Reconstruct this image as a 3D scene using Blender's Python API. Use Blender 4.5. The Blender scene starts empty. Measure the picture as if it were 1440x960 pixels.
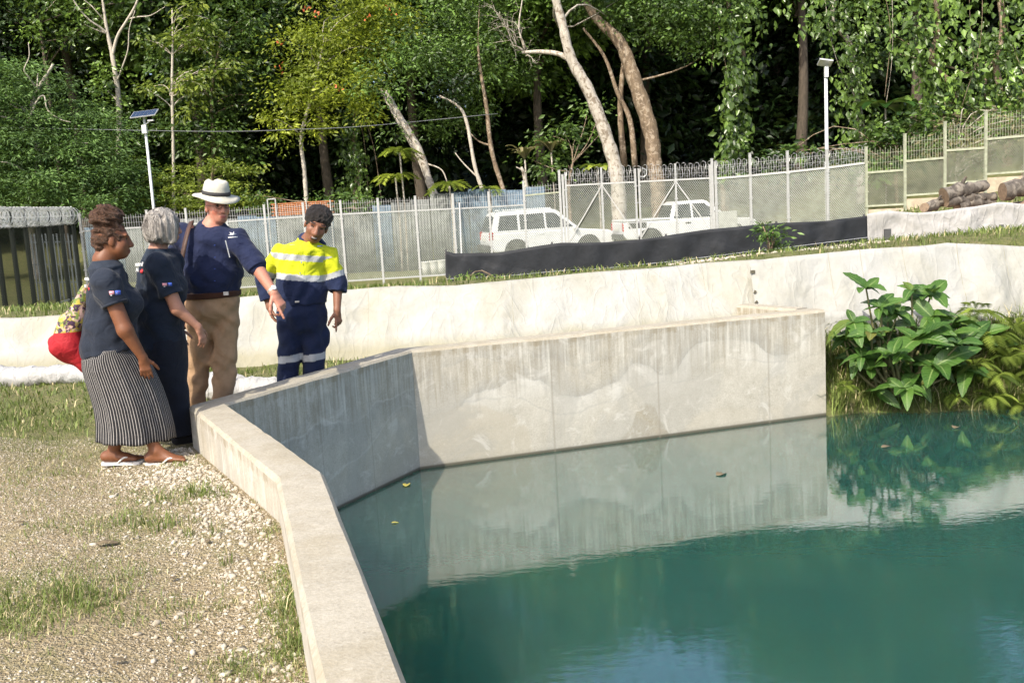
import bpy, bmesh, math, random
import numpy as np
from mathutils import Vector, Matrix
R = math.radians
rng = np.random.default_rng(7)
random.seed(7)
scene = bpy.context.scene
COL = scene.collection

# ------------------------------------------------------------------ camera, sky, sun, exposure
CAM_H, PITCH, ROLL, FPX = 1.30, R(8.0), R(3.3), 1380.0     # z = 0 is the top of the concrete pond wall
cp, sp, cr, sr = math.cos(PITCH), math.sin(PITCH), math.cos(ROLL), math.sin(ROLL)
FW = np.array([0, cp, -sp]); _r = np.array([1., 0, 0]); _u = np.array([0, sp, cp])
RT = cr * _r - sr * _u; UP = sr * _r + cr * _u
cd = bpy.data.cameras.new('camera'); cam = bpy.data.objects.new('camera', cd); COL.objects.link(cam)
cam.matrix_world = Matrix(((RT[0], UP[0], -FW[0], 0), (RT[1], UP[1], -FW[1], 0), (RT[2], UP[2], -FW[2], CAM_H), (0, 0, 0, 1)))
cd.sensor_width = 36.0; cd.lens = FPX / 1440 * 36; cd.clip_end = 500; cd.clip_start = 0.05
scene.camera = cam
SUN_AZ = np.array([-0.54, -0.84]); SUN_AZ /= np.linalg.norm(SUN_AZ); SUN_EL = R(46)
SUN = np.array([SUN_AZ[0] * math.cos(SUN_EL), SUN_AZ[1] * math.cos(SUN_EL), math.sin(SUN_EL)])
w = bpy.data.worlds.new('World'); scene.world = w; w.use_nodes = True
nt = w.node_tree; bg = nt.nodes['Background']
sky = nt.nodes.new('ShaderNodeTexSky'); sky.sky_type = 'NISHITA'; sky.sun_disc = False
sky.sun_elevation = SUN_EL; sky.sun_rotation = math.atan2(SUN[0], SUN[1]); sky.dust_density = 3.0; sky.air_density = 0.75; sky.ozone_density = 0.6; sky.altitude = 30
nt.links.new(sky.outputs[0], bg.inputs[0]); bg.inputs[1].default_value = 0.15
sd = bpy.data.lights.new('sun', 'SUN'); sd.energy = 2.7; sd.angle = R(0.53); sd.color = (1.0, 0.93, 0.80)
so = bpy.data.objects.new('sun', sd); COL.objects.link(so)
so.rotation_euler = Vector(SUN).to_track_quat('Z', 'Y').to_euler(); so.location = (-20, -25, 30)
vs = scene.view_settings; vs.view_transform = 'Standard'; vs.look = 'None'; vs.exposure = 0.95; vs.gamma = 1.0
scene.cycles.use_denoising = True
scene.cycles.max_bounces = 6; scene.cycles.diffuse_bounces = 3; scene.cycles.glossy_bounces = 3
scene.cycles.transparent_max_bounces = 8; scene.cycles.caustics_reflective = False; scene.cycles.caustics_refractive = False

# ------------------------------------------------------------------ helpers
def at(x, y, Y):
    """world point seen in the 1440x960 photograph at (x, y), at world distance Y"""
    d = FW + (x - 720) / FPX * RT - (y - 480) / FPX * UP
    return np.array([0, 0, CAM_H]) + d * (Y / d[1])
def onz(x, y, z):
    d = FW + (x - 720) / FPX * RT - (y - 480) / FPX * UP
    return np.array([0, 0, CAM_H]) + d * ((z - CAM_H) / d[2])
def nrm(v):
    v = np.asarray(v, float); return v / (np.linalg.norm(v) + 1e-12)

def link(o, parent=None):
    COL.objects.link(o)
    if parent is not None: o.parent = parent
    return o
def tag(o, label=None, cat=None, group=None, kind=None):
    if label: o['label'] = label
    if cat: o['category'] = cat
    if group: o['group'] = group
    if kind: o['kind'] = kind
    return o
def thing(name, loc, label, cat, group=None, rz=0.0):
    o = bpy.data.objects.new(name, None); o.empty_display_size = 0.1
    o.location = [float(c) for c in loc]; o.rotation_euler = (0, 0, rz)
    link(o); return tag(o, label, cat, group)
def mesh_np(name, verts, faces, mats=(), smooth=False, matidx=None, uv=None, fattr=None, vcol=None, vattr=None):
    """verts (n,3); faces: an (m,k) array or a list of such arrays with different k"""
    me = bpy.data.meshes.new(name)
    verts = np.asarray(verts, np.float32)
    if not isinstance(faces, list): faces = [np.asarray(faces)]
    faces = [np.asarray(f, np.int32) for f in faces if len(f)]
    tot = [np.full(len(f), f.shape[1], np.int32) for f in faces]
    loops = np.concatenate([f.ravel() for f in faces]); tot = np.concatenate(tot)
    start = np.concatenate([[0], np.cumsum(tot)[:-1]]).astype(np.int32)
    me.vertices.add(len(verts)); me.vertices.foreach_set('co', verts.ravel())
    me.loops.add(len(loops)); me.loops.foreach_set('vertex_index', loops)
    me.polygons.add(len(tot)); me.polygons.foreach_set('loop_start', start); me.polygons.foreach_set('loop_total', tot)
    if smooth: me.polygons.foreach_set('use_smooth', np.ones(len(tot), bool))
    for m in (mats if isinstance(mats, (list, tuple)) else [mats]): me.materials.append(m)
    if matidx is not None: me.polygons.foreach_set('material_index', np.asarray(matidx, np.int32))
    if uv is not None:
        l = me.uv_layers.new(name='UVMap'); l.data.foreach_set('uv', np.asarray(uv, np.float32)[loops].ravel())
    if fattr is not None:
        a = me.attributes.new('rnd', 'FLOAT', 'FACE'); a.data.foreach_set('value', np.asarray(fattr, np.float32))
    if vcol is not None:
        c = np.ones((len(verts), 4), np.float32); c[:, :3] = vcol
        a = me.color_attributes.new('Col', 'FLOAT_COLOR', 'POINT'); a.data.foreach_set('color', c.ravel())
    if vattr is not None:
        a = me.attributes.new('val', 'FLOAT', 'POINT'); a.data.foreach_set('value', np.asarray(vattr, np.float32))
    me.update(calc_edges=True); me.validate(); return me
def obj(name, me, parent=None, loc=None, rz=None):
    o = bpy.data.objects.new(name, me); link(o, parent)
    if loc is not None: o.location = [float(c) for c in loc]
    if rz is not None: o.rotation_euler = (0, 0, rz)
    return o
def copy_tree(o, parent=None):
    c = o.copy(); link(c); c.parent = parent
    for ch in list(o.children): copy_tree(ch, c)
    return c
class MB:
    """collects boxes, bars, tubes and sheets; build() makes ONE mesh object"""
    def __init__(s): s.v = []; s.f = []; s.n = 0; s.mi = []
    def add(s, verts, faces, mi=0):
        verts = np.asarray(verts, float)
        for f in faces: s.f.append(tuple(int(i) + s.n for i in f)); s.mi.append(mi)
        s.v.append(verts); s.n += len(verts); return s
    def box(s, c, size, rot=None, mi=0):
        x, y, z = np.asarray(size) / 2
        p = np.array([[-x,-y,-z],[x,-y,-z],[x,y,-z],[-x,y,-z],[-x,-y,z],[x,-y,z],[x,y,z],[-x,y,z]])
        if rot is not None: p = p @ np.asarray(rot).T
        return s.add(p + np.asarray(c), [(0,3,2,1),(4,5,6,7),(0,1,5,4),(1,2,6,5),(2,3,7,6),(3,0,4,7)], mi)
    def bar(s, a, b, wd, dp, up=(0, 0, 1), mi=0):
        a = np.asarray(a, float); b = np.asarray(b, float); u = nrm(b - a)
        upv = np.asarray(up, float)
        if abs(u @ upv) > .97: upv = np.array([0, 1., 0])
        v = nrm(np.cross(upv, u)); w_ = np.cross(u, v)
        return s.box((a + b) / 2, (np.linalg.norm(b - a), wd, dp), np.stack([u, v, w_], 1), mi)
    def tube(s, pts, rad, seg=8, cap=True, mi=0):
        pts = np.asarray(pts, float); n = len(pts)
        rad = np.broadcast_to(np.asarray(rad, float), (n,))
        t = np.gradient(pts, axis=0); t /= np.linalg.norm(t, axis=1)[:, None] + 1e-12
        ref = np.array([0, 0, 1.]) if abs(t[0, 2]) < .9 else np.array([1., 0, 0])
        v0 = nrm(np.cross(t[0], ref)); vs_ = [v0]
        for i in range(1, n):
            q = vs_[-1] - t[i] * (vs_[-1] @ t[i]); vs_.append(nrm(q))
        vs_ = np.array(vs_); ws = np.cross(t, vs_)
        a = np.linspace(0, 2 * np.pi, seg, endpoint=False)
        ring = pts[:, None] + rad[:, None, None] * (np.cos(a)[None, :, None] * vs_[:, None] + np.sin(a)[None, :, None] * ws[:, None])
        F = [(i * seg + j, i * seg + (j + 1) % seg, (i + 1) * seg + (j + 1) % seg, (i + 1) * seg + j) for i in range(n - 1) for j in range(seg)]
        if cap: F += [tuple(range(seg - 1, -1, -1)), tuple((n - 1) * seg + j for j in range(seg))]
        return s.add(ring.reshape(-1, 3), F, mi)
    def lathe(s, prof, seg=24, c=(0, 0, 0), rot=None, mi=0, caps=True):
        a = np.linspace(0, 2 * np.pi, seg, endpoint=False); prof = np.asarray(prof, float); n = len(prof)
        p = np.stack([prof[:, 0][:, None] * np.cos(a), prof[:, 0][:, None] * np.sin(a), np.repeat(prof[:, 1][:, None], seg, 1)], -1).reshape(-1, 3)
        if rot is not None: p = p @ np.asarray(rot).T
        F = [(i * seg + j, i * seg + (j + 1) % seg, (i + 1) * seg + (j + 1) % seg, (i + 1) * seg + j) for i in range(n - 1) for j in range(seg)]
        if caps: F += [tuple(range(seg - 1, -1, -1)), tuple((n - 1) * seg + j for j in range(seg))]
        return s.add(p + np.asarray(c), F, mi)
    def prism(s, outline, y0, y1, mi=0):
        """outline in x,z extruded along y"""
        o = np.asarray(outline, float); n = len(o)
        p = np.concatenate([np.stack([o[:, 0], np.full(n, y0), o[:, 1]], 1), np.stack([o[:, 0], np.full(n, y1), o[:, 1]], 1)])
        return s.add(p, [tuple(range(n)), tuple(range(2 * n - 1, n - 1, -1))] + [((i + 1) % n, i, n + i, n + (i + 1) % n) for i in range(n)], mi)
    def mesh(s, name, mats, smooth=False):
        me = bpy.data.meshes.new(name); me.from_pydata(np.concatenate(s.v).tolist(), [], s.f)
        for m in (mats if isinstance(mats, (list, tuple)) else [mats]): me.materials.append(m)
        me.polygons.foreach_set('material_index', s.mi)
        if smooth: me.polygons.foreach_set('use_smooth', [True] * len(s.f))
        bm = bmesh.new(); bm.from_mesh(me); bmesh.ops.recalc_face_normals(bm, faces=bm.faces); bm.to_mesh(me); bm.free()
        me.update(); return me
    def build(s, name, mats, parent=None, loc=None, rz=None, smooth=False, bevel=0):
        o = obj(name, s.mesh(name, mats, smooth), parent, loc, rz)
        if bevel:
            b = o.modifiers.new('b', 'BEVEL'); b.width = bevel; b.segments = 2; b.limit_method = 'ANGLE'; b.angle_limit = R(35)
        if smooth and not bevel: pass
        return o
def smooth_angle(o, ang=40):
    me = o.data; me.polygons.foreach_set('use_smooth', [True] * len(me.polygons))
    try: me.set_sharp_from_angle(angle=R(ang))
    except Exception: pass
    return o

# ------------------------------------------------------------------ procedural materials
def new_mat(name):
    m = bpy.data.materials.new(name); m.use_nodes = True
    return m, m.node_tree, m.node_tree.nodes['Principled BSDF']
def N(nt, t, **kw):
    n = nt.nodes.new('ShaderNode' + t)
    for k, v in kw.items(): setattr(n, k, v)
    return n
def val(nt, s, v):
    if hasattr(v, 'links') or isinstance(v, bpy.types.NodeSocket): nt.links.new(v, s)
    else: s.default_value = v
def math_(nt, op, a, b=None, c=None, clamp=False):
    n = N(nt, 'Math', operation=op); n.use_clamp = clamp
    val(nt, n.inputs[0], a)
    if b is not None: val(nt, n.inputs[1], b)
    if c is not None: val(nt, n.inputs[2], c)
    return n.outputs[0]
def mixc(nt, fac, a, b, mode='MIX'):
    n = N(nt, 'Mix', data_type='RGBA', blend_type=mode)
    val(nt, n.inputs[0], fac)
    for s, v in ((n.inputs[6], a), (n.inputs[7], b)):
        if isinstance(v, tuple) and len(v) == 3: v = (*v, 1)
        val(nt, s, v)
    return n.outputs[2]
def ramp(nt, fac, stops):
    n = N(nt, 'ValToRGB'); val(nt, n.inputs[0], fac)
    e = n.color_ramp.elements
    while len(e) < len(stops): e.new(0.5)
    for el, (p, c) in zip(e, stops):
        el.position = p; el.color = (c, c, c, 1) if isinstance(c, (int, float)) else (*c, 1)
    return n.outputs[0]
def noise(nt, scale, detail=4, rough=.55, co=None, dist=0.0, stretch=None):
    n = N(nt, 'TexNoise'); n.inputs['Scale'].default_value = scale; n.inputs['Detail'].default_value = detail
    n.inputs['Roughness'].default_value = rough; n.inputs['Distortion'].default_value = dist
    if co is None: co = geo_pos(nt)
    if stretch:
        m = N(nt, 'Mapping'); m.inputs['Scale'].default_value = stretch; nt.links.new(co, m.inputs[0]); co = m.outputs[0]
    nt.links.new(co, n.inputs['Vector']); return n.outputs[0]
def geo_pos(nt): return N(nt, 'NewGeometry').outputs['Position']
def obj_co(nt): return N(nt, 'TexCoord').outputs['Object']
def bump(nt, b, h, strength=.3, dist=.02):
    n = N(nt, 'Bump'); n.inputs['Strength'].default_value = strength; n.inputs['Distance'].default_value = dist
    nt.links.new(h, n.inputs['Height']); nt.links.new(n.outputs[0], b.inputs['Normal']); return n
def simple(name, c, rough=.6, metal=0., var=.12, nscale=12., bmp=.15, spec=.5, local=True, bdist=.01):
    """plain colour with a little mottling, wear and relief"""
    m, nt, b = new_mat(name); co = obj_co(nt) if local else geo_pos(nt)
    n = noise(nt, nscale, 5, .6, co)
    c = np.array(c); lo = tuple(c * (1 - var)); hi = tuple(np.minimum(c * (1 + var), 1))
    nt.links.new(ramp(nt, n, [(.3, lo), (.7, hi)]), b.inputs['Base Color'])
    b.inputs['Roughness'].default_value = rough; b.inputs['Metallic'].default_value = metal
    b.inputs['Specular IOR Level'].default_value = spec
    if bmp: bump(nt, b, n, bmp, bdist)
    return m
# ------------------------------------------------------------------ pond walls
WZ = -1.136                                   # water level
def xy(x, y, z=0.0): return onz(x, y, z)[:2]
P1 = xy(455, 662); P2 = xy(319, 567); P3 = xy(579, 493); P4 = xy(1160, 435.5)
dA = nrm(xy(575, 960) - P1); P0 = P1 + dA * 6.0
E1 = xy(1060, 428.5)
inner = [P0, P1, P2, P3, P4]
TW = 0.24
def offs(poly, wd):
    """offset an open polyline to the land side"""
    out = []
    for i, p in enumerate(poly):
        ds = []
        if i > 0: ds.append(nrm(p - poly[i - 1]))
        if i < len(poly) - 1: ds.append(nrm(poly[i + 1] - p))
        ns = [np.array([-d[1], d[0]]) for d in ds]          # left of travel = land side
        if len(ns) == 1: out.append(p + ns[0] * wd)
        else:
            b = nrm(ns[0] + ns[1]); out.append(p + b * wd / max(.3, b @ ns[0]))
    return out
outer = offs(inner, TW)

def concrete(name, dark=0.0, stain=None):
    m, nt, b = new_mat(name); co = geo_pos(nt)
    n1 = noise(nt, 1.3, 6, .6, co, .4); n2 = noise(nt, 9, 6, .65, co); n3 = noise(nt, 70, 3, .7, co)
    base = ramp(nt, n1, [(.3, (.37, .335, .265)), (.5, (.46, .42, .345)), (.72, (.55, .51, .43))])
    base = mixc(nt, .5, base, ramp(nt, n2, [(.3, (.36, .33, .265)), (.7, (.60, .565, .49))]), 'MIX')
    base = mixc(nt, .18, base, ramp(nt, n3, [(.35, (.27, .24, .18)), (.65, (.84, .80, .72))]))
    return m, nt, b, base, n1, n2, n3
def sepz(nt, sock):
    s = N(nt, 'SeparateXYZ'); nt.links.new(sock, s.inputs[0]); return s.outputs
def concrete_top():
    m, nt, b, base, n1, n2, n3 = concrete('concrete_top')
    n4 = noise(nt, 28, 5, .7)
    base = mixc(nt, math_(nt, 'MULTIPLY', ramp(nt, noise(nt, 2.2, 5, .6, dist=.8), [(.45, 0), (.7, 1)]), .4), base, (.38, .32, .2))
    base = mixc(nt, ramp(nt, n4, [(.62, 0), (.7, .5)]), base, (.25, .22, .17))
    base = mixc(nt, ramp(nt, noise(nt, 16, 6, .7), [(.55, 0), (.68, .45)]), base, (.62, .59, .52))
    base = mixc(nt, 1.0, base, (.80, .785, .74), 'MULTIPLY')
    nt.links.new(base, b.inputs['Base Color']); b.inputs['Roughness'].default_value = .85
    h = math_(nt, 'ADD', n2, math_(nt, 'MULTIPLY', n3, .35)); bump(nt, b, h, .55, .012)
    return m
def fcurve(nt, x, pts):
    n = N(nt, 'FloatCurve'); c = n.mapping.curves[0]
    while len(c.points) < len(pts): c.points.new(.5, .5)
    for p, q in zip(c.points, pts): p.location = q; p.handle_type = 'AUTO'
    n.mapping.use_clip = False; n.mapping.update(); val(nt, n.inputs['Value'], x); return n.outputs[0]
def concrete_face(name, A, B, lines, blobs, streak=1.0, joints=()):
    """wall face: rain streaks below the coping, lime and damp lines that wander along the wall (lines: pts, width, colour,
    strength), filled patches with a shape of their own (blobs)"""
    m, nt, b, base, n1, n2, n3 = concrete(name)
    L = float(np.linalg.norm(B - A)); d = (B - A) / L
    pos = geo_pos(nt)
    dt = N(nt, 'VectorMath', operation='DOT_PRODUCT'); nt.links.new(pos, dt.inputs[0]); dt.inputs[1].default_value = (d[0], d[1], 0)
    u = math_(nt, 'SUBTRACT', dt.outputs['Value'], float(A @ d)); un = math_(nt, 'DIVIDE', u, L)
    z = sepz(nt, pos)[2]; v = math_(nt, 'DIVIDE', math_(nt, 'SUBTRACT', z, WZ), -WZ)          # 0 water .. 1 top
    cm = N(nt, 'CombineXYZ'); nt.links.new(u, cm.inputs[0]); nt.links.new(z, cm.inputs[1]); uvw = cm.outputs[0]
    wob = noise(nt, 1.7, 4, .5, uvw); vv = math_(nt, 'ADD', v, math_(nt, 'MULTIPLY', math_(nt, 'SUBTRACT', wob, .5), .26))
    fine = noise(nt, 24, 5, .7, uvw)
    vv2 = math_(nt, 'ADD', vv, math_(nt, 'MULTIPLY', math_(nt, 'SUBTRACT', fine, .5), .045))
    col = base
    for pts, above, below, edge, strg in lines:
        f = fcurve(nt, un, pts); dlt = math_(nt, 'SUBTRACT', vv2, f)
        up_ = ramp(nt, math_(nt, 'MULTIPLY_ADD', dlt, 2.2, .5), [(.49, 0), (.51, 1), (.75, 0)])
        dn_ = ramp(nt, math_(nt, 'MULTIPLY_ADD', dlt, 2.2, .5), [(.0, 0), (.46, .9), (.5, 0)])
        ed_ = ramp(nt, math_(nt, 'MULTIPLY_ADD', dlt, 6, .5), [(.42, 0), (.5, 1), (.58, 0)])
        brk = ramp(nt, noise(nt, 2.3, 4, .6, uvw), [(.35, .25), (.6, 1)])
        if above: col = mixc(nt, math_(nt, 'MULTIPLY', math_(nt, 'MULTIPLY', up_, strg), brk), col, above)
        if below: col = mixc(nt, math_(nt, 'MULTIPLY', math_(nt, 'MULTIPLY', dn_, strg), brk), col, below)
        if edge: col = mixc(nt, math_(nt, 'MULTIPLY', math_(nt, 'MULTIPLY', ed_, strg), brk), col, edge)
    for pts, c, strg in blobs:                 # everything under the curve is the patch
        f = fcurve(nt, un, pts); dlt = math_(nt, 'SUBTRACT', f, vv2)
        msk = ramp(nt, math_(nt, 'MULTIPLY_ADD', dlt, 3, .5), [(.47, 0), (.56, 1)])
        speck = ramp(nt, noise(nt, 30, 5, .75, uvw), [(.3, .35), (.65, 1)])
        col = mixc(nt, math_(nt, 'MULTIPLY', math_(nt, 'MULTIPLY', msk, strg), speck), col, c)
    bl_ = noise(nt, 1.1, 6, .62, uvw, .7); col = mixc(nt, ramp(nt, bl_, [(.50, 0), (.56, .38), (.7, .45)]), col, (.36, .345, .31)); col = mixc(nt, ramp(nt, noise(nt, 2.6, 6, .7, uvw, 1.2), [(.56, 0), (.64, .5)]), col, (.66, .63, .57))
    # streaks run down from the coping, stretched noise, fading with depth at a wandering length
    s1 = noise(nt, 1, 5, .7, uvw, 0, (22, 1.1, 1)); s2 = noise(nt, 1, 4, .6, uvw, 0, (7, .6, 1))
    ln = math_(nt, 'SUBTRACT', 1.05, math_(nt, 'MULTIPLY', noise(nt, 1, 4, .6, uvw, 0, (14, .01, 1)), .95))
    fade = math_(nt, 'MULTIPLY_ADD', math_(nt, 'SUBTRACT', v, ln), 4.0, .3, True)
    dk = math_(nt, 'MULTIPLY', ramp(nt, s1, [(.45, 0), (.62, 1)]), fade)
    lt = math_(nt, 'MULTIPLY', ramp(nt, s1, [(.34, 1), (.46, 0)]), fade)
    col = mixc(nt, math_(nt, 'MULTIPLY', dk, .62 * streak), col, (.2, .165, .105))
    col = mixc(nt, math_(nt, 'MULTIPLY', lt, .5), col, (.68, .65, .57))
    col = mixc(nt, math_(nt, 'MULTIPLY', ramp(nt, s2, [(.5, 0), (.7, 1)]), math_(nt, 'MULTIPLY', fade, .35)), col, (.3, .25, .16))
    # brown band just under the coping and algae at the waterline
    col = mixc(nt, math_(nt, 'MULTIPLY', ramp(nt, math_(nt, 'ADD', v, math_(nt, 'MULTIPLY', fine, .1)), [(.98, 0), (1.03, .55)]), ramp(nt, s2, [(.4, 0), (.6, 1)])), col, (.24, .19, .11))
    col = mixc(nt, ramp(nt, v, [(.0, 1), (.018, .85), (.03, .12), (.06, 0)]), col, (.08, .075, .05))
    for j in joints:
        jd = math_(nt, 'ABSOLUTE', math_(nt, 'SUBTRACT', un, j))
        col = mixc(nt, ramp(nt, jd, [(0, .45), (.0012, .3), (.002, 0)]), col, (.25, .22, .17))
    nt.links.new(col, b.inputs['Base Color']); b.inputs['Roughness'].default_value = .88
    h = math_(nt, 'ADD', n2, math_(nt, 'MULTIPLY', n3, .3)); bump(nt, b, h, .4, .012)
    return m
M_TOP = concrete_top()
WHT = (.72, .70, .65); GRY = (.30, .295, .275); BRN = (.25, .205, .12); TAN = (.47, .42, .33); CRM = (.58, .545, .47)
M_D = concrete_face('concrete_long_face', P3, P4, [
    ([(0, .36), (.07, .42), (.16, .62), (.25, .64), (.36, .47), (.46, .53), (.52, .68), (.58, .56), (.66, .76), (.72, .82), (.8, .78), (.88, .64), (.95, .76), (1, .88)], GRY, WHT, WHT, .5),
    ([(0, .3), (.12, .52), (.2, .55), (.3, .36), (.45, .35), (.55, .5), (.64, .48), (.72, .66), (.85, .6), (.93, .56), (1, .62)], None, CRM, GRY, .3),
    ([(0, .75), (.1, .87), (.22, .9), (.32, .78), (.45, .8), (.6, .96), (.75, .98), (1, .99)], GRY, None, None, .35)],
    [([(0, .38), (.06, .47), (.12, .5), (.19, .42), (.24, .26), (.26, .02), (.4, -.4), (1, -.5)], TAN, .75),
     ([(0, -.5), (.38, -.3), (.44, -.02), (.49, .16), (.53, .34), (.56, .16), (.6, -.02), (.68, -.3), (1, -.5)], BRN, .6),
     ([(0, -.4), (.58, -.2), (.64, .12), (.72, .2), (.85, .15), (1, .22)], TAN, .45)],
    .6, (.305, .56, .845))
M_C = concrete_face('concrete_side_face', P2, P3, [
    ([(0, .5), (.2, .62), (.42, .66), (.6, .6), (.75, .7), (.88, .66), (1, .72)], None, GRY, WHT, .5),
    ([(0, .1), (.3, .16), (.55, .3), (.75, .42), (.88, .55), (1, .5)], None, TAN, WHT, .35)],
    [([(0, -.4), (.55, -.3), (.7, .18), (.85, .36), (1, .3)], TAN, .3)], .7, (.42, .7))
M_N = concrete_face('concrete_near_face', P1, P2, [], [], .5)
M_OUT = concrete_face('concrete_land_face', outer[1], outer[2], [], [], .35)

wall = thing('pond_wall', (*outer[2], -.3), 'angled cream concrete wall with streaked faces holding in the green pond', 'wall')
def wall_prism(quad, zb, name, mats, chamfer=.022):
    """quad: inner a, inner b, outer b, outer a (plan); top with worn, slightly wandering chamfered arrises; face slots: 0 top, 1 inner, 2 outer, 3 ends"""
    a, b, c, d = [np.asarray(q) for q in quad]
    L = np.linalg.norm(b - a); n = max(2, int(L / .07)); t = np.linspace(0, 1, n + 1)[:, None]
    I = a + (b - a) * t; O = d + (c - d) * t; inw = (O - I) / np.linalg.norm(O - I, axis=1)[:, None]
    j = lambda s: (rng.normal(0, s, n + 1) * np.hanning(n + 1).clip(0, 1))[:, None]
    ch = chamfer * (1 + .13 * np.convolve(rng.normal(0, 1, n + 9), np.ones(9) / 3, 'valid')[:n + 1])[:, None]
    rows = [np.hstack([I, np.full((n + 1, 1), zb)]), np.hstack([I, np.zeros((n + 1, 1)) - ch]),
            np.hstack([I + inw * ch * .9, j(.0015)]), np.hstack([(I + O) / 2, j(.0015) + .004]),
            np.hstack([O - inw * ch * .9, j(.0015)]), np.hstack([O, np.zeros((n + 1, 1)) - ch * 1.1]), np.hstack([O, np.full((n + 1, 1), zb)])]
    V = np.concatenate(rows); m = n + 1; F = []; mi = []
    slot = [1, 0, 0, 0, 0, 2]
    for r in range(6):
        for i in range(n):
            F.append((r * m + i, r * m + i + 1, (r + 1) * m + i + 1, (r + 1) * m + i)); mi.append(slot[r])
    for i in (0, n): F.append(tuple(r * m + i for r in range(7))); mi.append(3)
    mb = MB(); mb.add(V, F); mb.mi = mi
    off = np.array([*outer[2], -.3]); mb.v[0] = mb.v[0] - off
    o = mb.build(name, mats, wall); smooth_angle(o, 28); return o
ZB = -2.2
segs = [(M_N, M_OUT), (M_N, M_OUT), (M_C, M_OUT), (M_D, M_OUT)]
for i, (mi_, mo_) in enumerate(segs):
    wall_prism([inner[i], inner[i + 1], outer[i + 1], outer[i]], ZB, 'wall_section', [M_TOP, mi_, mo_, mi_])
# the short return wall at the far end
eD = nrm(E1 - P4); en = np.array([-eD[1], eD[0]])
Ea = P4 + eD * .30 + np.array([0.0, 0.0]); Eb = E1 + eD * .15
M_E = concrete_face('concrete_return_face', Ea, Eb, [], [([(0, .95), (1, .97)], BRN, .6)], .9)
wall_prism([Ea - en * .1, Eb - en * .1, Eb + en * .12, Ea + en * .12], -1.0, 'return_wall_section', [M_TOP, M_OUT, M_E, M_OUT])

# ------------------------------------------------------------------ ground
from mathutils import noise as mn
def in_poly(x, y, poly):
    inside = np.zeros(x.shape, bool); n = len(poly)
    for i in range(n):
        x1, y1 = poly[i]; x2, y2 = poly[(i + 1) % n]
        c = ((y1 > y) != (y2 > y)) & (x < (x2 - x1) * (y - y1) / (y2 - y1 + 1e-12) + x1)
        inside ^= c
    return inside
mid = offs(inner, TW * .5)
bankY = lambda x: 10.02 + .10 * np.sin(x * 2.1) + .05 * np.sin(x * 5.3 + 1)         # water edge of the planted right bank
pond_poly = [tuple(p) for p in mid] + [(float(P4[0]), float(P4[1]) + .02)] + [(24, 9.0), (26, -8), (float(mid[0][0]), -8.0)]
LINER_B = [(-14, 11.9), (-5.1, 10.95), (-2.7, 10.7), (0, 10.75), (2.4, 11.2), (2.95, 11.2), (9, 11.25), (30, 11.5)]  # foot of the lined bank (x, y)
lb = np.array(LINER_B)
linerY = lambda x: np.interp(x, lb[:, 0], lb[:, 1])
CTRL = np.array([(-14, 12.5, .3), (-5, 11.6, .38), (-1, 11.6, .40), (2.5, 11.6, .48), (5, 11.7, .6), (9, 11.8, .7), (14, 12, .9),
    (-14, 16, .0), (-5, 16, .0), (0, 16, 0.0), (3.3, 16, .16), (6, 16, .3), (9, 16, .45), (14, 16, .8),
    (-30, 22, -.9), (-10, 22, -.5), (-3, 22, -.45), (3, 22, -.3), (7, 22, .1), (10, 22, .55), (15, 22, 1.0), (25, 22, 1.6),
    (-40, 30, -1.1), (-12, 30, -1.1), (-4, 30, -1.07), (0, 30, -1.0), (6, 30, -.95), (9, 30, -.1), (12, 28, .62), (16, 28, 1.3), (30, 28, 2.6),
    (-40, 40, -1.1), (0, 40, -1.05), (8, 40, -1.0), (13, 37, -.3), (20, 38, 1.8), (40, 40, 4.0), (-40, 60, 1.0), (0, 60, 1.5), (30, 60, 5.0), (-60, 90, 6), (0, 90, 9), (60, 90, 14)])
def rbf_fit(P):
    D = np.linalg.norm(P[:, None, :2] - P[None, :, :2], axis=2)
    n = len(P); A = np.zeros((n + 3, n + 3)); A[:n, :n] = D; A[:n, n] = 1; A[:n, n + 1:n + 3] = P[:, :2]
    A[n:, :n] = A[:n, n:].T; return np.linalg.solve(A, np.concatenate([P[:, 2], [0, 0, 0]]))
RW = rbf_fit(CTRL)
def upper(x, y):
    s = RW[len(CTRL)] + RW[-2] * x + RW[-1] * y
    for (cx, cy, _), k in zip(CTRL, RW): s = s + k * np.hypot(x - cx, y - cy)
    return s
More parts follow.
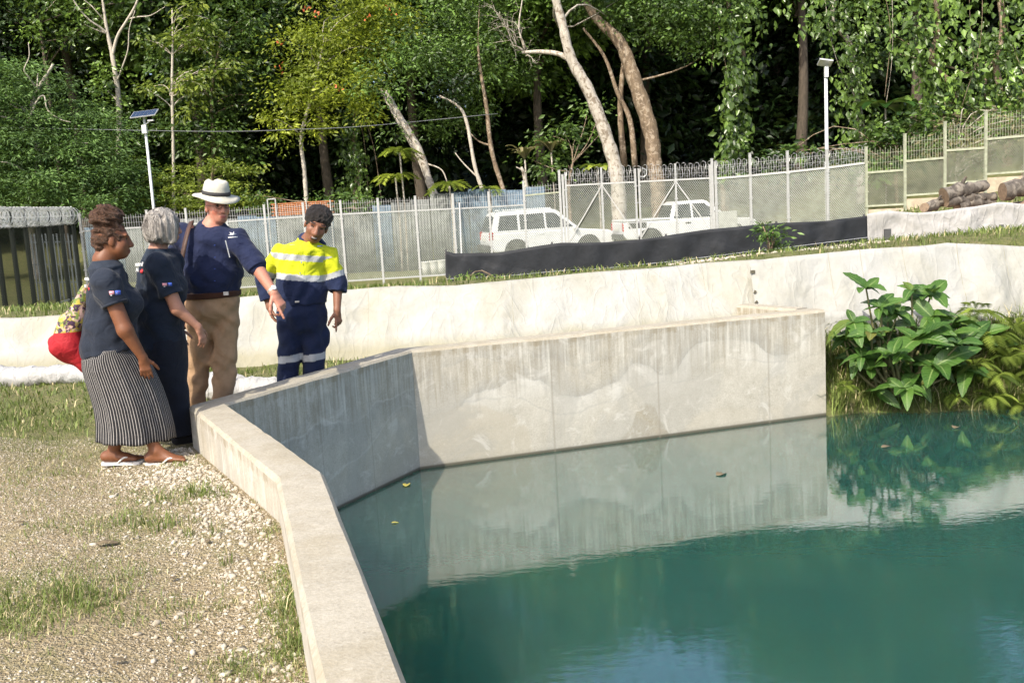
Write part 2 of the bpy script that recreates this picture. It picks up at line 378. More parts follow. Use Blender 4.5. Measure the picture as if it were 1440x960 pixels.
def ground_z(x, y):
    x = np.asarray(x, float); y = np.asarray(y, float)
    low = -.29 + .035 * np.sin(x * 1.7 + y * .9) * np.cos(y * 1.3) + .02 * np.sin(x * 5 + y * 3)
    low = low - .05 * np.exp(-((y - 8.4) / .8) ** 2) + .07 * np.exp(-((y - 2.6) / 1.6) ** 2) * (x > -3)
    # strip behind the long wall comes up close to its top
    sd_ = (x - P3[0]) * -(P4 - P3)[1] + (y - P3[1]) * (P4 - P3)[0]; sd_ = sd_ / np.linalg.norm(P4 - P3)
    bw = np.clip((x - P3[0] + .5) / .8, 0, 1) * np.clip(sd_ / .2, 0, 1)
    low = low + bw * (.07 + .008 * np.sin(x * 6)) * (1 - .6 * np.clip((x - 2.2) / .6, 0, 1))
    ly = linerY(x)
    hi = upper(x, np.maximum(y, ly + .45)) + .02 * np.sin(x * 3.1 + y * 2.3) - .09 * np.exp(-((y - ly - .45) / .35) ** 2)
    t = np.clip((y - ly - .12) / .38, 0, 1); t = t * t * (3 - 2 * t)
    z = low * (1 - t) + hi * t
    # right bank down to the water
    rb = x > P4[0] + .0
    bz = WZ - .12 + (y - bankY(x)) * 1.0
    bz = np.where(y < bankY(x), WZ - .12 + (y - bankY(x)) * .8, np.minimum(bz, -.42))
    bz = np.maximum(bz, -2.2)
    bz = np.where(y > ly + .1, z, bz)
    z = np.where(rb & (y < ly + .35), np.minimum(bz, z), z)
    z = np.where(in_poly(x, y, pond_poly) & ~(rb & (y > bankY(x) - 1.5)), -2.2, z)
    return z
gx = np.unique(np.concatenate([np.linspace(-70, -9, 26), np.linspace(-9, -4, 36), np.linspace(-4, 6, 143), np.linspace(6, 12, 30), np.linspace(12, 80, 28)]).round(4))
gy = np.unique(np.concatenate([np.linspace(-12, 1, 14), np.linspace(1, 12.4, 160), np.linspace(12.4, 32, 60), np.linspace(32, 110, 40)]).round(4))
GX, GY = np.meshgrid(gx, gy); GZ = ground_z(GX, GY)
nx, ny = len(gx), len(gy); idx = np.arange(nx * ny).reshape(ny, nx)
gf = np.stack([idx[:-1, :-1], idx[:-1, 1:], idx[1:, 1:], idx[1:, :-1]], -1).reshape(-1, 4)
def ground_mat():
    m, nt, b = new_mat('ground_soil_grass'); pos = geo_pos(nt)
    big = noise(nt, .8, 5, .6, pos, .3); medn = noise(nt, 5, 6, .65, pos); fine = noise(nt, 45, 4, .7, pos); vf = noise(nt, 160, 2, .6, pos)
    gravel = ramp(nt, fine, [(.28, (.42, .34, .21)), (.5, (.60, .505, .34)), (.72, (.72, .63, .46))])
    vor = N(nt, 'TexVoronoi'); vor.inputs['Scale'].default_value = 34; nt.links.new(pos, vor.inputs['Vector'])
    vor2 = N(nt, 'TexVoronoi'); vor2.inputs['Scale'].default_value = 78; nt.links.new(pos, vor2.inputs['Vector'])
    cel = ramp(nt, sepz(nt, vor2.outputs['Color'])[0], [(0, (.36, .29, .18)), (.5, (.58, .49, .33)), (1, (.80, .71, .54))])
    gravel = mixc(nt, .55, gravel, mixc(nt, ramp(nt, vor2.outputs['Distance'], [(.25, 0), (.6, .7)]), cel, (.24, .185, .11)))  # shade in the gaps between small stones painted into the colour
    gravel = mixc(nt, 1.0, gravel, (1.0, .965, .87), 'MULTIPLY')
    gravel = mixc(nt, .38, gravel, mixc(nt, ramp(nt, vor.outputs['Distance'], [(.1, 1), (.55, 0)]), (.3, .23, .14), (.66, .57, .42)))  # same painted shade around the larger stones
    straw = ramp(nt, medn, [(.3, (.44, .36, .19)), (.7, (.56, .47, .27))])
    green = ramp(nt, fine, [(.3, (.08, .12, .025)), (.7, (.20, .25, .06))])
    xyz = sepz(nt, pos)
    gmask = ramp(nt, math_(nt, 'ADD', math_(nt, 'MULTIPLY', big, .6), math_(nt, 'MULTIPLY', medn, .4)), [(.49, 0), (.62, 1)])
    farg = ramp(nt, math_(nt, 'MULTIPLY', xyz[1], .05), [(.30, 0), (.40, .85)])   # meadow beyond the group
    gm = math_(nt, 'MAXIMUM', math_(nt, 'MULTIPLY', gmask, .35), math_(nt, 'MULTIPLY', farg, ramp(nt, medn, [(.3, .5), (.6, 1)])))
    col = mixc(nt, gm, mixc(nt, ramp(nt, medn, [(.45, 0), (.65, .3)]), gravel, straw), green)
    nt.links.new(col, b.inputs['Base Color']); b.inputs['Roughness'].default_value = .95; b.inputs['Specular IOR Level'].default_value = .2
    h = math_(nt, 'ADD', math_(nt, 'MULTIPLY', fine, .6), math_(nt, 'ADD', vf, math_(nt, 'ADD', math_(nt, 'MULTIPLY', vor.outputs['Distance'], -.9), math_(nt, 'MULTIPLY', vor2.outputs['Distance'], -.9)))); bump(nt, b, h, 1.0, .025)
    return m
ground = obj('ground', mesh_np('ground', np.stack([GX, GY, GZ], -1).reshape(-1, 3), gf, [ground_mat()], True)); tag(ground, kind='structure')

# ------------------------------------------------------------------ water
def water_mat():
    m, nt, b = new_mat('pond_water'); pos = geo_pos(nt)
    cl = noise(nt, .35, 3, .5, pos)
    nt.links.new(ramp(nt, cl, [(.35, (.021, .076, .062)), (.65, (.028, .092, .075))]), b.inputs['Base Color'])
    b.inputs['Subsurface Weight'].default_value = 1.0; b.subsurface_method = 'BURLEY'; b.inputs['Subsurface Radius'].default_value = (.25, 1.0, .9); b.inputs['Subsurface Scale'].default_value = 3.0
    b.inputs['Roughness'].default_value = .015; b.inputs['IOR'].default_value = 1.8; b.inputs['Specular IOR Level'].default_value = .5
    r1 = noise(nt, 1, 3, .5, pos, .4, (7, 16, 1)); r2 = noise(nt, 1, 2, .5, pos, .2, (26, 60, 1)); r0 = noise(nt, .9, 2, .5, pos)
    amt = ramp(nt, noise(nt, .55, 3, .55, pos), [(.35, .3), (.65, 1)])
    h = math_(nt, 'MULTIPLY', math_(nt, 'ADD', math_(nt, 'ADD', r1, math_(nt, 'MULTIPLY', r2, .25)), math_(nt, 'MULTIPLY', r0, .5)), amt)
    bn = bump(nt, b, h, .019, .05)
    b.inputs['Coat Weight'].default_value = 1.0; b.inputs['Coat IOR'].default_value = 1.5; b.inputs['Coat Roughness'].default_value = .01; nt.links.new(bn.outputs[0], b.inputs['Coat Normal'])
    return m
wv = np.array([(-3.0, -8, WZ), (24, -8, WZ), (24, 11.1, WZ), (-3.0, 11.1, WZ)])
water_poly = [tuple(p) for p in offs(inner, TW * .4)] + [(float(P4[0]) + .02, 11.0), (23, 11.0), (25, -7.5), (float(mid[0][0]), -7.5)]
bm = bmesh.new(); bm.faces.new([bm.verts.new((x, y, WZ)) for x, y in water_poly]); bm.normal_update()
if bm.faces[:][0].normal.z < 0: bmesh.ops.reverse_faces(bm, faces=bm.faces[:])
bmesh.ops.triangulate(bm, faces=bm.faces[:]); me = bpy.data.meshes.new('water'); bm.to_mesh(me); bm.free(); me.materials.append(water_mat())
water = obj('water', me); tag(water, kind='structure')
# ------------------------------------------------------------------ vegetation kit
def leaf_mat(name, dark, light, trans=.25, rough=.42, deep=.55):
    m, nt, b = new_mat(name)
    at_ = N(nt, 'Attribute', attribute_name='rnd'); oi = N(nt, 'ObjectInfo')
    f = math_(nt, 'MULTIPLY_ADD', math_(nt, 'SUBTRACT', oi.outputs['Random'], .5), .25, at_.outputs['Fac'], True)
    c = ramp(nt, f, [(0, tuple(np.array(dark) * deep)), (.55, tuple(np.array(dark) * .6 * deep + np.array(light) * .40)), (1, tuple(np.array(light) * 1.35))])  # bright end stands in for glints, put into the leaf colour
    nt.links.new(c, b.inputs['Base Color']); b.inputs['Roughness'].default_value = rough; b.inputs['Specular IOR Level'].default_value = .45
    t = N(nt, 'BsdfTranslucent'); nt.links.new(mixc(nt, .5, c, (.16, .22, .02), 'ADD'), t.inputs[0])
    mx = N(nt, 'MixShader'); mx.inputs[0].default_value = trans
    nt.links.new(b.outputs[0], mx.inputs[1]); nt.links.new(t.outputs[0], mx.inputs[2])
    nt.links.new(mx.outputs[0], nt.nodes['Material Output'].inputs[0]); return m
def bark_mat(name, a, c, patch=None, scale=9):
    m, nt, b = new_mat(name); co = geo_pos(nt)
    n = noise(nt, scale, 6, .7, co, .5, (1, 1, .35)); n2 = noise(nt, scale * .6, 4, .6, co, .8)
    col = ramp(nt, n, [(.3, a), (.7, c)])
    if patch: col = mixc(nt, ramp(nt, n2, [(.52, 0), (.6, .8)]), col, patch)
    nt.links.new(col, b.inputs['Base Color']); b.inputs['Roughness'].default_value = .9; bump(nt, b, n, .6, .04); return m
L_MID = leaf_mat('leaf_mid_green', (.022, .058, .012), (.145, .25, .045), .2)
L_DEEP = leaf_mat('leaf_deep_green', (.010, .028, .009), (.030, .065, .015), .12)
L_LIME = leaf_mat('leaf_lime', (.11, .16, .012), (.40, .45, .04), .3, .5, .95)
L_FEATH = leaf_mat('leaf_feathery', (.026, .068, .014), (.15, .26, .06), .2, .6, .85)
L_VINE = leaf_mat('leaf_vine', (.022, .065, .012), (.21, .33, .065), .22, .3)
L_YEL = leaf_mat('leaf_yellow_green', (.10, .155, .02), (.34, .40, .06), .3, .42, .9)
L_DRY = leaf_mat('leaf_dry', (.09, .075, .035), (.30, .26, .13), .2, .7)
L_BIG = leaf_mat('leaf_glossy_big', (.035, .10, .02), (.10, .22, .05), .2, .3)
L_FERN = leaf_mat('leaf_fern', (.09, .15, .02), (.26, .33, .06), .35, .5)
L_GRASS = leaf_mat('leaf_grass', (.07, .115, .018), (.175, .22, .05), .25, .6, .8)
L_STRAW = leaf_mat('leaf_straw', (.30, .25, .12), (.55, .47, .27), .2, .8, 1.0)
B_PALE = bark_mat('bark_pale', (.30, .26, .20), (.60, .55, .47), (.16, .12, .08))
B_WHITE = bark_mat('bark_whitish', (.38, .33, .26), (.62, .56, .47))
B_BROWN = bark_mat('bark_brown', (.10, .07, .045), (.30, .22, .14), (.42, .34, .25))
B_DARK = bark_mat('bark_dark', (.05, .04, .03), (.14, .11, .08))

def leaf_quads(C, A, Nn, L, Wd, fold=.18):
    """one folded leaf (2 triangles) at every base point C along axis A; arrays"""
    A = A / (np.linalg.norm(A, axis=1)[:, None] + 1e-9)
    S = np.cross(A, Nn); S /= np.linalg.norm(S, axis=1)[:, None] + 1e-9
    U = np.cross(S, A)
    L = np.broadcast_to(np.asarray(L, float), (len(C),))[:, None]; Wd = np.broadcast_to(np.asarray(Wd, float), (len(C),))[:, None]
    mid_ = C + A * L * .45
    V = np.stack([C, mid_ + S * Wd * .5 + U * Wd * fold, C + A * L - U * L * .08, mid_ - S * Wd * .5 + U * Wd * fold], 1).reshape(-1, 3)
    i = np.arange(len(C))[:, None] * 4
    F = np.concatenate([i + np.array([[0, 2, 1]]), i + np.array([[0, 3, 2]])], 1).reshape(-1, 3)
    return V, F
def unit(n, g):
    v = g.normal(size=(n, 3)); return v / np.linalg.norm(v, axis=1)[:, None]
def crown_arrays(lobes, dens, per, cr_, lL, lW, g, droop=.35, flat=.65, shell=.5, up=.6, jit=.3):
    """lobes: [(centre, (rx,ry,rz))]; dens clumps per lobe-volume unit"""
    Cs = []; cl = []
    for c, r in lobes:
        r = np.asarray(r, float); n = max(3, int(dens * (r[0] * r[1] * r[2]) ** (2 / 3)))
        q = unit(n, g) * (shell + (1 - shell) * g.random((n, 1)) ** .5)
        cl.append(np.asarray(c) + q * r)
    cl = np.concatenate(cl); k = len(cl)
    size = cr_ * (.6 + .8 * g.random(k))
    cen = np.repeat(cl, per, 0); sz = np.repeat(size, per)
    off = g.normal(size=(k * per, 3)) * np.array([1, 1, flat]) * .55
    P = cen + off * sz[:, None]
    A = off / (np.linalg.norm(off, axis=1)[:, None] + 1e-9) + g.normal(size=off.shape) * .5; A[:, 2] = A[:, 2] * .6 - droop
    Nn = g.normal(size=off.shape) * .55 + np.array([-.25, -.35, up])
    ll = lL * (.45 + .95 * g.random(k * per) ** 1.3)
    V, F = leaf_quads(P, A, Nn, ll, ll * lW / lL)
    tone = np.repeat(g.random(k), per) * .6 + g.random(k * per) * .4
    return V, F, np.repeat(tone, 2), cl
def poly_path(pts, n=8):
    pts = np.asarray(pts, float); t = np.linspace(0, len(pts) - 1, (len(pts) - 1) * n + 1); i = np.minimum(t.astype(int), len(pts) - 2); f = (t - i)[:, None]
    e = np.concatenate([[2 * pts[0] - pts[1]], pts, [2 * pts[-1] - pts[-2]]])
    p0, p1, p2, p3 = e[i], e[i + 1], e[i + 2], e[i + 3]
    return .5 * (2 * p1 + (p2 - p0) * f + (2 * p0 - 5 * p1 + 4 * p2 - p3) * f ** 2 + (3 * p1 - p0 - 3 * p2 + p3) * f ** 3)
def limb(mb, a, b, r0, r1, g, sag=.12, seg=5):
    a = np.asarray(a); b = np.asarray(b); L = np.linalg.norm(b - a)
    t = np.linspace(0, 1, 6)[:, None]; p = a + (b - a) * t + np.sin(t * np.pi) * np.array([g.normal() * sag, g.normal() * sag, g.normal() * sag + .08]) * L
    mb.tube(p, np.linspace(r0, r1, 6), seg)
def tree(name, trunk_px, tY, trad, lobes_px, label, leafm, barkm, g=None, dens=5, per=50, cr_=.8, lL=.26, lW=.12, droop=.35, flat=.65, shell=.45, up=.6,
         group=None, nb=10, extra=None, cat='tree', base_down=True, twigs=None, leafm2=None, frac2=0, vine=None):
    """trunk_px: photograph points from the ground up at distance tY; lobes_px: (x, y, Y, rx, rz) crown masses; sizes in metres"""
    g = g or np.random.default_rng(abs(hash(label)) % 9999 if False else sum(ord(c) * (i + 1) for i, c in enumerate(label)) % 99991)
    tp = [at(x, y, tY) for x, y in trunk_px]
    zb = float(ground_z(tp[0][0], tp[0][1]))
    if base_down and tp[0][2] > zb: tp = [np.array([tp[0][0] + .1, tp[0][1], zb - .2])] + tp
    base = np.array([tp[0][0], tp[0][1], zb])
    t = thing(name, base, label, cat, group)
    path = poly_path(tp, 6); rr = np.interp(np.linspace(0, 1, len(path)), np.linspace(0, 1, len(trad)), trad)
    mb = MB(); mb.tube(path - base, rr * (1 + .08 * np.sin(np.arange(len(path)) * 2.1)), 9)
    lobes = [(at(x, y, Y), (rx, rx * .9, rz)) for x, y, Y, rx, rz in lobes_px]
    if lobes:
        V, F, tone, cl = crown_arrays(lobes, dens, per, cr_, lL, lW, g, droop, flat, shell, up)
        pick = cl[g.permutation(len(cl))[:nb]]
        for c in pick:
            d = np.linalg.norm(path - c, axis=1) + np.maximum(0, path[:, 2] - c[2] + .5) * 1.5; j = int(np.argmin(d))
            limb(mb, path[j] - base, c - base, min(rr[j] * .45, .055), .012, g)
        mi = (g.random(len(F) // 2) < frac2).repeat(2).astype(int)
        o = obj('crown', mesh_np('crown', V - base, F, [leafm, leafm2 or leafm], False, mi, fattr=tone), t)
    for tw in (twigs or []):
        q = [at(x, y, Y) - base for x, y, Y in tw[0]]; mb.tube(poly_path(q, 4), np.linspace(tw[1], tw[2], (len(q) - 1) * 4 + 1), 6)
    tr = mb.build('trunk', barkm, t, smooth=True)
    if extra: extra(t, base, g)
    return t
# ------------------------------------------------------------------ the forest
def shade_tree_mesh(seed, H, lz0, r, leafm, n=16, dens=7, per=60, cr_=1.2, lL=.42, lW=.2):
    g = np.random.default_rng(seed); lobes = []
    for i in range(n):
        z = lz0 + (H - lz0) * g.random(); k = math.sin(math.pi * (.12 + .8 * (z - lz0) / (H - lz0)))
        a = g.random() * 6.28; d = r * .55 * g.random() ** .5
        lobes.append(((math.cos(a) * d, math.sin(a) * d, z), (r * .5 * (.6 + k * .6),) * 2 + (r * .38,)))
    V, F, tone, cl = crown_arrays(lobes, dens, per, cr_, lL, lW, g, .4, .6, .55)
    mb = MB(); mb.tube(poly_path([(0, 0, -.5), (g.normal() * .3, g.normal() * .3, H * .3), (g.normal() * .6, g.normal() * .6, H * .85)], 5), np.linspace(.34, .08, 11), 8)
    for c in cl[g.permutation(len(cl))[:14]]: limb(mb, (0, 0, min(c[2] * .8, H * .8)), c, .09, .02, g)
    return mesh_np('crown', V, F, [leafm], False, fattr=tone), mb.mesh('trunk', B_DARK, True)
protos = [shade_tree_mesh(1, 21, 8.5, 4.6, L_MID, 17), shade_tree_mesh(2, 19, 8.0, 4.2, L_DEEP, 16), shade_tree_mesh(3, 23, 9.5, 5.0, L_MID, 18)]
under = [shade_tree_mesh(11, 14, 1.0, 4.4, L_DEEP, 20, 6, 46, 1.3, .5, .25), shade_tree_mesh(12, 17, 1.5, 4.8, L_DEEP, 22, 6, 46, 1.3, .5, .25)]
g = np.random.default_rng(5)
CW = ['beyond the left frame edge', 'farthest left of the row', 'behind the feathery tree', 'behind the solar lamp', 'left of the lime tree', 'behind the leaning two stemmed tree', 'behind the big mottled trunk', 'right of the twisted trunk', 'left of the right lamp', 'right of the right lamp', 'above the stepped fence', 'farthest right of the row']
def put(pair, x, y, s, label, group, name='forest_tree'):
    z = float(ground_z(x, y)) - .1; t = thing(name, (x, y, z), label, 'tree', group, rz=g.random() * 6.28)
    for nm, me_ in zip(('crown', 'trunk'), pair):
        o = obj(nm, me_, t); o.scale = (s, s, s * (0.95 + .1 * g.random()))
    return t
for i, x in enumerate(np.linspace(-33, 33, 12)):
    put(protos[i % 3], x + g.normal() * .8, 50 + g.normal() * 1.0 + 1.2 * (i % 2), .95 + .15 * g.random(),
        'tall rainforest tree crowning the top edge, ' + CW[i], 'tall canopy trees along the forest front')
for i, x in enumerate(np.linspace(-38, 40, 13)):
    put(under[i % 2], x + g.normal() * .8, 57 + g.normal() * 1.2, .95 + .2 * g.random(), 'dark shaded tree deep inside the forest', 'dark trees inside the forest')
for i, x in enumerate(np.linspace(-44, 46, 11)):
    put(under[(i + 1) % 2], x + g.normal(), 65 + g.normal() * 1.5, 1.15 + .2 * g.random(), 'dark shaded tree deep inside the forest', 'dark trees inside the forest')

# trees one can pick out, left to right (photograph points, distance, sizes)
tree('feathery_tree', [(40, 300), (55, 230), (45, 150), (75, 90)], 41, [.22, .16, .1, .05],
     [(15, 120, 41, 2.2, 1.0), (60, 150, 41, 2.4, 1.0), (110, 185, 41, 2.4, .9), (40, 205, 40.5, 2.6, 1.0), (150, 225, 41, 1.9, .9), (70, 250, 40, 2.6, 1.1), (140, 270, 40, 2.2, 1.0), (-30, 170, 41, 2.4, 1.4), (-40, 260, 40, 2.6, 1.4), (10, 280, 39.5, 2.0, .8)],
     'broad feathery dark green tree at the left edge behind the fence', L_FEATH, B_WHITE, dens=12, per=150, cr_=.75, lL=.19, lW=.06, droop=.22, flat=.4, up=1.0, nb=16,
     twigs=[([(30, 190, 40.4), (42, 165, 40.1), (52, 142, 40), (62, 135, 40), (67, 155, 39.9), (85, 168, 39.8), (100, 172, 39.8)], .045, .012), ([(50, 122, 40.4), (40, 108, 40.1), (34, 98, 40), (41, 80, 40), (40, 60, 40)], .04, .012)])
tree('bare_branched_tree', [(165, 290), (168, 160), (160, 90), (150, 40), (143, -10)], 46, [.2, .16, .12, .08, .05], [(165, 120, 46, 1.0, 1.4), (165, 190, 46, 1.0, 1.6), (95, 20, 47, 2.2, 1.4), (190, 270, 45, 1.2, 1.5), (160, 250, 45, 1.0, 1.6)],
     'pale branching tree wrapped in small leaves left of the solar lamp', L_VINE, B_WHITE, dens=9, per=55, cr_=.6, lL=.22, lW=.13, nb=6,
     twigs=[([(158, 80, 46), (165, 52, 45.9), (178, 30, 45.7), (192, 5, 45.5), (200, -25, 45.5)], .08, .04), ([(152, 48, 46), (140, 38, 45.8), (125, 28, 45.6), (108, 8, 45.5), (95, -15, 45.4)], .055, .025), ([(180, 27, 45.7), (195, 24, 45.5), (212, 22, 45.4), (232, 10, 45.3)], .035, .015), ([(163, 118, 46), (172, 95, 45.8), (180, 70, 45.6), (182, 40, 45.5), (190, 15, 45.4)], .045, .015)])
tree('slender_tree', [(245, 290), (244, 225), (242, 120), (243, 60), (242, 12)], 44, [.085, .075, .065, .05, .03],
     [(275, 25, 44, .9, .7), (262, 60, 44, .8, .5), (290, 55, 44, .8, .6), (210, 55, 44, .55, .35), (212, 115, 44, .6, .4), (285, 110, 44, .9, .5), (320, 95, 44, .7, .5), (262, 150, 44, .6, .4), (275, 125, 44, .7, .5)],
     'slender straight white trunk with open yellow green leaf clusters', L_YEL, B_WHITE, dens=14, per=34, cr_=.5, lL=.28, lW=.12, droop=.5, nb=22)
tree('leafy_tree', [(300, 290), (300, 200), (298, 130), (310, 60)], 45.5, [.12, .1, .08, .05],
     [(330, 60, 46, 1.7, 1.5), (300, 130, 45.5, 1.4, 1.2), (345, 130, 46, 1.5, 1.4), (290, 190, 45, 1.4, 1.1), (335, 200, 45.5, 1.2, 1.0), (260, 200, 45, .9, .8), (360, 20, 46, 1.6, 1.2), (250, 90, 46.5, 1.3, 1.3), (225, 160, 46.5, 1.1, 1.5)],
     'bushy mid green tree between the slender white trunk and lime tree', L_MID, B_BROWN, dens=11, per=48, cr_=.65, lL=.24, lW=.12, leafm2=L_VINE, frac2=.25)
tree('layered_shrub', [(296, 300), (298, 260), (300, 225)], 41.5, [.07, .05, .03],
     [(275, 232, 41.5, 1.3, .22), (330, 238, 41.5, 1.3, .2), (250, 250, 41.5, 1.0, .25), (305, 262, 41.3, 1.9, .22), (345, 275, 41.3, 1.2, .25), (260, 282, 41, 1.3, .3), (310, 290, 41, 1.7, .3), (215, 275, 41.5, .8, .6)],
     'low shrub with flat spreading layers above the fence behind the hat', L_YEL, B_BROWN, dens=26, per=50, cr_=.5, lL=.17, lW=.08, droop=.1, flat=.25, up=1.2, cat='shrub')
tree('lime_tree', [(432, 292), (428, 240), (424, 190), (440, 130), (455, 60)], 42, [.11, .095, .085, .07, .04],
     [(470, 25, 42.5, 1.9, 1.4), (430, 70, 42, 1.4, 1.1), (505, 75, 42.5, 1.5, 1.1), (410, 130, 41.5, 1.0, .8), (460, 125, 41.5, 1.6, .9), (400, 172, 41.5, .8, .6), (440, 172, 41.5, .9, .6), (520, 130, 41.5, 1.1, .8), (540, 40, 43, 1.5, 1.4), (395, 195, 41.3, .5, .35), (530, 170, 41, .6, .35)],
     'bright lime green tree with orange blossoms and a pale thin trunk', L_LIME, B_WHITE, dens=15, per=64, cr_=.6, lL=.2, lW=.085, droop=.25, nb=8,
     extra=lambda t, base, g: obj('blossoms', (lambda V, F: mesh_np('blossoms', V - base, F, [simple('blossom_orange', (.55, .13, .04), .6)], fattr=None))(*leaf_quads(
         np.concatenate([at(x, y, 40.2) + g.normal(size=(5, 3)) * .10 for x, y in ((396, 60), (397, 97), (476, 122), (520, 25), (448, 20), (546, 12), (430, 12))]), unit(35, g), unit(35, g), .15, .09)), t))
tree('leaning_tree', [(640, 345), (628, 310), (606, 262), (590, 212), (560, 160), (543, 128)], 40, [.22, .2, .17, .15, .12, .08],
     [(600, 40, 43, 1.9, 1.6), (640, 90, 43, 1.8, 1.2), (580, 100, 42, 1.2, .9), (690, 60, 44, 1.8, 1.5), (560, 185, 40.5, .5, .3), (540, 120, 40, 1.1, .8), (575, 70, 41, 1.4, 1.0), (655, 150, 44, 1.4, .9), (620, 170, 44, 1.2, .9)],
     'two stemmed pale tree leaning left above the fence', L_MID, B_PALE, dens=12, per=60, cr_=.65, lL=.2, lW=.08, nb=0,
     twigs=[([(612, 280, 40), (600, 250, 40.2), (585, 215, 40.4), (548, 150, 40.6), (535, 125, 40.6)], .12, .05), ([(600, 230, 40), (622, 240, 39.8), (632, 268, 39.7)], .035, .02)])
tree('thin_curved_tree', [(690, 330), (683, 283), (668, 235), (657, 175), (645, 150), (618, 135)], 41, [.1, .1, .085, .075, .06, .04],
     [(618, 130, 41, .7, .5), (640, 110, 41.5, 1.0, .6), (640, 60, 45, 1.5, 1.5)], 'thin curved pale tree just right of the leaning two stemmed tree', L_DEEP, B_WHITE, dens=10, per=50, cr_=.6, lL=.2, lW=.09, nb=0,
     twigs=[([(672, 250, 41), (652, 230, 41), (640, 215, 41)], .04, .02)])
tree('thin_forked_tree', [(722, 330), (711, 278), (692, 215), (684, 150), (675, 95), (672, 60)], 41.5, [.12, .12, .1, .09, .07, .04],
     [(680, 20, 44, 1.6, 1.4), (675, 70, 41.5, 1.0, .8), (725, 90, 45, 1.3, 1.0), (650, 105, 44, 1.0, .9)], 'thin forked tree standing above the white off-road wagon', L_MID, B_BROWN, nb=1, dens=10, per=50, cr_=.6, lL=.2, lW=.09,
     twigs=[([(690, 205, 41.5), (672, 198, 41.5), (655, 180, 41.5)], .05, .02)])
def bare_twigs(t, base, g):
    mb = MB()
    def grow(p, d, L, r_, lev):
        pts = [p]; n = 7
        for _ in range(n): d = nrm(d + g.normal(size=3) * .28 + np.array([0, 0, .03])); pts.append(pts[-1] + d * L / n)
        mb.tube(np.array(pts) - base, np.linspace(r_, r_ * .45, n + 1), 4)
        if lev < 3:
            for k in g.choice(np.arange(2, n + 1), 2 + (lev == 0), replace=False): grow(pts[k], nrm(d + g.normal(size=3) * .75), L * g.uniform(.5, .75), r_ * .5, lev + 1)
    for x, y, dx, dz in ((738, 72, -.9, .25), (735, 70, -.7, .6), (742, 70, -.3, .9), (748, 74, -.8, -.05), (730, 60, -.5, .5)): grow(at(x, y, 40.3), nrm((dx, g.normal() * .3, dz)), 1.5, .028, 0)
    mb.build('dry_twigs', B_PALE, t, smooth=True)
tree('mottled_tree', [(872, 330), (868, 250), (852, 190), (828, 128), (803, 82), (790, 30), (775, -25), (760, -90)], 39, [.36, .32, .28, .25, .22, .18, .15, .1],
     [(900, 20, 43, 2.0, 1.1), (950, 30, 42, 1.8, .9), (760, -70, 42, 2.5, 1.5), (980, 5, 42, 1.8, 1.2), (860, -30, 43, 2.4, 1.6), (700, -30, 42, 2.0, 1.4)],
     'big mottled pale trunk leaning left with a bare twiggy side branch', L_MID, B_PALE, dens=12, per=60, cr_=.6, lL=.2, lW=.1, nb=2,
     twigs=[([(803, 85, 39), (785, 76, 39.2), (760, 73, 39.6), (735, 74, 40.3)], .13, .06), ([(738, 70, 40.3), (730, 40, 40.3), (733, 10, 40.3), (738, -20, 40.3)], .05, .02)], extra=bare_twigs)
tree('twisted_tree', [(925, 260), (921, 235), (915, 185), (893, 115), (872, 60), (838, 25), (810, -20)], 42.5, [.36, .34, .32, .34, .28, .2, .12],
     [(1010, 20, 43, 1.6, 1.2), (850, 10, 45, 1.6, 1.0), (940, -30, 44, 2.6, 1.6), (1000, 55, 42.5, 1.2, .7), (975, 65, 42, .8, .5)], 'dark brown twisted trunk just right of the mottled one', L_MID, B_BROWN, dens=11, per=60, cr_=.6, lL=.22, lW=.11, nb=2,
     twigs=[([(893, 235, 42.6), (886, 170, 42.6), (868, 130, 42.6), (850, 80, 42.6), (820, 40, 42.6)], .14, .05), ([(878, 235, 43), (872, 150, 43), (880, 60, 43)], .16, .1)])
tree('broken_trunk', [(745, 300), (738, 250), (733, 235)], 40.5, [.11, .1, .05], [], 'short broken grey stump trunk left of the gate', L_DRY, B_PALE, cat='tree', twigs=[([(738, 252, 40.5), (734, 240, 40.4), (726, 235, 40.4)], .05, .02)])
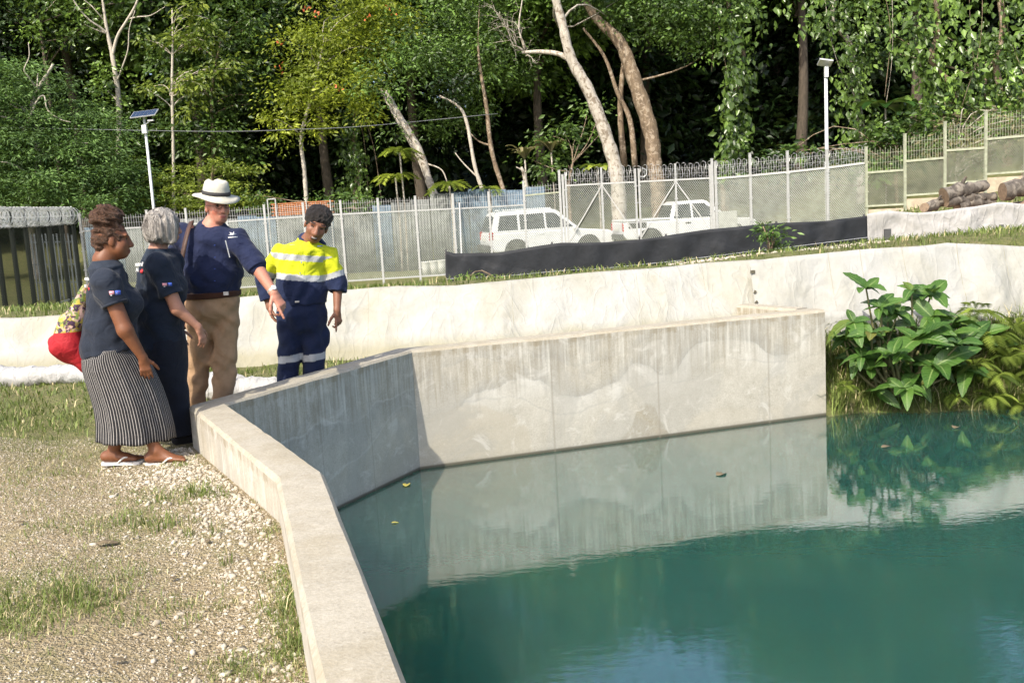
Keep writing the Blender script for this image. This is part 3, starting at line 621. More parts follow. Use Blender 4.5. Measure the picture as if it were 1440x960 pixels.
def vine_tree(name, px, Y, pts, label, leafm, lL=.3, wid=.55, n=420, trunk=B_BROWN, g=None):
    """a trunk hung with a curtain of climbing leaves; pts: (x, y, half width in photo px)"""
    g = np.random.default_rng(int(px * 7 + Y)); b0 = at(pts[-1][0], pts[-1][1], Y); zb = float(ground_z(b0[0], b0[1])); base = np.array([b0[0], b0[1], zb])
    t = thing(name, base, label, 'tree'); P = []; k = len(pts)
    pt = np.array(pts, float); tt = g.random(n) * (k - 1); i = np.minimum(tt.astype(int), k - 2); f = (tt - i)[:, None]; q = pt[i] * (1 - f) + pt[i + 1] * f
    # hang in strands
    ns = max(5, n // 16); so = g.normal(size=(ns, 2)) * np.array([.6, .5]); si = g.integers(0, ns, n)
    P = np.array([at(x + (so[k_, 0] + g.normal() * .16) * h, y + g.normal() * 8, Y + so[k_, 1]) for (x, y, h), k_ in zip(q, si)])
    P = np.repeat(P, 5, 0) + g.normal(size=(n * 5, 3)) * np.array([.13, .14, .22])
    A = g.normal(size=P.shape) * .5 + np.array([0, -.3, -.8]); Nn = g.normal(size=P.shape) * .45 + np.array([-.4, -.7, .5])
    ll = lL * (.4 + .9 * g.random(len(P))); V, F = leaf_quads(P, A, Nn, ll, ll * .58)
    tone = np.repeat(np.repeat(g.random(ns)[si] * .7 + g.random(n) * .3, 5) * .65 + g.random(n * 5) * .35, 2)
    obj('crown', mesh_np('crown', V - base, F, [leafm], fattr=tone), t)
    mb = MB(); tp = [base + (0, .2, -.2)] + [at(x, y, Y + .35) for x, y, h in pts[::-1]]
    mb.tube(poly_path(np.array(tp) - base, 3), np.linspace(.2, .08, (len(tp) - 1) * 3 + 1), 8)
    for _ in range(2):
        a = at(pt[0, 0] + g.normal() * pt[0, 2] * .5, pt[0, 1], Y - .2) - base; e = a + np.array([g.normal() * .5, g.normal() * .3, -3.5 - 2 * g.random()])
        mb.tube(poly_path([a, (a + e) / 2 + g.normal(size=3) * .25, e], 4), .012, 4)
    mb.build('trunk', trunk, t, smooth=True); return t
vine_tree('vine_hung_tree', 500, 43, [(500, 150, 8), (498, 200, 11), (505, 240, 12), (500, 285, 30)], 'ivy covered stem in the dark gap right of the lime tree', L_VINE, .24, n=170)
vine_tree('vine_hung_tree', 1030, 42, [(1015, -30, 60), (1030, 30, 50), (1045, 75, 34), (1035, 130, 22), (1030, 170, 22), (1035, 215, 24), (1020, 240, 20)], 'column of glossy climbing leaves left of the right lamp', L_VINE, .34, n=340)
vine_tree('vine_hung_tree', 1205, 41, [(1180, -20, 70), (1170, 30, 70), (1195, 60, 40), (1200, 110, 22), (1208, 160, 24), (1212, 205, 30)], 'vine draped pale trunk just right of the right lamp', L_VINE, .28, n=260, trunk=B_PALE)
vine_tree('vine_hung_tree', 1330, 39, [(1310, -30, 60), (1320, 40, 50), (1310, 85, 30), (1345, 130, 30), (1330, 150, 40)], 'hanging curtain of pale green creeper leaves left of the right corner', L_VINE, .32, n=220)
vine_tree('vine_hung_tree', 1410, 38, [(1400, -30, 50), (1410, 40, 45), (1400, 95, 40), (1415, 140, 30), (1420, 170, 30)], 'creeper hung tree at the right edge above the stepped fence', L_VINE, .3, n=220)
tree('dense_bush', [(1260, 260), (1262, 200)], 38, [.08, .05], [(1225, 205, 38, 1.1, .8), (1270, 200, 38.5, 1.4, 1.0), (1235, 235, 36.5, 1.0, .5), (1180, 225, 37.5, .7, .6), (1110, 228, 38, 1.1, .7), (1300, 175, 38, 1.2, .9)],
     'dense bush of light leaves spilling over the fence beside the right lamp', L_MID, B_BROWN, dens=12, per=44, cr_=.5, lL=.26, lW=.13, cat='shrub', leafm2=L_VINE, frac2=.35)
tree('twiggy_bush', [(1345, 250), (1350, 190)], 33, [.07, .04], [(1345, 200, 33, 1.0, .9), (1385, 185, 33, 1.1, 1.0), (1425, 175, 33, 1.0, 1.0)],
     'tangled half dry bush behind the highest steps of the fence', L_DRY, B_PALE, dens=14, per=40, cr_=.45, lL=.2, lW=.07, cat='shrub', leafm2=L_VINE, frac2=.45, nb=26)
tree('dense_bush', [(1390, 170), (1385, 110)], 40, [.1, .06], [(1390, 160, 40, 1.5, 1.0), (1440, 150, 40, 1.4, 1.2), (1380, 90, 41, 1.5, 1.2), (1440, 80, 41, 1.5, 1.3), (1260, 30, 42, 1.3, 1.2), (1250, 90, 43, 1.2, 1.0)],
     'leafy green bush mass filling the top right corner', L_MID, B_BROWN, dens=8, per=44, cr_=.6, lL=.28, lW=.15, cat='shrub')
tree('undergrowth_bush', [(800, 270), (805, 230)], 41, [.08, .05], [(760, 215, 42, 1.0, .9), (800, 195, 42.5, 1.0, .8), (830, 170, 43, .8, .8), (780, 245, 41, 1.0, .6)],
     'shaded bush left of the big mottled trunk', L_MID, B_BROWN, dens=9, per=44, cr_=.6, lL=.26, lW=.12, cat='shrub')
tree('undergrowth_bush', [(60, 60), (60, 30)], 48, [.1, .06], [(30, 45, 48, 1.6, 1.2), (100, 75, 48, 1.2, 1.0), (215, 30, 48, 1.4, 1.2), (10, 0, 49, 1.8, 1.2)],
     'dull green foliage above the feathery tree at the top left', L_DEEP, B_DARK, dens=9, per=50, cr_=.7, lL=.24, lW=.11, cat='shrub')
def rosette(name, px, py, Y, n, L, wd, label, leafm, lean=.5, stem_to=None, fronds=False, cat='plant', up=.45):
    """arching long leaves from one point (small palms, papaya and pandanus tufts)"""
    g = np.random.default_rng(int(px * 13 + py)); c = at(px, py, Y); zb = float(ground_z(c[0], c[1])); base = np.array([c[0], c[1], zb]); t = thing(name, base, label, cat)
    V = []; F = []; T = []; nv = 0
    for i in range(n):
        a = 2 * np.pi * (i + g.random() * .6) / n; d = np.array([math.cos(a), math.sin(a), up + .5 * g.random()]); d = nrm(d); l = L * (.7 + .5 * g.random())
        s = np.linspace(0, 1, 7)[:, None]; p = c + d * l * s + np.array([0, 0, -lean * l]) * s ** 2
        tg = np.gradient(p, axis=0); sd_ = nrm(np.cross(d, (0, 0, 1)))
        if fronds:
            q = np.repeat(p[1:], 4, 0) + np.repeat(tg[1:], 4, 0) * np.tile(np.array([0, .25, .5, .75]), 6)[:, None]
            for sg in (1, -1):
                A = np.repeat(tg[1:] / np.linalg.norm(tg[1:], axis=1)[:, None], 4, 0) * .6 + sg * sd_ + g.normal(size=(24, 3)) * .1
                v, f = leaf_quads(q, A, np.tile([0, 0, 1.], (24, 1)), l * .28, l * .05); V.append(v); F.append(f + nv); nv += len(v); T += [g.random()] * len(f)
        else:
            wv_ = wd * np.sin(np.linspace(.25, np.pi, 7) ** .9)[:, None] * .5
            v = np.concatenate([p + sd_ * wv_, p, p - sd_ * wv_]) - np.concatenate([np.zeros((7, 3)), np.tile([0, 0, wd * .15], (7, 1)), np.zeros((7, 3))])
            f = [(j, j + 1, 8 + j, 7 + j) for j in range(6)] + [(7 + j, 8 + j, 15 + j, 14 + j) for j in range(6)]
            f = np.array([(a_, b_, c_) for a_, b_, c_, d_ in f] + [(a_, c_, d_) for a_, b_, c_, d_ in f]); V.append(v); F.append(f + nv); nv += len(v); T += [g.random()] * len(f)
    obj('leaves', mesh_np('leaves', np.concatenate(V) - base, np.concatenate(F), [leafm], False, fattr=np.array(T)), t)
    mb = MB(); mb.tube(poly_path([(0, 0, -.1), (.05, 0, (c - base)[2] * .5), c - base], 4), .035, 6); mb.build('stem', B_PALE, t, smooth=True); return t
rosette('young_palm', 562, 215, 38.5, 10, 1.0, .2, 'small papaya like tuft on a thin stem left of the leaning tree', L_YEL, .6, fronds=True)
rosette('young_palm', 556, 250, 38.5, 9, .9, .2, 'lower papaya like tuft just above the fence', L_YEL, .6, fronds=True)
rosette('young_palm', 632, 262, 38, 10, .95, .2, 'small palm tuft right of the leaning tree', L_YEL, .6, fronds=True)
rosette('young_palm', 688, 266, 38.5, 8, .7, .2, 'small palm tuft between the two thin curved trees', L_YEL, .6, fronds=True)
rosette('dry_palm', 738, 225, 41, 16, 1.5, .16, 'tuft of long dry yellowish leaves behind the wagon', L_DRY, .55, up=1.5)
rosette('dry_palm', 775, 215, 41.5, 14, 1.4, .16, 'clump of long half dry leaves left of the mottled trunk', L_DRY, .55, up=1.5)
rosette('broad_leaf_palm', 1245, 150, 39, 9, 1.5, .6, 'broad leaved palm in the shade above the stepped fence', L_BIG, .6)
rosette('broad_leaf_palm', 840, 235, 40, 8, .9, .35, 'low broad leaved plant beside the mottled trunk', L_YEL, .6)
tree('hedge_shrub', [(470, 300), (472, 285)], 39, [.06, .04], [(450, 288, 39, 1.0, .4), (500, 288, 39, 1.0, .45), (400, 290, 39.5, .8, .4), (365, 285, 39.5, .8, .4)],
     'low row of leafy shrubs behind the fence right of the hat', L_MID, B_BROWN, dens=14, per=40, cr_=.4, lL=.2, lW=.1, cat='shrub')
# ------------------------------------------------------------------ security fence
M_GALV = simple('galvanised_steel', (.50, .50, .48), .42, .35, .15, 30, .1)
M_GALVG = simple('mossy_galvanised', (.37, .385, .28), .6, .15, .25, 9, .2)
M_WIRE = simple('mesh_wire', (.40, .42, .38), .5, .2, .2, 5, 0)
M_WIREG = simple('mesh_wire_mossy', (.21, .22, .165), .6, .1, .3, 4, 0)
M_RAZOR = simple('razor_wire', (.66, .67, .66), .35, .4, .1, 30, 0)
M_SHDST = simple('shaded_steel', (.022, .028, .022), .5, .3, .2, 20, .1)  # shade on the left side fence put into the steel colour
def lattice(W_, H_, pitch, rib):
    """expanded mesh: two families of diagonal strands clipped to the panel"""
    V = []; F = []
    for sg in (1, -1):
        k = 1.35
        for c in np.arange(-H_ / k, W_ + H_ / k, pitch):
            pts = []
            x0, z0 = (c, 0) if sg > 0 else (c, 0)
            # line x = c + sg*z/k
            zs = sorted([z for z in (0, H_) if 0 <= c + sg * z / k <= W_] + [z for z in ((0 - c) * k * sg, (W_ - c) * k * sg) if 0 <= z <= H_])
            if len(zs) < 2 or zs[-1] - zs[0] < .02: continue
            za, zb = zs[0], zs[-1]; a = np.array([c + sg * za / k, 0, za]); b = np.array([c + sg * zb / k, 0, zb])
            d = nrm(b - a); n = np.array([-d[2], .35 * sg, d[0]]) * rib / 2; i = len(V)
            V += [a - n, b - n, b + n, a + n]; F.append((i, i + 1, i + 2, i + 3))
    return np.array(V), F
def fence_frame(A, B):
    """plan frame from A to B: origin A, x along the fence"""
    d = (B - A)[:2]; return np.linalg.norm(d), math.atan2(d[1], d[0])
def quad_panel(parent, base, a0, b0, a1, b1, pitch, rib, mat, name='mesh_panel'):
    """mesh between bottom a0-b0 and top a1-b1 (world points)"""
    L = np.linalg.norm((b0 - a0)[:2]); H_ = ((a1 - a0)[2] + (b1 - b0)[2]) / 2
    V, F = lattice(L, H_, pitch, rib); u = V[:, 0] / L; v = V[:, 2] / H_
    lo = a0 + (b0 - a0) * u[:, None]; hi = a1 + (b1 - a1) * u[:, None]
    nv = nrm(np.array([(b0 - a0)[1], -(b0 - a0)[0], 0])); P = lo + (hi - lo) * v[:, None] + nv * V[:, 1:2]
    return obj(name, mesh_np(name, P - base, np.array(F), [mat]), parent)
def pickets(parent, base, a0, b0, h, n, mat, name='top_wires'):
    mb = MB()
    for i in range(n):
        p = a0 + (b0 - a0) * (i + .5) / n; mb.bar(p - base, p - base + (0, 0, h * (.9 + .1 * (i % 2))), .008, .008)
    for f in (.35, .75): mb.bar(a0 - base + (0, 0, h * f), b0 - base + (0, 0, h * f), .006, .006)
    return mb.build(name, mat, parent)
def coil(parent, base, a, b, r, turns, mat, name='razor_coil', rad=.007, g=None):
    t = np.linspace(0, 1, turns * 12 + 1); ang = t * turns * 2 * np.pi; d = nrm(b - a); s = nrm(np.cross(d, (0, 0, 1)))
    g = g or np.random.default_rng(int(abs(a[0] * 100)) % 1000); rr = r * (1 + .12 * np.sin(ang * .23 + g.random() * 6))
    p = a + (b - a) * t[:, None] + (np.cos(ang) * rr)[:, None] * np.array([0, 0, 1.]) + (np.sin(ang) * rr)[:, None] * s + d * (np.sin(ang * 2) * r * .25)[:, None]
    mb = MB(); mb.tube(p - base, rad, 3, False)
    for q in p[::3]: mb.box(q - base, (.05, .012, .012))
    return mb.build(name, mat, parent)
def post(parent, base, foot, top, r, mat, name='post', clips=True):
    mb = MB(); f = foot - base; t_ = top - base; mb.bar(f - (0, 0, .3), t_, r * 2, r * 2, (0, 1, 0)); mb.box(t_ + (0, 0, .01), (r * 2.4, r * 2.4, .02))
    if clips:
        for k in np.linspace(.12, .78, 4): mb.box(f + (t_ - f) * k + (0, -r * 1.1, 0), (r * 3.4, .02, .04))
    return mb.build(name, mat, parent)
def rail(parent, base, a, b, wd, mat, name='rail'):
    mb = MB(); mb.bar(a - base, b - base, wd, wd); return mb.build(name, mat, parent)
def sec_Y(px): return float(np.interp(px, [110, 740, 790, 1002, 1217, 1460], [29.6, 30, 30, 29.2, 28, 26.4]))

# section left of the gate
LX = [122, 160, 215, 269, 325, 378, 432, 484, 536, 588, 640, 690, 739]
ltop = lambda x: np.interp(x, [120, 269, 378, 484, 588, 690, 739], [300, 293, 288, 282, 276, 270, 255])
lrail = lambda x: np.interp(x, [120, 269, 484, 588, 690, 739], [325, 315, 301, 296, 291, 288])
lbot = lambda x: np.interp(x, [120, 300, 484, 625, 739], [420, 408, 397, 388, 380])
fb = at(430, 400, 30); sect = thing('security_fence', fb, 'galvanised mesh fence with plain bays left of the double gate', 'fence')
for i, x in enumerate(LX):
    Y = sec_Y(x); foot = at(x + .06 * 60, lbot(x), Y); top = at(x, ltop(x), Y); top[:2] = foot[:2]; post(sect, fb, foot, top, .032, M_GALV)
    if i < len(LX) - 1:
        x2 = LX[i + 1]; Y2 = sec_Y(x2)
        a0, b0 = at(x + 3.6, lbot(x), Y), at(x2 + 3.6, lbot(x2), Y2); a1, b1 = at(x, lrail(x), Y), at(x2, lrail(x2), Y2); a1[:2] = a0[:2]; b1[:2] = b0[:2]
        quad_panel(sect, fb, a0 + (0, 0, .05), b0 + (0, 0, .05), a1, b1, .062, .0135, M_WIRE)
        rail(sect, fb, a1, b1, .045, M_GALV, 'top_rail'); rail(sect, fb, a0 + (0, 0, .04), b0 + (0, 0, .04), .045, M_GALV, 'bottom_rail')
        pickets(sect, fb, a1 + (0, 0, .03), b1 + (0, 0, .03), .38, 16, M_GALV)
mb = MB(); s0 = at(650, 383, 29.6); mb.bar(at(646, 285, 29.9) - fb, s0 - fb, .04, .04); mb.build('stay', M_GALV, sect)
# the short bay beside the gate post
a0, b0 = at(742, 378, 30), at(793, 374, 30); a1, b1 = at(739, 275, 30), at(790, 270, 30); a1[:2] = a0[:2]; b1[:2] = b0[:2]
quad_panel(sect, fb, a0, b0, a1, b1, .062, .0135, M_WIRE); rail(sect, fb, a1, b1, .05, M_GALVG, 'top_rail'); pickets(sect, fb, a1, b1, .3, 14, M_GALV)

# double gate
gb = at(897, 345, 29.6); gate = thing('double_gate', gb, 'wide galvanised double gate with diagonal braces and razor wire on top', 'gate')
def gp(x, y): return at(x, y, sec_Y(x))
for x, yt in ((790, 240), (1002, 224)):
    for dx in (-1.5, 3.0):
        foot = gp(x + dx + 4, 372 - (x - 790) * .07); top = gp(x + dx, yt + (6 if dx > 0 else 0)); top[:2] = foot[:2]; post(gate, gb, foot, top, .034, M_GALV, 'gate_post', False)
for (xa, xb, xm) in ((796, 893, 846), (898, 997, 949)):
    yt = lambda x: 261 - (x - 796) * .052; yb = lambda x: 352 - (x - 796) * .075
    def vert(x, y0, y1): p = gp(x + 4, y0); q = gp(x, y1); q[:2] = p[:2]; return p, q
    leaf_ = {}
    for x in (xa, xm, xb):
        p, q = vert(x, yb(x), yt(x) - (22 if x == xm else 18)); leaf_[x] = (p, vert(x, yb(x), yt(x))[1])
        post(gate, gb, p, q, .028, M_GALV, 'leaf_stile')
    rail(gate, gb, leaf_[xa][1], leaf_[xb][1], .05, M_GALV, 'leaf_top_rail'); rail(gate, gb, leaf_[xa][0], leaf_[xb][0], .05, M_GALV, 'leaf_bottom_rail')
    for x in (xa, xb): 
        e = leaf_[x][0] + (leaf_[x][1] - leaf_[x][0]) * .12; rail(gate, gb, leaf_[xm][1] - (0, 0, .04) + (0, -.03, 0), e + (0, -.03, 0), .035, M_GALV, 'brace')
    for x, x2 in ((xa, xm), (xm, xb)): quad_panel(gate, gb, leaf_[x][0], leaf_[x2][0], leaf_[x][1], leaf_[x2][1], .062, .0125, M_WIRE)
    pickets(gate, gb, leaf_[xa][1] + (0, 0, .03), leaf_[xb][1] + (0, 0, .03), .40, 30, M_GALV); coil(gate, gb, leaf_[xa][1] + (0, 0, .28), leaf_[xb][1] + (0, 0, .28), .2, 11, M_GALV, rad=.005)
mb = MB(); hp = gp(903, 243) - gb; mb.tube([hp + (.0 + .13 * math.cos(a), -.05, .13 * math.sin(a)) for a in np.linspace(-2.2, 1.6, 10)], .012, 5); mb.build('gate_hook', M_RAZOR, gate)

# section right of the gate, then steps up the hill
rb = at(1217, 300, 28); rsec = thing('security_fence', rb, 'mesh fence right of the gate whose last bays step uphill', 'fence')
RX = [1008, 1056, 1108, 1163, 1217, 1271, 1327, 1384, 1440, 1497]; rtop = [228, 216, 213, 211, 207, 189, 172, 157, 138, 120]
bays = [(251, 247, 350, 346, 0), (247, 242, 346, 342, 0), (242, 236, 342, 336, 0), (236, 229, 336, 330, 0), (243, 239, 290, 287, 1), (227, 222, 275, 271, 1), (212, 208, 258, 254, 1), (196, 191, 245, 241, 1), (178, 173, 226, 222, 1)]
M_BASE = simple('fence_base_concrete', (.44, .37, .27), .9, 0, .3, 4, .4, local=False)
for i, x in enumerate(RX):
    Y = sec_Y(x); yb_ = bays[min(i, len(bays) - 1)][2] + 12; foot = at(x + 1.5, yb_, Y); top = at(x, rtop[i], Y); top[:2] = foot[:2]
    post(rsec, rb, foot, top, .035, M_GALVG if i > 3 else M_GALV, clips=i < 5)
    if i < len(bays):
        ta, tb, ba, bb, st = bays[i]; x2 = RX[i + 1]; Y2 = sec_Y(x2)
        a0, b0, a1, b1 = at(x + 1.5, ba, Y), at(x2 + 1.5, bb, Y2), at(x, ta, Y), at(x2, tb, Y2); a1[:2] = a0[:2]; b1[:2] = b0[:2]
        m_, w_ = (M_GALVG, M_WIREG) if st else (M_GALV, M_WIRE)
        quad_panel(rsec, rb, a0, b0, a1, b1, .056, .0195, w_); rail(rsec, rb, a1, b1, .06, m_, 'top_rail'); rail(rsec, rb, a0, b0, .05, m_, 'bottom_rail')
        ht = (at(x, rtop[i], Y) - a1)[2] * .9
        pickets(rsec, rb, a1 + (0, 0, .03), b1 + (0, 0, .03), max(.35, ht if st else .45), 15, m_)
        if not st: coil(rsec, rb, a1 + (0, 0, .3), b1 + (0, 0, .3), .2, 6, M_GALV, rad=.005)
        else:
            mb = MB(); zlo = float(min(ground_z(a0[0], a0[1]), ground_z(b0[0], b0[1]))) - 1.5; d_ = nrm((b0 - a0) * (1, 1, 0)); top_ = min(a0[2], b0[2]) - .10
            mb.bar(np.array([a0[0], a0[1] + .12, (zlo + top_) / 2]) - rb, np.array([b0[0], b0[1] + .12, (zlo + top_) / 2]) - rb, .2, top_ - zlo); mb.build('base_step', M_BASE, rsec)

# shaded fence running towards the camera at the left, darkened by its steel colour
la, lz = at(-70, 300, 21.5), None
lf0 = at(30, 442, 24.6); lb_ = lf0.copy(); lf = thing('dark_side_fence', lb_, 'dark shaded mesh fence crowned with bright razor wire at the left edge', 'fence')
LP = [(-60, 482, 20.9), (-22, 458, 22.4), (10, 448, 23.6), (31, 442, 24.7), (50, 436, 25.7), (67, 431, 26.7), (82, 426, 27.7), (98, 421, 28.7), (115, 417, 29.6)]
prev = None
for x, y, Y in LP:
    f = at(x, y, Y); t_ = f + (0, 0, 2.62); post(lf, lb_, f, t_, .045, M_SHDST, clips=False)
    if prev is not None:
        pf, pt_ = prev; quad_panel(lf, lb_, pf, f, pt_ - (0, 0, .45), t_ - (0, 0, .45), .05, .013, M_SHDST)
        rail(lf, lb_, pf, f, .045, M_GALV, 'bottom_rail'); rail(lf, lb_, pt_ - (0, 0, .45), t_ - (0, 0, .45), .04, M_SHDST, 'top_rail')
        coil(lf, lb_, pt_ - (0, 0, .2), t_ - (0, 0, .2), .24, 16, M_RAZOR, rad=.006); pickets(lf, lb_, pt_ - (0, 0, .44), t_ - (0, 0, .44), .44, 12, M_RAZOR)
    prev = (f, t_)
# pale palisade gate behind it
pb = at(85, 410, 33); pg = thing('palisade_gate', pb, 'pale picket gate seen through the dark side fence', 'gate'); M_PALE = simple('pale_steel', (.13, .15, .16), .6, .1)
for k in range(14):
    p = at(48 + k * 5.2, 412, 33); mb = MB(); mb.bar(p - pb - (0, 0, .3), p - pb + (0, 0, 1.95 + .02 * (k % 3)), .05, .015, (0, 1, 0)); mb.build('picket', M_PALE, pg)
for z in (.35, .95, 1.7): mb = MB(); mb.bar(at(46, 412, 33.03) - pb + (0, 0, z), at(118, 411, 33.03) - pb + (0, 0, z), .05, .04); mb.build('rail', M_PALE, pg)

# blue site hoarding behind the fence
M_BLUE = simple('blue_sheet', (.095, .14, .18), .6, .0, .35, 5, .2, local=False); M_GREYS = simple('weathered_sheet', (.16, .17, .16), .6, .1, .3, 4, .2, local=False)
hb = at(450, 380, 38.5); hd = thing('corrugated_hoarding', hb, 'blue and grey corrugated sheets standing behind the mesh fence', 'fence')
hx = np.arange(118, 782, 27.0)
for i, x in enumerate(hx[:-1]):
    yt = np.interp(x, [118, 300, 480, 620, 780], [322, 306, 300, 270, 262]) + (i * 37 % 5) - 2; a = at(x, yt, 38.5); b = at(x + 26.5, yt - .5, 38.5)
    zl = float(ground_z(a[0], a[1])) - .1; n = 25; t = np.linspace(0, 1, n); P = a + (b - a) * t[:, None]; P[:, 1] += .02 * np.sin(t * 2 * np.pi * 6)
    V = np.concatenate([P, np.column_stack([P[:, :2], np.full(n, zl)])]); F = [(j, j + 1, n + j + 1, n + j) for j in range(n - 1)]
    blue = i in (0, 1, 8, 9, 12, 15, 19, 20, 21, 22, 23)
    o = obj('sheet', mesh_np('sheet', V - hb, np.array(F), [M_BLUE if blue else M_GREYS], True), hd)
    s = o.modifiers.new('s', 'SOLIDIFY'); s.thickness = .01
# rusty stack of steel behind the fence
M_RUST = simple('rusty_steel', (.38, .15, .06), .8, .2, .4, 14, .3)
rbx = at(425, 300, 37.5); rz_ = float(ground_z(rbx[0], rbx[1])); rbase = np.array([rbx[0], rbx[1], rz_]); rs = thing('rusty_steel_stack', rbase, 'rusty red steel bars stacked on a rack behind the hi-vis man', 'steel stack')
for k in range(7):
    for j in range(2):
        mb = MB(); z = (at(425, 301 - k * 2.6, 37.5) - rbase)[2]; mb.tube([(-1.15 + .1 * (k % 2), .12 * j, z), (0, .12 * j, z + .01), (1.2 - .12 * (k % 3), .12 * j, z)], .035, 6); mb.build('steel_bar', M_RUST, rs)
for sx in (-1.25, -.95, .2, 1.1):
    mb = MB(); h = (at(380, 280, 37.5) - rbase)[2]; mb.bar((sx, -.08, -.1), (sx, -.08, h if sx < -.9 else h - .15), .04, .04, (0, 1, 0)); mb.build('rack_post', M_GALV, rs)
mb = MB(); mb.bar((-1.25, -.08, h), (-.95, -.08, h), .04, .04); mb.build('rack_head', M_GALV, rs)
# pale buckets in the yard
M_WHP = simple('white_plastic', (.72, .72, .68), .45)
for k, (x, y) in enumerate(((596, 330), (608, 334), (618, 322), (640, 330), (652, 326))):
    p = at(x, y, 36.5); mb = MB(); zg = float(ground_z(p[0], p[1])); h = .5; mb.lathe([(.15, 0), (.17, h * .6), (.2, h * .97), (.21, h), (.19, h), (.17, h - .05)], 12)
    o = mb.build('plastic_drum', M_WHP, None, (p[0], p[1], zg), smooth=True); tag(o, ['leftmost white drum in the yard behind the fence', 'white drum beside the leftmost one in the yard', 'white drum nearest the leaning tree trunk', 'white drum behind the slanting fence stay', 'white drum nearest the wagon tail'][k], 'drum', 'white drums in the yard')

# ------------------------------------------------------------------ lamps, cable
M_PANEL = simple('solar_cells', (.05, .08, .16), .2, .3, .2, 8, 0); M_LED = simple('lamp_head_grey', (.55, .56, .56), .4, .3); M_WPOLE = simple('white_pole', (.72, .74, .73), .45, .1)
pz = at(217, 300, 34); pbase = np.array([pz[0], pz[1], float(ground_z(pz[0], pz[1]))]); lt = at(206, 178, 34); lt[:2] = pbase[:2]
sl = thing('solar_lamp', pbase, 'white pole with tilted solar panel standing behind the women', 'street lamp'); H_ = lt[2] - pbase[2]
mb = MB(); mb.tube([(0, 0, -.2), (0, 0, H_ * .5), (0, 0, H_ + .35)], [.06, .05, .04], 10); mb.build('pole', M_WPOLE, sl, smooth=True)
mb = MB(); mb.box((0, -.07, H_ - .1), (.16, .14, .28)); mb.build('battery_box', M_WPOLE, sl, bevel=.01)
tilt = np.array(Matrix.Rotation(R(28), 3, 'X') @ Matrix.Rotation(R(-4), 3, 'Y')); pc = np.array([.04, -.05, H_ + .42])
pn = MB(); pn.box(pc, (.86, .50, .03), tilt); pan = pn.build('solar_panel', M_LED, sl)
for i in range(6):
    for j in range(2):
        mb = MB(); mb.box(pc + tilt @ np.array([-.345 + i * .138, -.115 + j * .23, .018]), (.128, .215, .006), tilt); mb.build('solar_cell', M_PANEL, pan)
mb = MB(); mb.bar((0, 0, H_ + .05), (.22, -.1, H_ + .16), .03, .03); mb.box((.26, -.12, H_ + .18), (.2, .12, .05)); mb.build('light_arm', M_LED, sl)
pz = at(1163, 240, 32); pbase = np.array([pz[0], pz[1], float(ground_z(pz[0], pz[1]))]); lt = at(1160, 108, 32); lt[:2] = pbase[:2]; H_ = lt[2] - pbase[2]
sl = thing('pole_lamp', pbase, 'tall thin pale pole with small flood lamp rising behind the right fence', 'street lamp')
mb = MB(); mb.tube([(0, 0, -.2), (0, 0, H_ * .45), (0, 0, H_ * .451), (0, 0, H_)], [.075, .07, .055, .05], 10); mb.build('pole', M_WPOLE, sl, smooth=True)
mb = MB(); mb.box((0, -.05, H_ + .14), (.12, .1, .34)); mb.build('battery_box', M_WPOLE, sl, bevel=.01)
mb = MB(); mb.box((-.05, -.1, H_ + .42), (.42, .34, .05), np.array(Matrix.Rotation(R(-25), 3, 'X') @ Matrix.Rotation(R(12), 3, 'Y'))); mb.box((-.17, 0, H_ + .5), (.05, .05, .14)); mb.build('lamp_head', M_LED, sl)
cab = [at(x, y, 40) for x, y in ((-300, 172), (-100, 176), (80, 181), (300, 185), (420, 182), (520, 177), (700, 160))]
mb = MB(); q = poly_path(cab, 5); mb.tube(q - q[0], .013, 6); o = mb.build('overhead_cable', simple('cable_black', (.16, .17, .18), .5), None, q[0], smooth=True)
tag(o, 'thin overhead cable crossing in front of the left trees', 'cable')

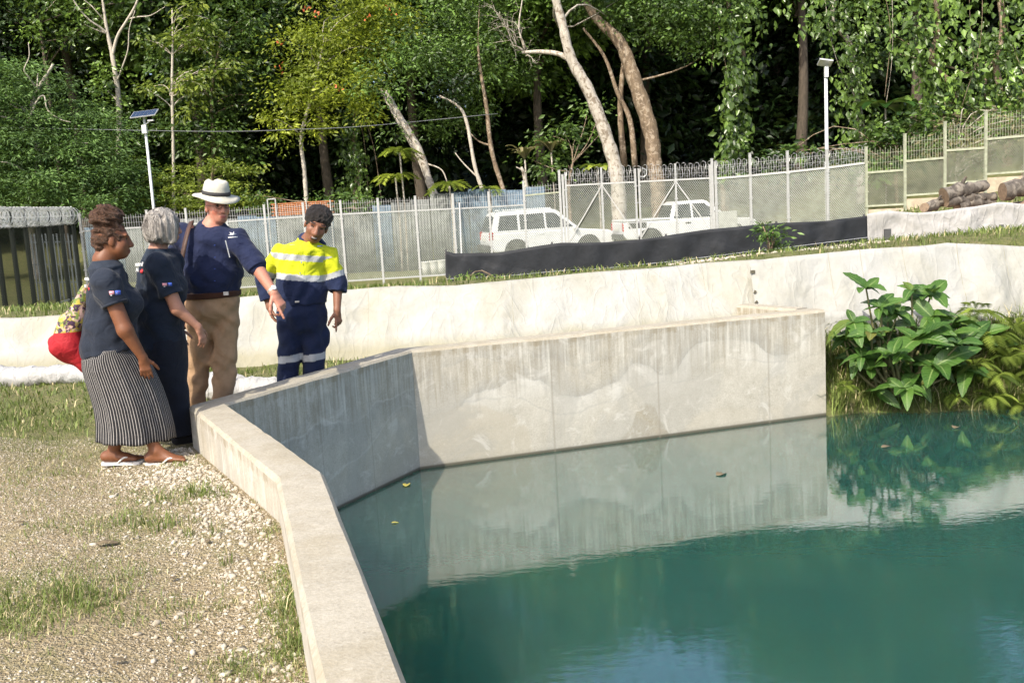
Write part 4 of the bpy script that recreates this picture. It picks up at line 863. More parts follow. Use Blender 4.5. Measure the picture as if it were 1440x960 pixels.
# ------------------------------------------------------------------ white lined bank, roll and silt fences
def cloth_mat(name, c, dirt, var=.08, wrinkle=.5, ds=.45, low=None, rough=.75):
    m, nt, b = new_mat(name); pos = geo_pos(nt)
    n1 = noise(nt, 1.1, 6, .65, pos, .6); n2 = noise(nt, 6, 6, .65, pos, .5); n3 = noise(nt, 40, 3, .6, pos)
    cc = np.array(c); col = ramp(nt, n2, [(.3, tuple(cc * (1 - var))), (.7, tuple(np.minimum(cc * (1 + var), .86)))])
    col = mixc(nt, math_(nt, 'MULTIPLY', ramp(nt, n1, [(.45, 0), (.68, 1)]), ds), col, dirt)
    if low is not None:
        z = sepz(nt, pos)[2]; col = mixc(nt, math_(nt, 'MULTIPLY', ramp(nt, math_(nt, 'ADD', math_(nt, 'MULTIPLY', math_(nt, 'SUBTRACT', low, z), 3.5), math_(nt, 'MULTIPLY', n2, .6)), [(.35, 0), (.85, 1)]), .65), col, dirt)
    nt.links.new(col, b.inputs['Base Color']); b.inputs['Roughness'].default_value = rough; b.inputs['Specular IOR Level'].default_value = .25
    st = noise(nt, 1, 5, .6, pos, 1.2, (6, 6, 1.4)); st2 = noise(nt, 2.2, 4, .55, pos, 2.0)
    cr1 = math_(nt, 'ABSOLUTE', math_(nt, 'SUBTRACT', noise(nt, 1, 1, .4, pos, .25, (2.2, 2.2, .55)), .5)); cr2 = math_(nt, 'ABSOLUTE', math_(nt, 'SUBTRACT', noise(nt, 1, 1, .4, pos, .3, (4.5, 4.5, .8)), .5))
    cr_ = math_(nt, 'ADD', ramp(nt, cr1, [(0, 1), (.03, .3), (.10, 0)]), math_(nt, 'MULTIPLY', ramp(nt, cr2, [(0, 1), (.03, .2), (.08, 0)]), .6))
    h = math_(nt, 'ADD', math_(nt, 'ADD', math_(nt, 'MULTIPLY', st, .7), math_(nt, 'MULTIPLY', st2, .8)), math_(nt, 'ADD', math_(nt, 'MULTIPLY', n3, .06), math_(nt, 'MULTIPLY', cr_, .30))); bump(nt, b, h, wrinkle, .06); return m
M_LIN = cloth_mat('geotextile_white', (.385, .383, .352), (.26, .235, .135), low=-.06, wrinkle=.36)
M_LIN2 = cloth_mat('geotextile_clean', (.37, .37, .347), (.28, .26, .17), ds=.35, wrinkle=.36)
M_SILTW = cloth_mat('silt_fabric_white', (.40, .39, .38), (.30, .28, .22), ds=.35, wrinkle=.6)
M_SILTB = simple('silt_fabric_black', (.016, .018, .022), .65, 0, .25, 6, .4, .35, local=False, bdist=.03)
def drape(name, tops, bots, label, cat, mat, fold=.03, nu=160, nv=16, seams=(), seed=0, hem=.0, diag=()):
    """a fabric sheet between two world polylines with hanging folds, pinned tension creases and a small thickness"""
    g = np.random.default_rng(seed); T = np.array(tops); B_ = np.array(bots)
    def res_(P, n):
        s = np.concatenate([[0], np.cumsum(np.linalg.norm(np.diff(P, axis=0), axis=1))]); q = np.linspace(0, s[-1], n); return np.stack([np.interp(q, s, P[:, k]) for k in range(3)], 1), s[-1]
    Tp, L = res_(T, nu); Bp, _ = res_(B_, nu); v = np.linspace(0, 1, nv)
    P = Tp[:, None] * (1 - v)[None, :, None] + Bp[:, None] * v[None, :, None]
    u = np.linspace(0, L, nu)[:, None]
    d = np.zeros((nu, nv))
    for _ in range(26):
        f = g.uniform(2, 13); ph = g.uniform(0, 6.28); k = g.uniform(-2.2, 2.2); c = g.uniform(0, L); wv_ = g.uniform(.2, 1.0)
        d += np.sin(f * u + k * v[None] * 2 + ph) * np.exp(-((u - c) / wv_) ** 2) * g.uniform(.3, 1)
    d *= fold * .8 * (.25 + .75 * np.sin(np.clip(v * 1.1, 0, 1) * np.pi))[None]
    for (u0, amp, dirx) in diag:                  # creases radiating from a pinned point on the top edge
        for kk in np.linspace(.25, 1.5, 5):
            d += amp * (v[None] ** .6) * np.exp(-(((u - u0 * L) * dirx - kk * v[None] * 1.1) / (.035 + .08 * v[None])) ** 2) * (1 - v[None] * .5) * ((u - u0 * L) * dirx > -.05)
    nrm_ = np.array([(T[-1] - T[0])[1], -(T[-1] - T[0])[0], 0]); nrm_ = nrm_ / np.linalg.norm(nrm_)
    P = P + d[:, :, None] * nrm_; P[:, 0, 2] += .010 * np.sin(u[:, 0] * 1.7) + .004 * np.sin(u[:, 0] * 5)
    base = np.array([*Bp[nu // 2][:2], Bp[nu // 2][2]]); ii = np.arange(nu * nv).reshape(nu, nv)
    F = np.stack([ii[:-1, :-1], ii[1:, :-1], ii[1:, 1:], ii[:-1, 1:]], -1).reshape(-1, 4)
    t = thing(name, base, label, cat); o = obj('fabric', mesh_np('fabric', P.reshape(-1, 3) - base, F, [mat], True), t)
    s = o.modifiers.new('s', 'SOLIDIFY'); s.thickness = .012
    return t, base, P
def liner_line(pxs, off_t, off_b, zb):
    T = []; B_ = []
    for x, y in pxs:
        Y = 11.2
        for _ in range(4): p = at(x, y, Y); Y = float(linerY(p[0])) + off_t
        p = at(x, y, Y); T.append(p); fy = float(linerY(p[0])) + off_b; B_.append((p[0], fy, zb if zb is not None else float(ground_z(p[0], fy - .15)) - .06))
    return T, B_
T, B_ = liner_line([(-620, 468), (-380, 460), (-160, 452), (-60, 448), (30, 446), (100, 442), (160, 438), (230, 432), (290, 424), (340, 419), (420, 412), (500, 406), (560, 402), (640, 402), (700, 398), (800, 387), (900, 378), (1000, 369), (1064, 365)], .46, -.06, None)
t, lbase, LPp = drape('bank_liner', T, B_, 'long dirty white fabric liner on the bank behind the group', 'liner', M_LIN, .034, 400, 18, seed=3, diag=[(.06, .03, 1), (.12, .035, 1), (.19, .03, -1), (.3, .035, 1), (.33, .03, -1), (.47, .025, 1), (.55, .03, 1), (.58, .03, -1), (.69, .025, 1), (.78, .03, 1), (.8, .025, -1), (.9, .03, 1), (.93, .03, -1)])
M_SEAM = simple('seam_thread', (.30, .28, .2), .8)  # seam lines in a darker tone than the fabric
for uu in (.06, .19, .36, .47, .58, .69, .80, .90, .955):
    i = int(uu * 399); mb = MB(); mb.tube(LPp[i] + np.array([0, -.012, 0]) - lbase, .004, 4); mb.build('seam', M_SEAM, t)
T, B_ = liner_line([(1054, 368), (1100, 363), (1200, 353), (1290, 346.5), (1331, 340.5), (1385, 343.5), (1440, 346), (1560, 350), (1700, 352)], .28, -.12, -.5)
t2, lbase2, LP2 = drape('bank_liner', T, B_, 'clean white fabric liner behind the big leaved plant', 'liner', M_LIN2, .028, 220, 18, seed=8, diag=[(.004, .07, 1), (.17, .03, 1), (.36, .04, 1), (.37, .04, -1), (.55, .035, -1), (.62, .05, -1)])
for uu in (.17, .24, .33, .45, .55):
    i = int(uu * 219); mb = MB(); mb.tube(LP2[i] + np.array([0, -.012, 0]) - lbase2, .0035, 4); mb.build('seam', M_SEAM, t2)
mb = MB(); 
for k, f in enumerate((.12, .36, .5, .62, .74, .86)): mb.box(LP2[1, int(f * 17)] + np.array([-.01, -.03, 0]) - lbase2, (.05 if k == 0 else .02, .02, .035), np.array(Matrix.Rotation(.4 * k, 3, 'Y')))
mb.build('eyelet_ties', simple('tie_dark', (.10, .09, .06), .8), t2)
Ts = [at(x, y, 11.0) for x, y in ((1140, 440), (1225, 437), (1300, 438), (1380, 439), (1440, 440), (1600, 443))]; Bs = [(p[0], p[1] - .1, -.72) for p in Ts]
drape('bank_liner', Ts, Bs, 'lower white fabric strip behind the big leaved plant', 'liner', M_LIN2, .01, 120, 10, seed=12)
# white roll on the ground
rp = [onz(x, y, -.22) for x, y in ((-420, 508), (-240, 514), (-120, 520), (-40, 526), (0, 530), (60, 531), (120, 534), (190, 537), (260, 541), (330, 543), (390, 541), (432, 533))]
q = poly_path(rp, 14); q[:, 2] = ground_z(q[:, 0], q[:, 1]) + .075
mb = MB(); gr = np.random.default_rng(4); rr = .115 * (1 + .12 * np.convolve(gr.normal(size=len(q) + 8), np.ones(9) / 3, 'valid')[:len(q)]); rr[-3:] *= [.8, .6, .35]
mb.tube(q - q[len(q) // 2], rr, 18); o = mb.build('fabric_roll', cloth_mat('fabric_roll_white', (.42, .42, .415), (.22, .18, .12), wrinkle=.9, ds=.25, low=-.2), None, q[len(q) // 2], smooth=True)
v = np.array([c.co for c in o.data.vertices]); fz = np.array([.018 * mn.noise(Vector(p * 6)) + .012 * mn.noise(Vector(p * 17)) for p in v]); v[:, 2] += fz; v[:, 1] += fz; o.data.vertices.foreach_set('co', v.astype(np.float32).ravel())
tag(o, 'rumpled white fabric roll lying on the grass behind the group', 'fabric roll')
# black silt fence
def px_line(pts, Y): return [at(x, y, Y(x) if callable(Y) else Y) for x, y in pts]
SY = lambda x: float(np.interp(x, [620, 1220, 1500], [16.0, 15.8, 15.6]))
bt = [(627, 353), (640, 357), (700, 356), (790, 341), (850, 340), (900, 336), (938, 331), (1000, 323), (1060, 317), (1110, 313), (1170, 309), (1219, 303)]
bb_ = [(627, 402), (640, 399), (700, 396), (790, 390), (850, 386), (900, 380), (938, 377), (1000, 369), (1060, 361), (1110, 355), (1170, 346), (1220, 340)]
T = px_line(bt, SY); B_ = [np.array([p[0], p[1], p[2] - .06]) for p in px_line(bb_, SY)]
t3, sb3, SP = drape('silt_fence', T, B_, 'low black fabric silt fence in front of the gate', 'silt fence', M_SILTB, .02, 200, 12, seed=21, diag=[(.53, .03, 1), (.01, .03, 1), (.95, .03, -1)])
mb = MB(); q = SP[:, 8] + np.array([0, -.03, 0]); mb.tube(q - sb3, .006, 4); mb.build('lower_wire', simple('silt_wire', (.35, .36, .38), .5, .3), t3)
M_STAKE = simple('stake_steel', (.10, .10, .10), .6, .3)
for uu in (.0, .26, .53, .79, .995):
    i = min(199, int(uu * 199)); mb = MB(); mb.bar(SP[i, -1] - sb3 + (0, .03, -.2), SP[i, 0] - sb3 + (0, .03, .03), .03, .03, (0, 1, 0)); mb.build('stake', M_STAKE, t3)
wt = [(1219, 301), (1245, 297), (1290, 300), (1325, 297), (1370, 291), (1407, 283.5), (1440, 286), (1500, 289), (1560, 292)]; wb = [(1220, 338), (1245, 334), (1290, 334), (1325, 331), (1370, 328), (1407, 326), (1440, 325), (1500, 324), (1560, 324)]
T = px_line(wt, SY); B_ = [np.array([p[0], p[1], p[2] - .05]) for p in px_line(wb, SY)]
t4, sb4, SP = drape('silt_fence', T, B_, 'white fabric silt fence in front of the log pile', 'silt fence', M_SILTW, .02, 160, 12, seed=31, diag=[(.08, .04, 1), (.55, .045, -1), (.56, .045, 1)])
for px, hy in ((1248, 322), (1408, 316)):
    p = at(px, 338 if px < 1300 else 326, SY(px) - .15); q2 = at(px - 1, hy, SY(px) - .15); mb = MB(); wdt = .10 if px < 1300 else .05; mb.bar(p - sb4 - (0, 0, .2), np.array([p[0], p[1], q2[2]]) - sb4, wdt, .05, (0, 1, 0)); mb.build('stake', M_STAKE, t4)
# logs on the hill
M_LOG = bark_mat('log_bark', (.05, .042, .035), (.17, .145, .12), (.25, .22, .18), 9); M_LOGE = simple('log_end', (.20, .14, .09), .85, 0, .3, 20, .4)
logs = [((1328, 275), (1388, 264), .15, 'upper cut log lying behind the white silt fence'), ((1330, 284), (1398, 279), .11, 'lower thin log under the upper cut log'), ((1300, 292), (1345, 285), .10, 'small branch log at the left of the log pile'), ((1412, 268), (1475, 265), .18, 'thick log at the right edge above the white fabric'), ((1345, 291), (1395, 287), .10, 'short log lowest in the pile behind the fabric')]
for (a, b, r_, lab) in logs:
    A, B2 = at(*a, 20.5), at(*b, 20.8); c = (A + B2) / 2; q = poly_path([A, c + (0, 0, .05), B2], 6); gq = np.random.default_rng(int(a[0])); q = q + gq.normal(size=q.shape) * .02; mb = MB(); mb.tube(q - c, r_ * (1 + .07 * gq.normal(size=len(q))) * np.linspace(1.1, .8, len(q)), 12); mb.tube([q[4] - c, q[4] - c + np.array([.1, -.1, r_ * 1.6])], [r_ * .35, r_ * .2], 7)
    mb.mi = [1 if len(f) > 4 else 0 for f in mb.f]; o = mb.build('log', [M_LOG, M_LOGE], None, c); smooth_angle(o, 50); tag(o, lab, 'log', 'logs on the slope')
hz = at(1340, 292, 20.6)
V = []; F = []; gq = np.random.default_rng(2); n = 30; m = 12
xs = np.linspace(-1.7, 3.2, n); ys = np.linspace(-.7, 1.8, m)
X_, Y_ = np.meshgrid(xs, ys); b0_ = np.array([hz[0], hz[1], 0]); Z_ = ground_z(X_ + hz[0], Y_ + hz[1]) - .05 + (hz[2] - .05 - ground_z(hz[0], hz[1])) * np.exp(-(np.maximum(0, np.abs(X_ - .9) - 1.3) / .5) ** 2) * np.exp(-(Y_ / .8) ** 2)
Z_ = Z_ + .05 * np.sin(X_ * 9) * np.cos(Y_ * 11); ii = np.arange(n * m).reshape(m, n)
o = obj('earth_mound', mesh_np('earth_mound', np.stack([X_ + hz[0], Y_ + hz[1], Z_], -1).reshape(-1, 3), np.stack([ii[:-1, :-1], ii[:-1, 1:], ii[1:, 1:], ii[1:, :-1]], -1).reshape(-1, 4), [simple('mound_earth', (.28, .19, .13), .95, 0, .4, 5, .8, local=False, bdist=.06)], True)); tag(o, kind='structure')
# ------------------------------------------------------------------ vehicles parked behind the fence
M_CARW = simple('car_paint_white', (.74, .75, .75), .25, 0, .03, 3, 0, .5); M_GLASS = simple('car_glass', (.02, .025, .028), .08, 0, .2, 3, 0, .6); M_TYRE = simple('tyre_rubber', (.025, .025, .025), .85); M_RIM = simple('alloy_rim', (.5, .5, .5), .35, .6)
M_RED = simple('tail_lamp_red', (.45, .02, .02), .2); M_BLK = simple('black_trim', (.03, .03, .03), .6); M_LAMP = simple('head_lamp', (.6, .62, .65), .1); M_PLATE = simple('plate_white', (.6, .6, .55), .5)
def taper_prism(mb, out, w0, w1, z0, z1, mi=0):
    """side outline (x,z) extruded across y; half width runs from w0 at z0 to w1 at z1"""
    o = np.asarray(out, float); n = len(o); w_ = np.interp(o[:, 1], [z0, z1], [w0, w1])
    p = np.concatenate([np.stack([o[:, 0], -w_, o[:, 1]], 1), np.stack([o[:, 0], w_, o[:, 1]], 1)])
    mb.add(p, [tuple(range(n)), tuple(range(2 * n - 1, n - 1, -1))] + [((i + 1) % n, i, n + i, n + (i + 1) % n) for i in range(n)], mi)
def side_glass(t, out, hw, z0, z1, name='side_window'):
    for sg in (-1, 1):
        o = np.asarray(out, float); w_ = np.interp(o[:, 1], [z0, z1], hw) + .008; p = np.stack([o[:, 0], sg * w_, o[:, 1]], 1); q = p.copy(); q[:, 1] -= sg * .03; n = len(o)
        mb = MB(); mb.add(np.concatenate([p, q]), [tuple(range(n)), tuple(range(2 * n - 1, n - 1, -1))] + [((i + 1) % n, i, n + i, n + (i + 1) % n) for i in range(n)]); mb.build(name, M_GLASS, t)
def wheels(t, xs, hw, r, wdt=.26):
    for x in xs:
        for sg in (-1, 1):
            rot = np.array(Matrix.Rotation(R(90) * -sg, 3, 'X')); mb = MB()
            mb.lathe([(r * .62, -wdt / 2), (r * .93, -wdt / 2), (r, -wdt * .35), (r, wdt * .35), (r * .93, wdt / 2), (r * .62, wdt / 2)], 24, (x, sg * (hw - wdt * .42), r), rot); wh = mb.build('wheel', M_TYRE, t); smooth_angle(wh, 40)
            mb = MB(); mb.lathe([(.001, wdt * .30), (r * .2, wdt * .34), (r * .22, wdt * .26), (r * .55, wdt * .28), (r * .62, wdt * .44), (r * .60, wdt * .1)], 20, (x, sg * (hw - wdt * .42), r), rot)
            for k in range(6):
                a = k * math.pi / 3; mb.bar((x + math.cos(a) * r * .15, sg * (hw - .02 * wdt), r + math.sin(a) * r * .15), (x + math.cos(a) * r * .58, sg * (hw - .02 * wdt), r + math.sin(a) * r * .58), .05, .03, (0, 1, 0))
            mb.build('rim', M_RIM, wh)
def arches(t, xs, hw, r):
    for x in xs:
        for sg in (-1, 1):
            a = np.linspace(0, np.pi, 15); out = [(x + math.cos(q) * (r + .09), r + math.sin(q) * (r + .09)) for q in a] + [(x - r - .09, r * .55), (x + r + .09, r * .55)]
            mb = MB(); ys = sorted((sg * (hw - .25), sg * (hw + .012))); mb.prism(out, *ys); mb.build('wheel_arch', M_BLK, t)
def slab(t, c, s, name, m, bevel=.015): mb = MB(); mb.box(c, s); return mb.build(name, m, t, bevel=bevel)
# off-road wagon
c = at(769, 352, 38.3); zc = float(ground_z(c[0], c[1])); print('wagon ground', zc, at(769, 297, 38)[2])
zc = at(700, 297, 38)[2] - 1.93
wg = thing('offroad_wagon', (c[0], c[1], zc), 'white boxy off-road wagon behind the left half of the gate', 'car', rz=R(14))
mb = MB(); taper_prism(mb, [(-2.42, .55), (-2.45, .8), (-2.40, 1.12), (.98, 1.12), (1.2, 1.10), (2.25, 1.0), (2.42, .88), (2.45, .5), (2.3, .38), (-2.3, .4)], .97, .94, .4, 1.12); mb.build('body', M_CARW, wg, bevel=.05)
mb = MB(); taper_prism(mb, [(-2.38, 1.10), (-2.16, 1.84), (-2.0, 1.90), (.05, 1.92), (.25, 1.86), (1.12, 1.10)], .93, .74, 1.1, 1.92); mb.build('cabin', M_CARW, wg, bevel=.06)
side_glass(wg, [(-2.14, 1.2), (-2.0, 1.74), (-1.35, 1.76), (-1.35, 1.2)], (.93, .74), 1.1, 1.92); side_glass(wg, [(-1.25, 1.2), (-1.25, 1.76), (-.3, 1.77), (-.3, 1.2)], (.93, .74), 1.1, 1.92); side_glass(wg, [(-.22, 1.2), (-.22, 1.77), (.12, 1.76), (.85, 1.2)], (.93, .74), 1.1, 1.92)
mb = MB(); mb.add([(-2.375, -.72, 1.2), (-2.375, .72, 1.2), (-2.21, .62, 1.74), (-2.21, -.62, 1.74)], [(0, 1, 2, 3)]); o = mb.build('rear_window', M_GLASS, wg); s = o.modifiers.new('s', 'SOLIDIFY'); s.thickness = .03
mb = MB(); mb.add([(1.06, -.8, 1.17), (1.06, .8, 1.17), (.34, .66, 1.8), (.34, -.66, 1.8)], [(0, 1, 2, 3)]); o = mb.build('windscreen', M_GLASS, wg); s = o.modifiers.new('s', 'SOLIDIFY'); s.thickness = .03
for sg in (-1, 1): slab(wg, (-2.38, sg * .85, 1.0), (.14, .2, .34), 'tail_light', M_RED, .03); slab(wg, (2.36, sg * .75, .86), (.16, .34, .16), 'headlight', M_LAMP, .03); slab(wg, (.85, sg * 1.05, 1.18), (.12, .18, .16), 'wing_mirror', M_CARW, .03); slab(wg, (-.45, sg * .955, 1.0), (.2, .03, .04), 'door_handle', M_CARW); slab(wg, (.4, sg * .955, 1.0), (.2, .03, .04), 'door_handle', M_CARW); slab(wg, (-.9, sg * .62, 1.95), (1.9, .04, .04), 'roof_rail', M_CARW)
slab(wg, (-2.5, 0, .56), (.16, 1.8, .26), 'rear_bumper', M_BLK, .04); slab(wg, (2.48, 0, .52), (.14, 1.8, .28), 'front_bumper', M_BLK, .04); slab(wg, (-2.46, .1, .88), (.03, .5, .14), 'plate', M_PLATE)
arches(wg, (-1.45, 1.42), .96, .39); wheels(wg, (-1.45, 1.42), .97, .39)
# pickup
c = at(963, 350, 38.0); zc = at(965, 281, 38)[2] - 1.86
pk = thing('pickup_truck', (c[0], c[1], zc), 'white double cab pickup behind the right half of the gate', 'car', rz=R(8))
mb = MB(); taper_prism(mb, [(-2.62, .62), (-2.65, 1.15), (-.75, 1.15), (1.2, 1.14), (2.35, 1.06), (2.55, .95), (2.6, .55), (2.45, .42), (-2.5, .5)], .95, .93, .4, 1.15); mb.build('body', M_CARW, pk, bevel=.05)
mb = MB(); taper_prism(mb, [(-.85, 1.12), (-.62, 1.74), (-.45, 1.82), (.55, 1.84), (.72, 1.78), (1.5, 1.12)], .92, .70, 1.12, 1.84); mb.build('cabin', M_CARW, pk, bevel=.06)
side_glass(pk, [(-.68, 1.2), (-.5, 1.7), (.0, 1.72), (.0, 1.2)], (.92, .70), 1.12, 1.84); side_glass(pk, [(.08, 1.2), (.08, 1.72), (.55, 1.71), (1.2, 1.2)], (.92, .70), 1.12, 1.84)
for xa, za, xb, zb_, nm in ((-.83, 1.2, -.67, 1.7, 'rear_window'), (1.45, 1.18, .78, 1.74, 'windscreen')):
    mb = MB(); mb.add([(xa, -.76, za), (xa, .76, za), (xb, .62, zb_), (xb, -.62, zb_)], [(0, 1, 2, 3)]); o = mb.build(nm, M_GLASS, pk); s = o.modifiers.new('s', 'SOLIDIFY'); s.thickness = .03
slab(pk, (-1.72, 0, 1.14), (1.7, 1.6, .05), 'tray_bed', M_BLK); slab(pk, (-1.72, 0, 1.21), (1.78, 1.82, .07), 'tray_rim', M_CARW, .02); slab(pk, (-2.1, -.92, 1.02), (.7, .04, .22), 'tray_toolbox', M_BLK)
for sg in (-1, 1): slab(pk, (-2.63, sg * .83, .98), (.06, .16, .32), 'tail_light', M_RED, .02); slab(pk, (2.45, sg * .72, .92), (.2, .36, .16), 'headlight', M_LAMP, .03); slab(pk, (1.2, sg * 1.02, 1.2), (.12, .2, .18), 'wing_mirror', M_CARW, .03); slab(pk, (-.15, sg * .95, 1.02), (.2, .03, .04), 'door_handle', M_BLK); slab(pk, (.85, sg * .95, 1.02), (.2, .03, .04), 'door_handle', M_BLK)
slab(pk, (-2.72, 0, .62), (.16, 1.75, .2), 'rear_bumper', M_BLK, .03); slab(pk, (2.62, 0, .55), (.14, 1.8, .3), 'front_bumper', M_CARW, .04); slab(pk, (-2.68, .0, .9), (.02, .5, .14), 'plate', M_PLATE)
for sg in (-1, 1): mb = MB(); mb.bar((-.5, sg * .98, .48), (1.1, sg * .98, .48), .08, .05); mb.build('side_step', M_BLK, pk)
arches(pk, (-1.62, 1.62), .95, .41); wheels(pk, (-1.62, 1.62), .96, .41)
M_SIGN = simple('faded_board', (.55, .56, .52), .7); bz = at(1030, 330, 33.5); zt_ = at(1018, 297, 33.4)[2]; pz_ = at(1018, 308, 33.4); zg_ = float(ground_z(pz_[0], pz_[1])); o = slab(None, (pz_[0], pz_[1], (zt_ + zg_) / 2), (.9, .06, zt_ - zg_), 'faded_board', M_SIGN); tag(o, 'pale board leaning inside the fence right of the gate post', 'board')
o.location = (0, 0, 0)

# ------------------------------------------------------------------ plants near the pond
def blade_leaf(L, Wd, curve, nseg=8, lobes=0, tipw=.0):
    """broad leaf with midrib fold, drooping tip and wavy edge; returns verts (5 per row)"""
    t = np.linspace(0, 1, nseg + 1); wv_ = Wd * np.sin(np.pi * np.clip(t * .93 + .05, 0, 1) ** .85) ** .8
    x = L * t; z = -curve * L * t ** 2
    rows = []
    for k, s in enumerate((-1, -.5, 0, .5, 1)):
        rows.append(np.stack([x, s * wv_ * .5, z + abs(s) * wv_ * .16 + .015 * L * np.sin(t * 26) * abs(s)], 1))
    V = np.stack(rows, 1).reshape(-1, 3); i = np.arange((nseg + 1) * 5).reshape(nseg + 1, 5)
    F = np.stack([i[:-1, :-1], i[1:, :-1], i[1:, 1:], i[:-1, 1:]], -1).reshape(-1, 4); return V, F
def big_leaf_mat():
    m, nt, b = new_mat('leaf_big_ribbed'); uv = N(nt, 'UVMap'); s = sepz(nt, uv.outputs[0]); oi = N(nt, 'ObjectInfo')
    vv = math_(nt, 'ABSOLUTE', math_(nt, 'SUBTRACT', s[1], .5))
    rib = ramp(nt, vv, [(0, 1), (.03, .9), (.05, 0)]); side = math_(nt, 'SINE', math_(nt, 'MULTIPLY', math_(nt, 'SUBTRACT', s[0], math_(nt, 'MULTIPLY', vv, .35)), 62)); sr_ = ramp(nt, side, [(.8, 0), (.97, .22)])
    base = ramp(nt, oi.outputs['Random'], [(0, (.025, .075, .012)), (.45, (.045, .125, .018)), (.9, (.09, .19, .025)), (.95, (.15, .19, .03)), (1, (.24, .17, .05))])
    base = mixc(nt, .35, base, ramp(nt, noise(nt, 5, 4, .6, obj_co(nt)), [(.3, (.02, .05, .01)), (.7, (.12, .22, .04))]))
    col = mixc(nt, math_(nt, 'MULTIPLY', math_(nt, 'MAXIMUM', rib, sr_), .7), base, (.26, .36, .12)); nt.links.new(col, b.inputs['Base Color']); b.inputs['Roughness'].default_value = .42
    bump(nt, b, math_(nt, 'MAXIMUM', rib, math_(nt, 'MULTIPLY', side, .4)), .4, .012)
    t = N(nt, 'BsdfTranslucent'); nt.links.new(mixc(nt, .4, col, (.2, .3, .03), 'ADD'), t.inputs[0]); mx = N(nt, 'MixShader'); mx.inputs[0].default_value = .22
    nt.links.new(b.outputs[0], mx.inputs[1]); nt.links.new(t.outputs[0], mx.inputs[2]); nt.links.new(mx.outputs[0], nt.nodes['Material Output'].inputs[0]); return m
M_BL = big_leaf_mat(); M_STEM = bark_mat('plant_stem', (.10, .10, .04), (.24, .22, .10))
leaf_meshes = []
for cv in (.15, .4, .7):
    V, F = blade_leaf(1.0, .52, cv, 9); uv = np.stack([np.repeat(np.linspace(0, 1, 10), 5), np.tile(np.linspace(0, 1, 5), 10)], 1); leaf_meshes.append(mesh_np('leaf', V, F, [M_BL], True, uv=uv))
def frame_rot(ax, up):
    x = nrm(ax); y = nrm(np.cross(up, x)); z = np.cross(x, y); return Matrix(((x[0], y[0], z[0]), (x[1], y[1], z[1]), (x[2], y[2], z[2])))
pb0 = at(1262, 560, 10.35); pb0[2] = float(ground_z(pb0[0], pb0[1]))
bp = thing('big_leaved_shrub', pb0, 'shrub with big ribbed glossy leaves on the bank beyond the wall end', 'shrub'); g = np.random.default_rng(17)
# leaf bases given by where the whorls sit in the photograph (x, y, depth offset, number, size)
whorls = [(1282, 408, .1, 6, .30), (1238, 432, -.05, 6, .33), (1262, 440, .05, 7, .34), (1310, 445, 0, 6, .36), (1340, 452, .05, 5, .36), (1200, 452, 0, 5, .33), (1225, 468, -.2, 6, .32), (1290, 478, -.25, 7, .40), (1250, 500, -.3, 6, .34), (1315, 515, -.35, 6, .40), (1350, 480, .0, 6, .36), (1380, 470, .1, 5, .34), (1275, 545, -.4, 4, .34), (1185, 470, .1, 4, .3), (1360, 520, -.15, 5, .34), (1225, 520, -.2, 5, .3), (1400, 490, .15, 4, .3), (1210, 500, .1, 6, .3), (1240, 475, .15, 6, .3), (1300, 500, .1, 6, .34), (1330, 490, -.1, 6, .32), (1270, 515, 0, 6, .3), (1195, 490, .1, 5, .26), (1295, 540, -.2, 5, .28), (1255, 460, .2, 6, .3), (1320, 470, .2, 6, .3), (1235, 550, -.1, 5, .24), (1345, 545, -.1, 5, .24)]
mbs = MB()
for (x, y, dy, n, L) in whorls + [(x + g.normal() * 16, y + g.normal() * 14, dy + .1 + g.normal() * .1, n, L * .85) for x, y, dy, n, L in whorls]:
    c = at(x, y, 10.35 + dy); root = pb0 + np.array([g.normal() * .12, g.normal() * .08, 0]); q = poly_path([root - pb0, (root + c) / 2 - pb0 + np.array([g.normal() * .08, .05, -.02]), c - pb0], 5); mbs.tube(q, np.linspace(.02, .009, len(q)), 6)
    a0 = g.random() * 6.28
    for k in range(n):
        a = a0 + k * 2 * np.pi / n + g.normal() * .25; el = g.uniform(-.35, .65) if k else .9; d = np.array([math.cos(a), math.sin(a) - .25, el]); up = np.array([-.25, -.45, 1.]) + g.normal(size=3) * .25
        o = obj('leaf', leaf_meshes[int(g.integers(0, 3))], bp); s = L * g.uniform(.42, 1.05); o.matrix_local = Matrix.Translation(Vector(c - pb0)) @ frame_rot(d, up).to_4x4() @ Matrix.Diagonal((s, s, s, 1))
mbs.build('stems', M_STEM, bp, smooth=True)
